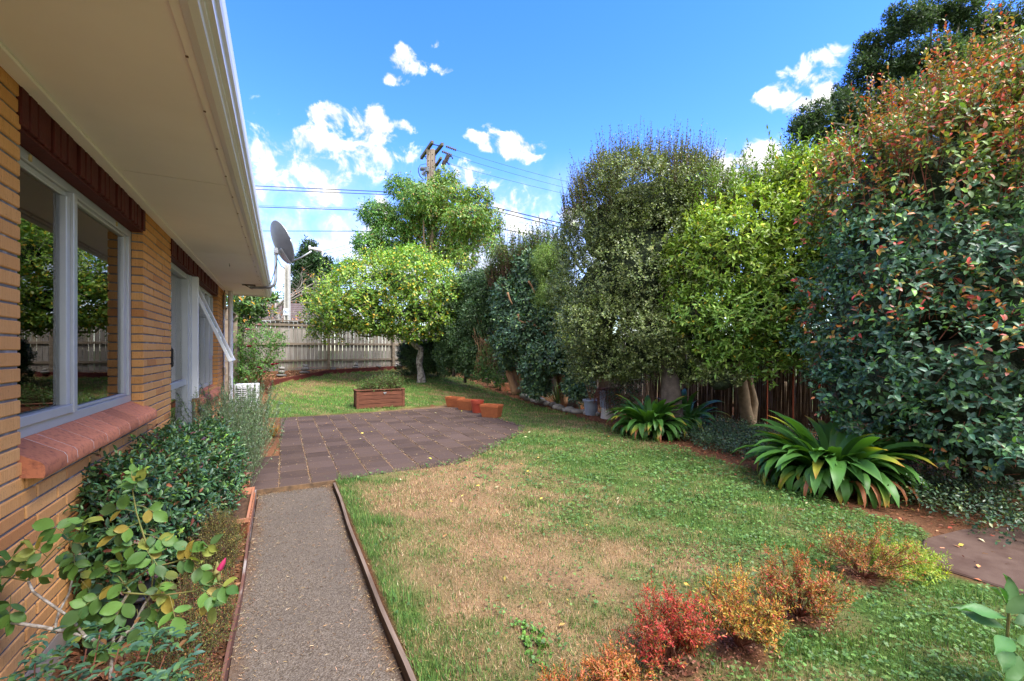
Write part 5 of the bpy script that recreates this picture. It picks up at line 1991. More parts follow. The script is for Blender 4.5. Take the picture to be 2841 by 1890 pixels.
# --- leafless tree over the neighbour's roof
bt = thing('bare_tree', P(770, 960, 28), 'tangled leafless grey tree with a few orange leaves behind the pole', 'tree')
rb_ = random.Random(21)
limb('trunk', bt, M_BARK_GREY, [P(780, 960, 28), P(772, 880, 28), P(765, 850, 28)], .16, .11, 8)
br_ = MB()
lv = []


def branch(p, d, ln, r, depth):
    pts = [p]
    q, dd = p.copy(), d.normalized()
    for i in range(5):
        dd = (dd + Vector((rb_.gauss(0, .2), rb_.gauss(0, .2), rb_.gauss(-.02, .16)))).normalized()
        q = q + dd * ln / 5
        pts.append(q.copy())
    br_.tube(pts, [r * (1 - .14 * i) for i in range(6)], 4, False)
    if rb_.random() < .3: lv.append(pts[rb_.randrange(2, 6)])
    if depth:
        for _ in range(3 if depth > 1 else 4):
            k_ = rb_.randrange(1, 6)
            nd = (dd + Vector((rb_.gauss(0, .8), rb_.gauss(0, .8), rb_.gauss(.0, .6)))).normalized()
            branch(pts[k_], nd, ln * .66, r * .55, depth - 1)


for i in range(9):
    a_ = rb_.uniform(0, 6.28)
    branch(P(765, 852, 28), Vector(AX_R) * math.cos(a_) * 1.2 + Vector(AX_F) * math.sin(a_) * .8 + Vector((0, 0, rb_.uniform(.1, 1.0))), 2.7, .06, 3)
br_.build('branches', simple('bare_branch', (.30, .265, .24), (.20, .17, .15), 6, .9), bt)['kind'] = 'stuff'
rng = np.random.default_rng(5)
lvn = np.array([tuple(p) for p in lv for _ in range(4)]) + rng.normal(0, .12, (len(lv) * 4, 3))
keep = lvn @ AX_R < P(800, 800, 28).dot(Vector(AX_R)) + 1.0
lvn = lvn[keep]
nlv = len(lvn)
foliage('dead_leaves', bt, M_DRY, lvn, rng.normal(size=(nlv, 3)), rng.normal(size=(nlv, 3)), rng.uniform(.08, .16, nlv), rng.uniform(.05, .09, nlv), palette(nlv, rng, [(.38, .14, .05), (.45, .2, .09)], [1, 1]))

# --- large-leaved shrub with yellowing leaves at the left corner
mg = thing('magnolia_shrub', P(680, 960, 13.6), 'large-leaved shrub with yellow dying leaves beyond the downpipe', 'shrub')


def mg_col(c, s, rng):
    y = rng.random(len(c)) < .07
    return np.where(y[:, None], palette(len(c), rng, [(.65, .38, .03), (.6, .28, .03)], [1, 1], .1), c)


limb('stem', mg, M_BARK_DARK, [P(668, 1050, 13.6), P(672, 950, 13.6), P(685, 860, 13.6)], .05, .02, 7)
crown(mg, [lump(695, 850, 13.8, 52, 34, .6), lump(655, 865, 13.8, 40, 50, .6), lump(730, 830, 14.2, 28, 24, .5), lump(690, 815, 14.2, 40, 30, .5)], 330, 7, .22, .19, .07, [(.085, .17, .035), (.05, .11, .03), (.13, .22, .05)], [3, 3, 1.4], M_GLOSS, 'oval', .5, .6, .4, .1, 0, (.3, 1.0), .2, .6, 7, mg_col, core=.35)

# --- rose bush with magenta flowers
rbush = thing('rose_bush', P(700, 1058, 13.2), 'tall rose bush with magenta blooms in front of the back fence', 'rose bush', 'roses')
rl = random.Random(31)
bp = P(700, 1060, 13.2)
mb = MB()
for i in range(16):
    e = P(rl.uniform(660, 785), rl.uniform(900, 1010), 13.2 + rl.uniform(-.5, .6))
    mb.tube(wobble(bp + Vector((rl.uniform(-.2, .2), rl.uniform(-.2, .2), -.1)), e, 7, .05, rl), [.012 - .0012 * k_ for k_ in range(8)], 5, False)
mb.build('canes', M_CANE_G, rbush)['kind'] = 'stuff'
crown(rbush, [lump(690, 960, 13.2, 42, 60, .5), lump(735, 950, 13.3, 40, 50, .5), lump(680, 1040, 13.0, 36, 26, .45), lump(770, 950, 13.2, 18, 26, .3), lump(735, 1010, 13.1, 34, 36, .4)], 620, 6, .2, .075, .045, [(.085, .19, .04), (.12, .25, .05), (.06, .14, .04)], [3, 2, 1.5], None, 'diamond', .4, .6, .5, .1, 0, (.2, 1.0), .25, .7, 8)
M_ROSE = simple('rose_petal', (.24, .012, .05), (.36, .03, .10), 30, .6)
M_ROSEP = simple('rose_petal_pale', (.62, .36, .38), (.5, .2, .26), 30, .6)


def rose(parent, c, r, mat, seed):
    rr = random.Random(seed)
    vs, fs = [], []
    for k_ in range(13):
        a_ = k_ * 2.4
        tl = .25 + .75 * k_ / 13
        o_ = Vector((math.cos(a_), math.sin(a_), 0))
        sdv = Vector((-math.sin(a_), math.cos(a_), 0))
        b = c + o_ * r * .08
        w = r * (.35 + .5 * tl)
        m_ = c + o_ * r * (.25 + .5 * tl) + Vector((0, 0, r * (.75 - .45 * tl)))
        e_ = c + o_ * r * (.3 + .8 * tl) + Vector((0, 0, r * (1.1 - .75 * tl)))
        i0 = len(vs)
        vs += [b, m_ - sdv * w, m_ + sdv * w, e_ - sdv * w * .6, e_ + sdv * w * .6]
        fs += [(i0, i0 + 2, i0 + 1), (i0 + 1, i0 + 2, i0 + 4, i0 + 3)]
    return MB().add(vs, fs).build('bloom', mat, parent, smooth='all')


for i, (px, py, r_, m_) in enumerate(((691, 964, .075, M_ROSE), (757, 1014, .07, M_ROSE), (767, 1012, .06, M_ROSE), (719, 1022, .06, M_ROSE), (724, 1026, .05, M_ROSE), (687, 917, .07, M_ROSEP), (721, 904, .06, M_ROSEP), (734, 1034, .05, M_ROSE))):
    rose(rbush, P(px, py, 12.75), r_, m_, i)

# --- clipped dark shrubs in the back corner
DK = [(.056, .112, .045), (.078, .145, .054), (.038, .08, .038), (.12, .19, .066)]
bx_ = thing('box_shrub', P(1165, 1020, 17.3), 'dense dark green shrub under the lemon branches by the fence', 'shrub')
limb('stem', bx_, M_BARK_DARK, [P(1165, 1040, 17.3), P(1160, 960, 17.3)], .05, .02, 6)
crown(bx_, [lump(1150, 985, 17.2, 46, 42, .8), lump(1205, 980, 17.0, 42, 50, .8), lump(1180, 1010, 17.0, 55, 26, .7)], 6000, 5, .12, .065, .038, DK, [3, 2, 2, 1], M_GLOSS, 'diamond', .5, .6, .4, 0, 0, (.75, 1.02), .14, .2, 9, core=.8, clump=(8, .4))

hb = thing('dark_hedge', P(1300, 1060, 15), 'tall small-leaved dark hedge right of the lemon tree', 'hedge')
for x, y0, y1 in ((1290, 1062, 930), (1320, 1055, 900), (1258, 1045, 900)):
    limb('stem', hb, M_BARK_DARK, interp_poly([P(x, y0, 15.3), P(x + 5, (y0 + y1) / 2, 15.3), P(x - 6, y1, 15.3)], 6), .06, .03, 7)
hb_l = [lump(1262, 930, 15.6, 52, 105, 1.0), lump(1310, 970, 14.8, 48, 88, .9), lump(1285, 850, 15.6, 62, 62, 1.1), lump(1335, 880, 14.6, 52, 80, 1.0), lump(1360, 810, 14.6, 50, 50, 1.0), lump(1310, 800, 15.2, 50, 40, .9)]
crown(hb, hb_l, 17000, 5, .13, .078, .044, DK + [(.08, .14, .045)], [3, 2, 2, 1, .8], M_GLOSS, 'diamond', .45, .6, .4, .05, 0, (.7, 1.02), .15, .2, 10, zmin=.6, core=.6, clump=(12, .38))
# stray tan vine stems in front of the hedge
vn = thing('bare_vine', P(1350, 1060, 13.7), 'thin tan vine stems tangled between the dark hedge and the glossy tree', 'vine')
rl = random.Random(41)
mb = MB()
for i in range(34):
    mb.tube(wobble(P(rl.uniform(1318, 1400), rl.uniform(1010, 1050), 13.6), P(rl.uniform(1310, 1400), rl.uniform(870, 950), 13.6), 8, .10, rl), .010, 4, False)
mb.build('stems', simple('vine_tan', (.30, .19, .10), (.2, .12, .07), 9), vn)['kind'] = 'stuff'
crown(vn, [lump(1365, 985, 13.7, 44, 60, .4), lump(1345, 1030, 13.6, 34, 34, .3)], 420, 6, .2, .075, .04, [(.085, .16, .045), (.13, .22, .06), (.05, .1, .035)], [2, 1.2, 1], None, 'diamond', .2, .6, .5, .2, 0, (.2, 1.), .2, .6, 11)
ro = thing('rose_bush', P(1385, 1060, 13.6), 'low green rose bush with tiny pink buds left of the old trough', 'rose bush', 'roses')
crown(ro, [lump(1390, 1040, 13.5, 34, 34, .4), lump(1350, 1035, 13.8, 18, 28, .3)], 300, 6, .16, .07, .04, [(.06, .13, .04), (.1, .19, .05)], [1, 1], None, 'diamond', .4, .6, .5, 0, 0, (.2, 1.), .2, .6, 12, name='leaves')
for i, (px, py) in enumerate(((1349, 1053), (1372, 1062), (1396, 1052))):
    rose(ro, P(px, py, 13.0), .035, M_ROSEP, i)

# --- glossy blue-green tree on tan trunks
BG = [(.062, .125, .08), (.085, .165, .095), (.046, .095, .066), (.12, .21, .09), (.18, .28, .085)]
gt = thing('glossy_tree', P(1480, 1090, 12.8), 'glossy blue-green tree on smooth tan trunks behind the stone edging', 'tree')
for pts, D, r0 in (([(1432, 1092), (1418, 1050), (1402, 1005), (1392, 960), (1400, 900)], 13.1, .12), ([(1436, 1092), (1432, 1050), (1420, 1000), (1425, 940)], 13.2, .10), ([(1452, 1090), (1446, 1040), (1442, 1000), (1450, 930)], 13.2, .11),
                   ([(1573, 1122), (1562, 1075), (1548, 1030), (1535, 990), (1500, 940), (1490, 880)], 12.4, .13), ([(1575, 1120), (1572, 1070), (1556, 1030), (1560, 980)], 12.4, .10)):
    trunk('trunk', gt, M_BARK_TAN, [P(x, y, D) for x, y in pts], r0, r0 * .55, 10, .07, int(pts[0][0]))
for pts in ([(1437, 872), (1440, 890), (1455, 896), (1478, 890)], [(1408, 812), (1414, 830), (1422, 845)], [(1466, 780), (1476, 795), (1484, 815)], [(1480, 900), (1500, 915), (1515, 930)], [(1530, 960), (1560, 970), (1590, 1000), (1610, 1020)], [(1548, 1020), (1575, 1035), (1600, 1060)], [(1540, 935), (1555, 945), (1562, 965)]):
    limb('limb', gt, M_BARK_TAN, interp_poly([P(x, y, 11.6) for x, y in pts], 8), .032, .012, 7)
gl_ = [lump(1425, 840, 12.9, 62, 85, 1.1), lump(1490, 800, 12.8, 72, 90, 1.2), lump(1450, 930, 12.4, 66, 60, .9), lump(1540, 890, 12.2, 66, 80, 1.0), lump(1540, 990, 11.6, 66, 44, .7), lump(1490, 1010, 12.0, 48, 44, .6), lump(1585, 960, 11.4, 46, 60, .6), lump(1600, 1070, 11.2, 34, 34, .35), lump(1490, 1075, 12.2, 34, 24, .4), lump(1410, 950, 12.9, 38, 60, .6)]
crown(gt, gl_, 9500, 6, .18, .105, .064, BG, [3, 3, 2, 2, .8], M_GLOSS, 'oval', .35, .65, .5, .1, 0, (.55, 1.02), .22, .25, 13, core=.5, clump=(9, .42), twig=(M_TWIG, .006, .25))
# upright new shoots along its top
tp_ = [lump(1450, 740, 12.9, 70, 42, .9), lump(1520, 720, 12.6, 46, 50, .7), lump(1400, 770, 13.2, 45, 35, .8)]
crown(gt, tp_, 800, 14, .6, .10, .045, [(.085, .155, .035), (.055, .115, .035), (.15, .2, .05), (.2, .12, .05)], [3, 3, 1.5, .5], M_GLOSS, 'diamond', 1.6, .4, .25, 0, 0, (.6, 1.02), .2, .5, 14, name='new_shoots', twig=(M_TWIG, .007, 1.0))

# --- feathery light green shrub on a pollarded trunk
ft = thing('feathery_shrub', P(1592, 1125, 11.8), 'light feathery shrub sprouting from a knobbly pollarded trunk', 'shrub')
trunk('trunk', ft, M_BARK_DARK, [P(x, y, 11.8) for x, y in ((1592, 1130), (1588, 1060), (1582, 990), (1586, 930), (1594, 895), (1606, 880))], .105, .13, 12, .14, 5)
MB().tube([P(1580, 905, 11.7), P(1594, 893, 11.7), P(1612, 890, 11.7)], [.08, .16, .07], 10).build('knob', M_BARK_DARK, ft, smooth='all')
rl = random.Random(51)
mb = MB()
for i in range(46):
    mb.tube(wobble(P(1594 + rl.uniform(-12, 12), 890, 11.7), P(1545 + rl.uniform(-55, 60), rl.uniform(720, 850), 11.7 + rl.uniform(-.5, .5)), 7, .06, rl), [.012 - .0012 * k_ for k_ in range(8)], 4, False)
mb.build('stems', M_TWIG, ft)['kind'] = 'stuff'
crown(ft, [lump(1525, 745, 11.8, 44, 62, .6), lump(1535, 830, 11.6, 44, 50, .6), lump(1575, 850, 11.5, 34, 40, .5)], 4200, 8, .2, .065, .016, [(.18, .27, .07), (.12, .2, .055), (.24, .32, .09)], [3, 2, 1], None, 'diamond', .7, .6, .4, 0, 0, (.4, 1.03), .2, .4, 15, core=.55)

# --- big round grey-green shrub
pg = G(1872, 1207)
pt = thing('round_shrub_tree', pg, 'huge round grey-green small-leaved tree on a thick dark trunk', 'tree')
DPT = pg.x * ST + pg.y * CT
trunk('trunk', pt, M_BARK_DARK, [pg - Vector((0, 0, .1))] + [P(x, y, DPT + k_ * .08) for k_, (x, y) in enumerate(((1868, 1150), (1862, 1090), (1858, 1040), (1850, 980), (1835, 920)))], .185, .15, 16, .06, 6)
rl = random.Random(61)
for i in range(12):
    limb('limb', pt, M_BARK_DARK, wobble(P(1845, 960, DPT + .3), P(1600 + i * 34, rl.uniform(560, 900), 9.3 + rl.uniform(-.8, .8)), 8, .12, rl), .07, .02, 6)
pl_ = [lump(1770, 760, 9.2, 200, 250, 1.5), lump(1650, 850, 9.3, 110, 190, 1.2), lump(1790, 590, 9.4, 185, 140, 1.4), lump(1690, 650, 9.4, 120, 140, 1.2), lump(1880, 560, 9.4, 105, 110, 1.1), lump(1850, 910, 8.9, 100, 110, 1.0),
       lump(1680, 1000, 9.0, 80, 75, .8), lump(1800, 960, 8.6, 110, 85, .9), lump(1915, 1030, 8.3, 70, 55, .5), lump(2000, 1060, 7.6, 55, 40, .4)]


def pit_col(c, s, rng):
    z = s['pos'][:, 2]
    k = np.clip((z - 3.6) / 2.2, 0, 1)
    br_ = (snoise(s['pos'], 71, 2.2) > .55) & (rng.random(len(c)) < .45)
    c = c * (1 + .10 * k[:, None] * np.array((.9, .35, -.2)))
    return np.where(br_[:, None], c * np.array((1.7, 1.75, 1.2)), c)


PC = [(.135, .175, .06), (.105, .14, .05), (.185, .235, .075), (.075, .105, .044), (.26, .31, .10)]
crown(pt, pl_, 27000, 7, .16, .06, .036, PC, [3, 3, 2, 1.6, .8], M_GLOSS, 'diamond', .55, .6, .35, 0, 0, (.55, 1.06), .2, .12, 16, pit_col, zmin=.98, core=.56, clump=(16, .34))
tops = [lump(1790, 560, 9.4, 190, 120, 1.3), lump(1680, 640, 9.4, 130, 140, 1.1), lump(1890, 560, 9.4, 105, 105, 1.0)]
rng = np.random.default_rng(17)
Pn, Nn, Dn = sample(tops, 1900, rng, (.84, 1.0), .1, 4, .5, None, .8, 3)
k_ = Nn[:, 2] > .25
Pn, Nn = Pn[k_], Nn[k_]
s = shoots(Pn, unit(np.array((0, 0, 1.5)) + Nn * .35 + rng.normal(0, .12, Pn.shape)), 16, np.full(len(Pn), .55) * rng.uniform(.5, 1.25, len(Pn)), .05, .028, rng, 70, 30)
c = palette(len(s['pos']), rng, [(.125, .16, .055), (.095, .13, .05), (.18, .22, .075)], [3, 2, 1], .2)
foliage('new_shoots', pt, M_GLOSS, s['pos'], s['d'], s['nrm'], s['L'], s['W'], c, 'diamond')
twigs('twigs', pt, M_TWIG, s['base'], s['axis'], s['sl'], .005, rng, 1.0)

# --- lime-green shrub tree
lg = Vector((7.75, 5.55, 0))
lt = thing('lime_green_tree', lg, 'lime-green wavy-leaved tree on pale forked trunks', 'tree')
for pts, D, r0, r1 in (([(2079, 1192), (2070, 1140), (2062, 1090), (2056, 1040), (2060, 960)], 8.7, .13, .07), ([(2082, 1190), (2092, 1120), (2080, 1060), (2100, 980)], 8.75, .09, .05),
                       ([(2162, 1175), (2166, 1110), (2160, 1060), (2168, 1000), (2172, 900), (2190, 760)], 9.0, .10, .05), ([(2182, 1175), (2180, 1110), (2174, 1060)], 8.95, .07, .06), ([(2212, 1170), (2228, 1090), (2258, 1010), (2280, 940)], 9.2, .2, .13)):
    trunk('trunk', lt, M_BARK_PALE, [P(x, y, D) for x, y in pts], r0, r1, 12, .07, int(pts[0][0]))
rl = random.Random(71)
for i in range(14):
    limb('limb', lt, M_BARK_PALE, wobble(P(2080 + rl.uniform(-20, 100), 960, 8.8), P(rl.uniform(1900, 2330), rl.uniform(520, 900), 8.6 + rl.uniform(-.6, .6)), 8, .1, rl), .04, .012, 6)
lm = [lump(1985, 720, 8.1, 125, 150, .9), lump(2110, 680, 8.1, 120, 135, .9), lump(2230, 610, 8.0, 110, 140, .9), lump(2080, 850, 7.8, 140, 120, .8), lump(2210, 800, 7.7, 120, 150, .8), lump(1950, 880, 7.9, 95, 95, .7), lump(2050, 990, 7.7, 100, 70, .5), lump(2180, 960, 7.6, 100, 70, .5), lump(2300, 700, 7.6, 75, 140, .7), lump(1900, 750, 8.2, 62, 85, .5), lump(2240, 500, 8.1, 70, 60, .6)]


def lime_col(c, s, rng):
    z = s['pos'][:, 2]
    k = np.clip((z - 2.0) / 2.4, 0, 1)[:, None]
    y = rng.random(len(c)) < .012
    c = c * (1 - k * .0) + k * c * np.array((.85, .45, .05))
    return np.where(y[:, None], np.array((.6, .4, .04)), c)


LG = [(.15, .28, .045), (.20, .34, .055), (.11, .22, .045), (.27, .40, .07)]
crown(lt, lm, 6500, 8, .22, .11, .043, LG, [3, 2.5, 2, 1.4], M_GLOSS, 'oval', .5, .6, .4, .08, 0, (.5, 1.03), .2, .2, 18, lime_col, zmin=1.12, core=.5, clump=(10, .40), twig=(M_TWIG, .005, .3))
crown(lt, [lump(2190, 520, 8.0, 110, 60, .7), lump(2040, 575, 8.2, 130, 55, .7), lump(2290, 500, 7.9, 60, 60, .6)], 330, 16, .5, .11, .04, [(.17, .27, .045), (.23, .34, .06), (.12, .21, .04)], [3, 2, 2], M_GLOSS, 'oval', 1.3, .5, .3, 0, 0, (.7, 1.03), .2, .6, 19, name='new_shoots', twig=(M_TWIG, .006, 1.0))

# --- dark clumpy conifer far right
bc = thing('tall_dark_tree', P(2560, 900, 27), 'tall dark clumpy tree rising behind the red-tipped hedge', 'tree')
BCL = [(2591, 40, 72, 32), (2520, 62, 52, 40), (2662, 44, 50, 36), (2783, 58, 56, 40), (2703, 105, 84, 36), (2470, 105, 28, 26), (2421, 140, 46, 30), (2412, 190, 42, 40), (2520, 172, 64, 44), (2591, 150, 52, 40), (2354, 252, 38, 34), (2341, 295, 42, 42), (2256, 330, 50, 34), (2236, 370, 50, 38), (2203, 455, 44, 36), (2305, 430, 48, 50), (2300, 370, 34, 34), (2660, 180, 80, 50), (2800, 150, 70, 60), (2450, 240, 40, 40), (2380, 340, 60, 60), (2480, 330, 80, 80), (2600, 280, 90, 80), (2720, 260, 90, 80), (2260, 500, 60, 40)]
rl = random.Random(81)
lim = []
for i, (x, y, rx, ry) in enumerate(BCL):
    D = 27 + rl.uniform(-1.2, 1.2)
    lim.append(lump(x, y, D, rx, ry, rx * 27 / FPX * .8))
    if i < 18:
        limb('limb', bc, M_BARK_GREY, wobble(P(2560 + (x - 2560) * .35, 380 + (y - 380) * .3, 27), P(x, y + 6, D), 7, .15, rl), .13, .04, 5)
limb('trunk', bc, M_BARK_GREY, [P(2560, 950, 27), P(2560, 500, 27), P(2570, 250, 27), P(2600, 120, 27)], .5, .12, 9)
crown(bc, lim, 15000, 5, .3, .24, .10, [(.055, .092, .048), (.075, .12, .06), (.04, .066, .038), (.10, .145, .068)], [3, 2.4, 2, .8], None, 'diamond', .9, .6, .3, 0, 0, (.55, 1.05), .22, .2, 20, cull=.7, core=.5, clump=(4, .45))

# --- red-tipped hedge at the right
hg = thing('red_tipped_hedge', (6.3, 2.0, 0), 'tall dark glossy hedge with red and orange new tips at the right', 'hedge')
for i, (x, y) in enumerate(((6.95, 2.0), (7.0, 2.6), (6.8, 3.2), (7.4, 1.8), (7.2, 3.4))):
    trunk('trunk', hg, M_BARK_DARK, wobble((x, y, -.1), (x + .1, y + .1, 2.6), 6, .06, rl), .07, .035, 9, .08, i)
sy = [lump(2560, 800, 5.5, 250, 330, 1.3), lump(2720, 560, 5.6, 260, 300, 1.3), lump(2440, 880, 5.5, 160, 250, 1.0), lump(2660, 1080, 4.9, 230, 230, 1.0), lump(2480, 1080, 5.1, 150, 160, .8), lump(2800, 330, 5.8, 210, 210, 1.2), lump(2520, 520, 5.8, 170, 210, 1.1), lump(2860, 900, 4.7, 240, 420, 1.1), lump(2790, 1230, 4.4, 180, 150, .7), lump(3050, 600, 5.2, 300, 420, 1.2)]


def syz_col(c, s, rng):
    z, t_ = s['pos'][:, 2], s['t']
    n = len(c)
    k = np.clip((z - 3.05 + .35 * snoise(s['pos'], 7, 1.6)) / 1.3, 0, 1)
    idr = rng.random(len(s['base']))[s['id']]
    flush = np.clip(.5 + .8 * snoise(s['base'], 9, 2.1), 0, 1)[s['id']]
    red_p = np.clip(k * .85 * (idr < .8) + .75 * (flush > .55) * (idr < .5), 0, .92) * np.clip((t_ - .35) * 2.4, .05, 1)
    isred = rng.random(n) < red_p
    hot = palette(n, rng, [(.50, .07, .05), (.52, .19, .05), (.42, .28, .06), (.55, .22, .17), (.26, .22, .05)], [2.4, 2.4, 1.6, 1.8, 1.6], .18)
    olive = np.array((2.6, 1.75, .8)) * k[:, None] + (1 - k[:, None])
    mid = (rng.random(n) < .16 * flush + .05)
    c = np.where(mid[:, None], c * np.array((2.4, 2.3, 1.1)), c)
    return np.where(isred[:, None], hot, c * olive)


SYZ = [(.050, .115, .072), (.068, .15, .085), (.036, .085, .058), (.10, .20, .08)]
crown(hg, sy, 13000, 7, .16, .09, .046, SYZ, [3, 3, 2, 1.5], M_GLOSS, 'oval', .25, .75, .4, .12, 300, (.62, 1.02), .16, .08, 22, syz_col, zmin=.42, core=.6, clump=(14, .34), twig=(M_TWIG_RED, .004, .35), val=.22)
rng = np.random.default_rng(23)
Pn, Nn, Dn = sample(sy, 3400, rng, (.9, 1.03), .15, 4, .4, 3.4, .85, 4)
k_ = (Nn[:, 2] > .0) & (rng.random(len(Pn)) < .55)
Pn, Nn = Pn[k_], Nn[k_]
s = shoots(Pn, unit(np.array((0, 0, 1.1)) + Nn * .5 + rng.normal(0, .2, Pn.shape)), 15, np.full(len(Pn), .48), .072, .034, rng, 75, 35)
foliage('new_shoots', hg, M_GLOSS, s['pos'], s['d'], s['nrm'], s['L'], s['W'], palette(len(s['pos']), rng, [(.52, .08, .05), (.54, .21, .05), (.38, .27, .06), (.16, .21, .05), (.55, .2, .15), (.10, .17, .055)], [1.7, 2.0, 1.8, 3.2, .8, 3], .2), 'oval')
twigs('twigs', hg, M_TWIG_RED, s['base'], s['axis'], s['sl'], .005, rng, 1.0)
# ------------------------------------------------------------------ strap-leaved clumps
def strap_mesh(arch, w, tipc, seed, dead=False):
    rng = np.random.default_rng(seed)
    n = 9
    V, C = [], []
    base = np.array((.048, .14, .03)) * rng.uniform(.75, 1.25)
    for i in range(n + 1):
        t_ = i / n
        # unit length arching curve in the YZ plane
        th_ = R(78) - arch * t_ * (.55 + .6 * t_)
        if i == 0: y = z = 0.0
        else:
            y += math.cos(th_) / n; z += math.sin(th_) / n
        ww = w * min(1, .45 + 2.4 * t_) * (1 if t_ < .72 else max(.02, 1 - ((t_ - .72) / .28) ** 1.8)) * .5
        k = max(0, (t_ - tipc) / (1 - tipc)) if tipc < 1 else 0
        col = base * (1 - k) + np.array((.42, .36, .03)) * k + base * np.array((.9, .6, .2)) * t_ * .5
        if i == n and tipc < .9: col = np.array((.42, .18, .04))
        if dead: col = np.array((.32, .12, .05)) * (.7 + .5 * t_)
        for s_, f_ in ((-1, 0), (0, -.14), (1, 0)):
            V.append((s_ * ww, y + f_ * ww * math.sin(th_) * -1, z + f_ * ww * math.cos(th_) * 2.2))
            C.append(col * (1.0 if s_ else .85))
    F = []
    for i in range(n):
        for s_ in (0, 1):
            F.append((i * 3 + s_, i * 3 + s_ + 1, i * 3 + s_ + 4, i * 3 + s_ + 3))
    return np_mesh('leaf', np.array(V), np.array(F), M_STRAP, np.array(C))


M_STRAP = leaf_mat('leaf_strap', .45, .25, .35, (1.3, 1.3, .4))
STRAPS = [[strap_mesh(R(a_), .118, tc, i * 7 + j) for j, tc in enumerate((1.0, 1.0, .84, .7, .52))] for i, a_ in enumerate((58, 95, 122, 145, 170))]
DEADS = [strap_mesh(R(150), .06, 1.0, 90 + i, True) for i in range(2)]


def strap_clump(c, nleaf, L, label, spread=.22, seed=1, dead=4, lo=0.):
    rr = random.Random(seed)
    th_ = thing('strap_leaf_clump', c, label, 'plant', 'strap-leaved clumps under the trees')
    c = Vector(c)
    for i in range(nleaf):
        f = i / nleaf
        tier = min(4, int(f * 5))
        a_ = i * 2.39996 + rr.uniform(-.25, .25)
        r_ = spread * math.sqrt(f) * rr.uniform(.7, 1.1)
        sc = L * (.72 + .38 * math.sin(math.pi * min(1, f + .25))) * rr.uniform(.8, 1.15)
        row = STRAPS[tier]
        k_ = rr.choices(range(5), (3, 3, 1.6, 1.4 if tier > 1 else .3, 1.2 if tier > 2 else .1))[0]
        p = c + Vector((math.cos(a_) * r_, math.sin(a_) * r_, .02))
        place('leaf', row[k_], p, (rr.uniform(-.22, .2), rr.uniform(-.32, .32), a_ - math.pi / 2), (sc * rr.uniform(.85, 1.15), sc, sc), th_)
    for i in range(dead):
        a_ = rr.uniform(3.2, 5.6)
        place('dead_leaf', DEADS[i % 2], c + Vector((math.cos(a_) * spread, math.sin(a_) * spread, .0)), (rr.uniform(-.2, .1), 0, a_ - math.pi / 2), (L * .8, L * .8, L * .8), th_)
    return th_


strap_clump((5.72, 2.80, 0), 270, .88, 'large yellow-tipped strap-leaf clump in front of the red-tipped hedge', .40, 1, 6)
strap_clump((6.08, 6.0, 0), 200, .82, 'tall dark strap-leaf clump left of the thick dark trunk', .28, 2, 3)
strap_clump((7.1, 6.1, 0), 46, .85, 'shaded strap-leaf clump peeping out right of the thick dark trunk', .2, 3, 1)

# spiky tufts
M_TUFT = leaf_mat('leaf_tuft', .45, .2, .4)


def tuft(px, py, n, L, w, label, seed, cols, grp='spiky tufts in the right bed'):
    rng = np.random.default_rng(seed)
    g = G(px, py)
    th_ = thing('spiky_tuft', g, label, 'plant', grp)
    a_ = rng.uniform(0, 6.28, n)
    el_ = rng.uniform(.25, 1.45, n)
    d = np.stack((np.cos(a_) * np.cos(el_), np.sin(a_) * np.cos(el_), np.sin(el_)), 1)
    pos = np.array(g) + d * .03
    nr = np.stack((-np.cos(a_), -np.sin(a_), np.ones(n) * .7), 1)
    foliage('blades', th_, M_TUFT, pos, d, nr, L * rng.uniform(.6, 1.1, n), np.full(n, w) * rng.uniform(.7, 1.3, n), palette(n, rng, cols, [1] * len(cols), .2), 'blade')


TC = [(.07, .13, .05), (.10, .16, .06), (.05, .10, .045), (.2, .24, .06)]
tuft(1437, 1097, 60, .72, .028, 'spiky grass-like tuft beside the old terracotta trough', 1, TC)
tuft(1548, 1122, 75, .75, .028, 'broad spiky tuft at the foot of the tan trunk', 2, TC)
tuft(1378, 1076, 50, .6, .026, 'dark spiky tuft left of the old terracotta trough', 3, TC)
tuft(757, 1213, 240, .26, .010, 'straw-coloured dry grass tuft at the edge of the patio by the rosemary', 4, [(.42, .20, .06), (.5, .27, .09), (.34, .15, .05), (.14, .2, .04)], 'dry grass tufts')
tuft(700, 1222, 160, .24, .010, 'straw-coloured dry grass tuft under the rosemary', 5, [(.42, .20, .06), (.36, .22, .07), (.10, .17, .04)], 'dry grass tufts')

# ------------------------------------------------------------------ ground covers
def cover(name, label, cat, pts_fn, n, nl, ll, lw, cols, probs, seed, h=.14, mat=None):
    rng = np.random.default_rng(seed)
    x, y = pts_fn(rng, n)
    z = hgt(x, y)
    Pn = np.stack((x, y, z + rng.uniform(0, .6, len(x)) * h), 1)
    ax = unit(np.array((0, 0, .8)) + rng.normal(0, .6, Pn.shape))
    s = shoots(Pn, ax, nl, h * .8, ll, lw, rng, 85, 40)
    c = palette(len(s['pos']), rng, cols, probs, .25)
    V, F, C = leaf_mesh_arrays(s['pos'], s['d'], s['nrm'], s['L'], s['W'], np.clip(c, .004, .9), 'diamond')
    return tag(np_obj(name, V, F, mat or M_GLOSS, C), label, cat, kind='stuff')


def f_vinca(rng, n):
    x, y = rng.uniform(5.9, 8.2, n), rng.uniform(3.2, 6.2, n)
    k_ = (x > bed_x(y) + .18 + .12 * fnoise(x, y, 3, 4))
    return x[k_], y[k_]


VC = [(.05, .095, .05), (.07, .13, .055), (.036, .07, .042), (.115, .18, .07)]
cover('vinca_cover', 'dark trailing ground cover between the thick trunk and the pale trunks', 'ground cover', f_vinca, 4200, 5, .045, .024, VC, [3, 3, 2, 1], 3, .22)


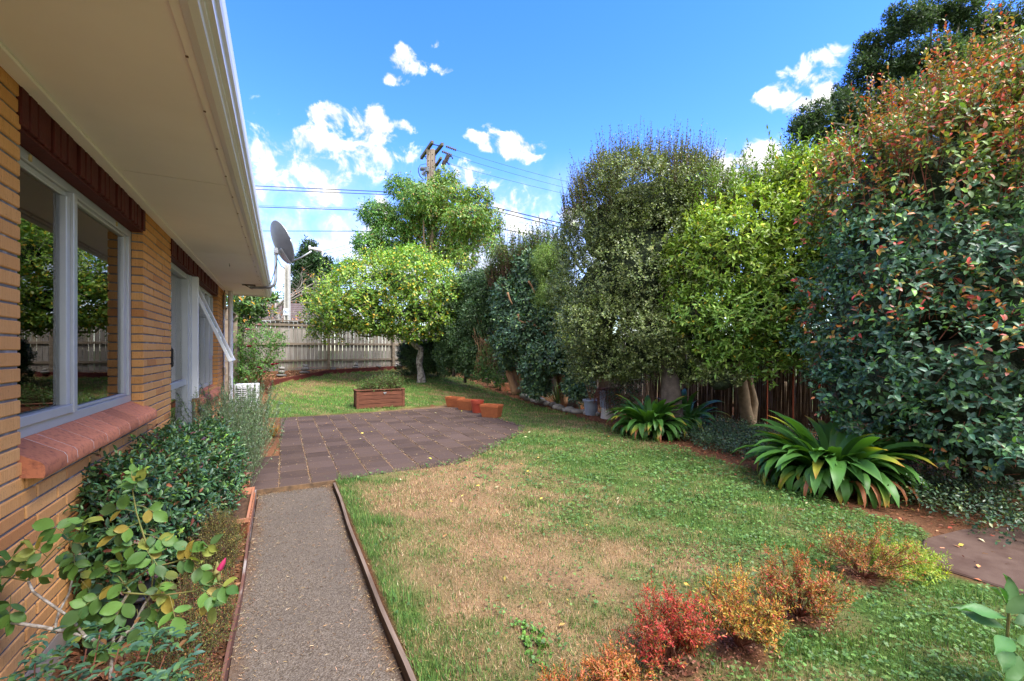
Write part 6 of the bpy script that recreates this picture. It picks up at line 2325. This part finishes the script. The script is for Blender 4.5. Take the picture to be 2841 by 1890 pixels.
def f_vinca2(rng, n):
    x, y = rng.uniform(4.9, 7.2, n), rng.uniform(.2, 3.0, n)
    k_ = (x > bed_x(y) + .30 + .1 * fnoise(x, y, 4, 5))
    return x[k_], y[k_]


cover('hedge_ground_cover', 'low trailing leaves along the foot of the red-tipped hedge', 'ground cover', f_vinca2, 3600, 5, .042, .022, VC + [(.16, .2, .05)], [3, 3, 2, 1, .6], 5, .3)


def f_under(rng, n):
    x, y = rng.uniform(6.4, 8.6, n), rng.uniform(6.6, 18.5, n)
    k_ = (x > bed_x(y) + .45 + .15 * fnoise(x, y, 6, 3)) & (rng.random(n) < .8)
    return x[k_], y[k_]


cover('shade_ground_cover', 'sparse dark seedlings in the leaf litter below the tall trees', 'ground cover', f_under, 1500, 5, .05, .025, VC, [3, 3, 2, 1], 7, .18)
# ivy climbing the fence behind the grey planter
iv = thing('ivy_mass', (7.75, 7.7, 0), 'brown and green ivy mass between the grey planter and the reed screen', 'ivy')


def ivy_col(c, s, rng):
    b = rng.random(len(c)) < np.clip(.75 - s['pos'][:, 2] * .45, .1, .75)
    return np.where(b[:, None], palette(len(c), rng, [(.17, .085, .055), (.11, .06, .045), (.24, .14, .09)], [2, 2, 1], .2), c)


crown(iv, [lump(1745, 1040, 9.9, 34, 75, .4), lump(1725, 1095, 9.6, 34, 50, .4), lump(1790, 980, 10.0, 40, 60, .4), lump(1700, 1000, 10.3, 30, 40, .4)], 1500, 6, .16, .045, .028, VC, [3, 3, 2, 1], None, 'diamond', .1, .7, .5, .15, 0, (.5, 1.), .2, .4, 31, ivy_col)
MB().tube([(7.75, 7.9, 0), (7.8, 7.85, .6), (7.7, 7.8, 1.2)], .02, 6).build('stem', M_TWIG, iv)
# thin shrub in the grey pot
g = G(1640, 1152)
gs = thing('potted_shrub', (g.x, g.y, .33), 'thin twiggy shrub growing out of the blue-grey pot', 'shrub')
rl = random.Random(91)
for i in range(4):
    MB().tube(wobble((g.x + rl.uniform(-.02, .02), g.y, .33), (g.x + rl.uniform(-.18, .2), g.y + rl.uniform(-.15, .15), rl.uniform(.8, 1.1)), 6, .02, rl), [.008, .007, .006, .005, .004, .003, .002], 5).build('stem', M_BARK_TAN, gs)
crown(gs, [wlump((g.x + .02, g.y, .85), .2, .2, .2)], 90, 5, .1, .035, .018, [(.09, .14, .05), (.13, .13, .05)], [1, 1], None, 'diamond', .6, .5, .4, 0, 0, (.2, 1.), .2, 1., 33)
# herbs in the timber planter
hp = thing('planter_herbs', (2.3, 12.15, .55), 'straggly green and dry herbs growing out of the timber planter', 'herbs')
cpl = (pl0 + pl1) / 2
nrm_p = Vector((-dvec.y, dvec.x, 0)).normalized()
lumps_h = []
for i, (f_, r_, h_) in enumerate(((.15, .16, .10), (.35, .2, .15), (.55, .22, .22), (.72, .2, .24), (.9, .16, .2))):
    q = pl0.lerp(pl1, f_) + nrm_p * .2
    lumps_h.append(wlump((q.x, q.y, pz + .47 + h_ * .5), r_, .2, h_))
crown(hp, lumps_h, 520, 8, .18, .045, .02, [(.085, .16, .04), (.12, .21, .05), (.16, .10, .045), (.06, .11, .03)], [3, 2, 1.3, 1], None, 'diamond', 1.0, .3, .4, 0, 0, (.2, 1.), .2, 1., 34, twig=(M_TWIG, .003, .8))

# ------------------------------------------------------------------ bed along the house
# clipped nandina mound
nd = thing('nandina_mound', (-.7, 4.3, 0), 'dense clipped mound of pointed green leaves under the near window', 'shrub')
nl_ = [wlump((-.84, 3.45, .50), .17, .38, .38), wlump((-.76, 3.95, .46), .25, .50, .42), wlump((-.68, 4.55, .42), .29, .55, .42), wlump((-.64, 5.0, .40), .28, .45, .42), wlump((-.80, 4.4, .58), .20, .8, .30)]


def nan_col(c, s, rng):
    n = len(c)
    z = s['pos'][:, 2]
    low = np.clip((.42 - z) / .4, 0, 1)
    br_ = rng.random(n) < .05 + .30 * low
    new = rng.random(len(s['base']))[s['id']] < .10
    c = np.where(new[:, None], c * np.array((2.3, 2.0, 1.0)), c)
    return np.where(br_[:, None], palette(n, rng, [(.16, .05, .035), (.24, .09, .045), (.10, .04, .05)], [2, 1.4, 1], .2), c)


crown(nd, nl_, 3600, 8, .11, .056, .023, [(.045, .105, .045), (.062, .14, .05), (.034, .08, .044), (.11, .19, .055)], [3, 3, 2, 1.3], M_GLOSS, 'oval', .55, .6, .45, .12, 300, (.62, 1.03), .14, .3, 41, nan_col, zmin=.03, core=.7, twig=(M_TWIG_RED, .0025, .3))
for i in range(7):
    MB().tube(wobble((-.7 + rl.uniform(-.1, .1), 4.3 + rl.uniform(-.5, .6), -.05), (-.7 + rl.uniform(-.1, .1), 4.3 + rl.uniform(-.6, .7), .6), 5, .03, rl), .009, 5).build('stem', M_TWIG, nd)

# rosemary
rm = thing('rosemary_bush', (-.55, 6.3, 0), 'wispy grey-green rosemary bush below the far window', 'rosemary')
rng = np.random.default_rng(42)
n = 420
bx0 = np.stack((rng.uniform(-.9, -.3, n), rng.uniform(5.35, 8.4, n), np.full(n, .0)), 1)
lean = np.stack((rng.normal(.12, .28, n), rng.normal(0, .3, n), np.full(n, 1.)), 1)
Ls = rng.uniform(.55, 1.2, n)
mb = MB()
pp, dd, nn2, ids = [], [], [], []
for i in range(n):
    d0 = Vector(lean[i]).normalized()
    p0 = Vector(bx0[i])
    pts = []
    q = p0.copy()
    for k_ in range(8):
        pts.append(q.copy())
        d0 = (d0 + Vector((rng.normal(0, .10), rng.normal(0, .10), .06))).normalized()
        q = q + d0 * Ls[i] / 7
    mb.tube(pts, [.004 - .0004 * k_ for k_ in range(8)], 3, False)
    m_ = int(100 * Ls[i])
    for _ in range(m_):
        t_ = rng.uniform(.18, 1.0) * 6.99
        k_ = int(t_)
        pp.append(pts[k_].lerp(pts[k_ + 1], t_ - k_))
        ax = (pts[k_ + 1] - pts[k_]).normalized()
        dd.append(Vector(rng.normal(size=3)).normalized() * .8 + ax * .75)
        nn2.append(ax)
mb.build('stems', simple('rosemary_stem', (.20, .21, .15), (.15, .13, .09), 12), rm)['kind'] = 'stuff'
pp, dd, nn2 = (np.array([tuple(q) for q in a_]) for a_ in (pp, dd, nn2))
foliage('needles', rm, M_LEAF, pp, dd, nn2, rng.uniform(.026, .046, len(pp)), rng.uniform(.006, .0095, len(pp)), palette(len(pp), rng, [(.15, .23, .12), (.2, .29, .16), (.10, .17, .09), (.26, .34, .2)], [3, 2, 2, 1], .2), 'diamond')
fl = pp[rng.choice(len(pp), 60)]
fl = fl[(fl[:, 1] > 6.2) & (fl[:, 2] > .3)]
if len(fl):
    foliage('flowers', rm, M_LEAF, np.repeat(fl, 4, 0), rng.normal(size=(len(fl) * 4, 3)), rng.normal(size=(len(fl) * 4, 3)), np.full(len(fl) * 4, .022), np.full(len(fl) * 4, .014), np.tile(np.array((.5, .5, .6)), (len(fl) * 4, 1)), 'diamond')

# small heath shrubs
HC = [(.13, .14, .03), (.20, .18, .04), (.09, .125, .035), (.30, .17, .045), (.34, .08, .05)]


def heath(c, r, n, label, seed, probs):
    th_ = thing('heath_shrub', (c[0], c[1], 0), label, 'shrub', 'small heath shrubs in the house bed')
    crown(th_, [wlump(c, *r), wlump((c[0] + r[0] * .3, c[1] + r[1] * .4, c[2] * .85), r[0] * .7, r[1] * .7, r[2] * .8), wlump((c[0] - r[0] * .3, c[1] - r[1] * .4, c[2] * .8), r[0] * .7, r[1] * .7, r[2] * .75)], n, 11, .07, .0125, .0055, HC, probs, None, 'diamond', .8, .6, .4, 0, 0, (.35, 1.05), .22, .8, seed, zmin=.0, twig=(M_TWIG, .0015, 1.0))
    for i in range(5):
        MB().tube(wobble((c[0], c[1], -.03), (c[0] + rl.uniform(-.5, .5) * r[0], c[1] + rl.uniform(-.5, .5) * r[1], c[2]), 4, .01, rl), .005, 4).build('stem', M_TWIG, th_)


heath((-.42, 3.68, .21), (.14, .30, .19), 1500, 'golden-olive heath shrub between the nandina mound and the path', 51, [3, 3, 2, 1, .1])
heath((-.43, 2.85, .13), (.17, .42, .14), 1900, 'low bronze heath shrub below the rose beside the path edging', 52, [2.4, 1.6, 2.4, 1.4, .8])
heath((-.42, 2.05, .13), (.17, .34, .14), 1700, 'reddish heath shrub at the bottom of the picture beside the edging', 53, [2, 1.5, 2, 1.6, 1.4])

# ------------------------------------------------------------------ rose in the foreground
rf = thing('garden_rose', P(310, 1890, 1.75), 'foreground rose with lichen-grey canes and one magenta bud', 'rose bush', 'roses')
rl = random.Random(101)
WC = [([(318, 2000, 1.75), (312, 1900, 1.75), (305, 1830, 1.74), (288, 1788, 1.74), (235, 1765, 1.74), (130, 1742, 1.72), (0, 1722, 1.70), (-60, 1700, 1.70)], .0085, .006),
      ([(305, 1832, 1.74), (340, 1765, 1.74), (370, 1742, 1.75), (398, 1682, 1.76), (420, 1650, 1.77)], .008, .005),
      ([(236, 1766, 1.74), (200, 1718, 1.73), (160, 1690, 1.72), (92, 1643, 1.70), (78, 1612, 1.70)], .006, .0045),
      ([(152, 1745, 1.72), (162, 1700, 1.74), (190, 1650, 1.78), (212, 1560, 1.80)], .005, .004),
      ([(300, 2000, 1.72), (306, 1880, 1.72), (312, 1800, 1.72), (320, 1700, 1.75), (360, 1640, 1.76)], .007, .005)]
for pts, r0, r1 in WC:
    limb('cane', rf, M_CANE_W, interp_poly([P(*p) for p in pts], 22), r0, r1, 7)
GC = [([(78, 1612, 1.70), (85, 1605, 1.70), (115, 1565, 1.71), (155, 1520, 1.72), (230, 1465, 1.73)], .0032),
      ([(212, 1560, 1.80), (202, 1530, 1.80), (182, 1475, 1.80)], .0035),
      ([(420, 1545, 1.78), (400, 1490, 1.78), (378, 1420, 1.78), (366, 1350, 1.78), (366, 1322, 1.78)], .004),
      ([(345, 1625, 1.76), (420, 1575, 1.77), (500, 1556, 1.77), (545, 1540, 1.77)], .004),
      ([(340, 1645, 1.75), (450, 1652, 1.75), (540, 1640, 1.75), (596, 1605, 1.75), (603, 1580, 1.75)], .004),
      ([(420, 1650, 1.77), (425, 1590, 1.78), (420, 1545, 1.78)], .004),
      ([(78, 1612, 1.70), (40, 1605, 1.70), (-20, 1600, 1.70)], .0035),
      ([(360, 1640, 1.76), (330, 1600, 1.78), (290, 1590, 1.80)], .003)]
for pts, r_ in GC:
    limb('green_cane', rf, M_CANE_G, interp_poly([P(*p) for p in pts], 16), r_, r_ * .5, 6)
rng = np.random.default_rng(102)
lp, ld_, ln_, lL = [], [], [], []


def compound(px, py, D, ang, n=5, size=1.0, drop=.5):
    """A rose leaf: a terminal leaflet and pairs along a drooping stalk. ang: direction in the picture plane, degrees."""
    b = P(px, py, D)
    a_ = R(ang)
    st = Vector(AX_R) * math.cos(a_) + Vector((0, 0, math.sin(a_))) + Vector(AX_F) * rng.normal(0, .35)
    st.normalize()
    ln = .075 * size
    e = b + st * ln + Vector((0, 0, -.02 * drop))
    MB().tube([b, (b + e) / 2 + Vector((0, 0, .006)), e], .0013, 4).build('leaf_stalk', M_CANE_G, rf)
    view = (Vector(cam.location) - b).normalized()
    k_ = (n - 1) // 2
    for i in range(n):
        if i == n - 1:
            p, d = e, st
        else:
            lev = (i // 2 + 1) / (k_ + .35)
            p = b.lerp(e, lev)
            sd = st.cross(view).normalized() * (1 if i % 2 else -1)
            d = (st * .55 + sd).normalized()
        d = (d + Vector((0, 0, -drop * rng.uniform(.3, 1.0))) + Vector(rng.normal(0, .18, 3))).normalized()
        nr = (view * .75 + Vector((0, 0, .55)) + Vector(rng.normal(0, .35, 3)))
        lp.append(p); ld_.append(d); ln_.append(nr); lL.append(.062 * size * rng.uniform(.8, 1.15) * (1.1 if i == n - 1 else .92))


CMP = [(60, 1600, 1.70, 160), (20, 1600, 1.70, 200), (-10, 1640, 1.70, 260), (30, 1650, 1.70, 270), (110, 1570, 1.71, 190), (130, 1545, 1.71, 100), (165, 1515, 1.72, 20), (190, 1495, 1.73, 120), (228, 1470, 1.73, 60), (215, 1555, 1.80, 200), (205, 1530, 1.80, 330), (195, 1500, 1.80, 30),
       (225, 1610, 1.79, 300), (375, 1420, 1.78, 170), (372, 1400, 1.78, 340), (368, 1365, 1.78, 60), (385, 1450, 1.78, 200), (395, 1480, 1.78, 340), (405, 1500, 1.78, 190), (415, 1540, 1.78, 350), (450, 1565, 1.77, 250), (480, 1560, 1.77, 20), (505, 1556, 1.77, 70), (540, 1540, 1.77, 40), (530, 1545, 1.77, 330), (430, 1572, 1.77, 110), (400, 1590, 1.77, 230), (360, 1615, 1.77, 180),
       (360, 1645, 1.75, 250), (400, 1650, 1.75, 280), (430, 1652, 1.75, 60), (470, 1650, 1.75, 300), (520, 1643, 1.75, 30), (555, 1632, 1.75, 340), (585, 1615, 1.75, 0), (560, 1625, 1.75, 290), (330, 1640, 1.75, 240), (300, 1640, 1.78, 200), (270, 1650, 1.78, 250), (240, 1680, 1.76, 270), (200, 1700, 1.74, 300), (310, 1600, 1.78, 130), (335, 1595, 1.78, 80), (290, 1590, 1.80, 190), (425, 1600, 1.78, 320), (420, 1560, 1.78, 150), (380, 1690, 1.76, 290), (400, 1680, 1.76, 330), (340, 1760, 1.74, 220), (75, 1615, 1.7, 30), (-20, 1605, 1.7, 100), (0, 1590, 1.7, 60)]
for (px, py, D, an_g) in CMP:
    compound(px, py, D, an_g, 5 if rng.random() < .6 else 3, rng.uniform(.85, 1.15), rng.uniform(.3, .9))
for (px, py, D, an_g) in ((366, 1330, 1.78, 100), (368, 1345, 1.78, 40), (364, 1350, 1.78, 150), (230, 1465, 1.73, 70)):
    compound(px, py, D, an_g, 5, .45, .1)
n = len(lp)
c = palette(n, rng, [(.085, .17, .035), (.12, .22, .045), (.06, .13, .035), (.20, .25, .05), (.30, .25, .05)], [3, 2.6, 2, 1.4, .8], .15)
LL2 = np.array(lL)
foliage('leaves', rf, M_LEAF, np.array([tuple(p) for p in lp]), np.array([tuple(p) for p in ld_]), np.array([tuple(p) for p in ln_]), LL2, LL2 * .66, c, 'fine', single=min(n, 300))
for (px, py, r_) in ((603, 1580, .010), (607, 1602, .008)):
    q = P(px, py, 1.75)
    MB().lathe([(.002, -.02), (r_ * .9, -.008), (r_, .004), (r_ * .5, .022), (.001, .032)], q, 10).build('bud', M_CANE_G, rf, smooth='all')
q = P(616, 1568, 1.75)
MB().tube([q - Vector((.02, 0, .028)), q - Vector((.006, 0, .010)), q + Vector((.004, 0, .008)), q + Vector((.012, 0, .026))], [.009, .011, .009, .002], 9).build('bloom', M_ROSE, rf, smooth='all')
MB().tube([q - Vector((.028, 0, .036)), q - Vector((.012, 0, .016))], [.006, .0125], 9).build('sepal', M_CANE_G, rf, smooth='all')

# nandina in the bottom-left corner
nb_ = thing('young_nandina', (-.62, 1.55, 0), 'blue-green young nandina sprays at the bottom left corner', 'shrub')
rng = np.random.default_rng(111)
lp, ld_, ln_, lL, lc = [], [], [], [], []
SPR = [(60, 1890, 1.5), (120, 1860, 1.52), (180, 1830, 1.55), (240, 1800, 1.55), (280, 1745, 1.58), (330, 1800, 1.56), (390, 1800, 1.55), (420, 1790, 1.55), (470, 1785, 1.58), (360, 1850, 1.5), (430, 1860, 1.5), (250, 1870, 1.46), (150, 1900, 1.44), (470, 1880, 1.5), (30, 1870, 1.5), (310, 1900, 1.44), (200, 1890, 1.48), (500, 1890, 1.5), (100, 1800, 1.55), (480, 1870, 1.47)]
for (px, py, D) in SPR:
    tip = P(px, py, D)
    root = Vector((tip.x * .5 - .31, tip.y * .5 + .8, 0.0))
    MB().tube(interp_poly([root, root.lerp(tip, .6) + Vector((0, 0, .05)), tip], 8), .0025, 4).build('stem', M_TWIG_RED, nb_)
    for k_ in range(4):
        o = tip + Vector(rng.normal(0, .022, 3))
        a_ = rng.uniform(0, 6.28)
        st = Vector((math.cos(a_), math.sin(a_), rng.uniform(-.1, .4))).normalized()
        for i in range(5):
            sd = st.cross(Vector((0, 0, 1))).normalized() * (1 if i % 2 else -1)
            d = st if i == 4 else (st * .7 + sd * .8)
            lp.append(o + st * (.012 * i)); ld_.append(d + Vector(rng.normal(0, .15, 3))); ln_.append(Vector((0, 0, 1)) + Vector(rng.normal(0, .3, 3))); lL.append(rng.uniform(.03, .048))
n = len(lp)
c = palette(n, rng, [(.045, .11, .075), (.065, .15, .08), (.10, .19, .06), (.17, .24, .05), (.24, .12, .05)], [3, 3, 1.6, 1, .35], .15)
LL2 = np.array(lL)
foliage('leaves', nb_, M_LEAF, np.array([tuple(p) for p in lp]), np.array([tuple(p) for p in ld_]), np.array([tuple(p) for p in ln_]), LL2, LL2 * .4, c, 'oval', single=290)

# ------------------------------------------------------------------ red and gold shrublets on the lawn
def shrublet(px, py, r, h, n, cols, probs, label, seed, spread=1.0):
    g = G(px, py)
    th_ = thing('fiery_shrublet', g, label, 'shrub', 'low red and gold shrublets on the lawn')
    rng = np.random.default_rng(seed)
    mb = MB()
    Pn, ax = [], []
    for i in range(n):
        a_ = rng.uniform(0, 6.28)
        f = rng.uniform(0, 1) ** .55
        q = Vector((g.x, g.y, 0))
        e = Vector((g.x + math.cos(a_) * r * f * spread, g.y + math.sin(a_) * r * f * spread, h * (.38 + .62 * rng.random()) * (1 - .3 * f * f)))
        m_ = q.lerp(e, .5) + Vector((rng.normal(0, .02), rng.normal(0, .02), .02))
        pts = interp_poly([q, m_, e], 5)
        mb.tube(pts, [.0035, .003, .0025, .002, .0015, .001], 3, False)
        for k_ in range(3, 6):
            d = (pts[k_] - pts[k_ - 1]).normalized()
            for _ in range(3):
                Pn.append(pts[k_ - 1].lerp(pts[k_], rng.random()))
                ax.append(d * .8 + Vector(rng.normal(0, .55, 3)) + Vector((0, 0, .35)))
    mb.build('stems', M_TWIG_RED, th_)['kind'] = 'stuff'
    Pn, ax = np.array([tuple(p) for p in Pn]), np.array([tuple(p) for p in ax])
    s = shoots(Pn, ax, 13, .075, .023, .0075, rng, 70, 25)
    c = palette(len(s['pos']), rng, cols, probs, .22)
    low = np.clip(1 - s['pos'][:, 2] / (h * .75), 0, 1)
    gr = rng.random(len(c)) < low * .6
    c = np.where(gr[:, None], palette(len(c), rng, [(.10, .13, .03), (.16, .10, .03)], [1, 1], .2), c)
    foliage('foliage', th_, M_LEAF, s['pos'], s['d'], s['nrm'], s['L'], s['W'], c, 'diamond')
    twigs('twigs', th_, M_TWIG_RED, s['base'], s['axis'], s['sl'], .0012, rng, .6)


RED, ORG, GLD, OLV, BRZ = (.42, .045, .035), (.50, .18, .04), (.48, .32, .05), (.25, .25, .05), (.36, .13, .055)
shrublet(1862, 1846, .23, .38, 50, [RED, BRZ, ORG, (.50, .08, .06)], [4, 2, 1, 1.5], 'bright red shrublet at the front of the row', 1)
shrublet(2052, 1795, .25, .40, 48, [ORG, GLD, RED, OLV], [3, 3, .8, 2], 'orange-gold shrublet second in the row, right of the bright red one', 2)
shrublet(2215, 1712, .28, .38, 50, [BRZ, OLV, ORG, RED], [3, 2.5, 2, 1], 'bronze-olive shrublet third in the row with reddish tips', 3)
shrublet(2395, 1604, .28, .40, 38, [BRZ, ORG, OLV, (.3, .12, .06)], [3, 2, 2, 2], 'open bronze shrublet at the back of the row', 4, 1.1)
shrublet(1722, 1940, .17, .20, 36, [(.5, .16, .07), ORG, (.55, .25, .10), OLV], [3, 2, 1.5, 1.4], 'orange shrublet cut by the bottom edge left of the bright red one', 5)
shrublet(1580, 2000, .18, .18, 30, [(.5, .16, .07), ORG, OLV], [3, 2, 1.4], 'low orange shrublet barely showing at the bottom edge', 6)
yc = thing('golden_clump', G(2525, 1590), 'low bright yellow-green clump beside the concrete slab', 'plant')
g = G(2525, 1590)
crown(yc, [wlump((g.x, g.y, .05), .26, .17, .10), wlump((g.x - .12, g.y + .08, .06), .15, .12, .10)], 420, 9, .07, .03, .009, [(.26, .33, .035), (.17, .28, .03), (.36, .34, .04)], [3, 2, 1.4], None, 'diamond', .7, .7, .5, 0, 0, (.3, 1.05), .2, 1., 61)
MB().tube([(g.x, g.y, -.02), (g.x, g.y, .06)], .006, 5).build('stem', M_TWIG, yc)

# broad-leaved plant at the right edge
bl2 = thing('broad_leaf_plant', (3.42, .93, 0), 'soft broad-leaved green plant cut by the right edge', 'plant')
rng = np.random.default_rng(121)
lp, ld_, ln_, lL = [], [], [], []
b0 = P(2800, 1850, 2.05); b0.z = 0
MB().tube([b0, P(2795, 1760, 2.05), P(2800, 1690, 2.05)], .006, 6).build('stem', M_CANE_G, bl2)
for (px, py, D, dx_, dz_, L) in ((2790, 1700, 2.0, .55, .5, .15), (2795, 1715, 2.0, -.95, .12, .17), (2790, 1745, 2.0, -1, .35, .19), (2800, 1770, 2.0, -1, -.02, .17), (2790, 1790, 2.05, -.9, -.35, .16), (2810, 1690, 2.05, .1, .9, .15), (2815, 1730, 2.0, .8, .3, .17), (2820, 1780, 2.0, .8, -.2, .16), (2795, 1680, 2.05, -.5, .6, .13), (2805, 1800, 2.05, -.3, -.7, .15), (2830, 1820, 2.0, -.6, -.5, .15), (2800, 1700, 2.05, -.3, .95, .13), (2822, 1700, 2.0, .4, .6, .14)):
    lp.append(P(px, py, D)); d = Vector(AX_R) * dx_ + Vector((0, 0, dz_)) + Vector(AX_F) * rng.normal(-.1, .3)
    ld_.append(d); ln_.append(Vector((0, 0, 1)) - Vector(AX_F) * .6 + Vector(rng.normal(0, .25, 3))); lL.append(L)
n = len(lp)
LL2 = np.array(lL)
foliage('leaves', bl2, M_LEAF, np.array([tuple(p) for p in lp]), np.array([tuple(p) for p in ld_]), np.array([tuple(p) for p in ln_]), LL2, LL2 * .42, palette(n, rng, [(.06, .145, .04), (.08, .18, .05)], [1, 1], .12), 'fine', single=n)
# rosette weed in the dry grass
wd = thing('lawn_weed', G(1492, 1800), 'bright green leafy weed spreading in the dry lawn', 'weed')
g = G(1492, 1800)
crown(wd, [wlump((g.x, g.y, .008), .08, .18, .012), wlump((g.x + .02, g.y + .15, .008), .07, .12, .012)], 46, 4, .016, .026, .022, [(.10, .22, .04), (.14, .27, .05)], [1, 1], None, 'oval', .9, .5, .5, 0, 0, (.2, 1.), .2, 1., 62)


def f_fallen(rng, n):
    x, y = rng.uniform(.8, 6.2, n), rng.uniform(1.0, 14, n)
    return x, y, hgt(x, y) + .02


scatter_litter('fallen_leaves', 'scattered yellow and brown leaves lying on the lawn', 'leaf litter', 260, f_fallen, [(.45, .36, .07), (.35, .17, .06), (.5, .45, .25)], [2, 2, 1], (.03, .06), M_DRY, .4, 66)
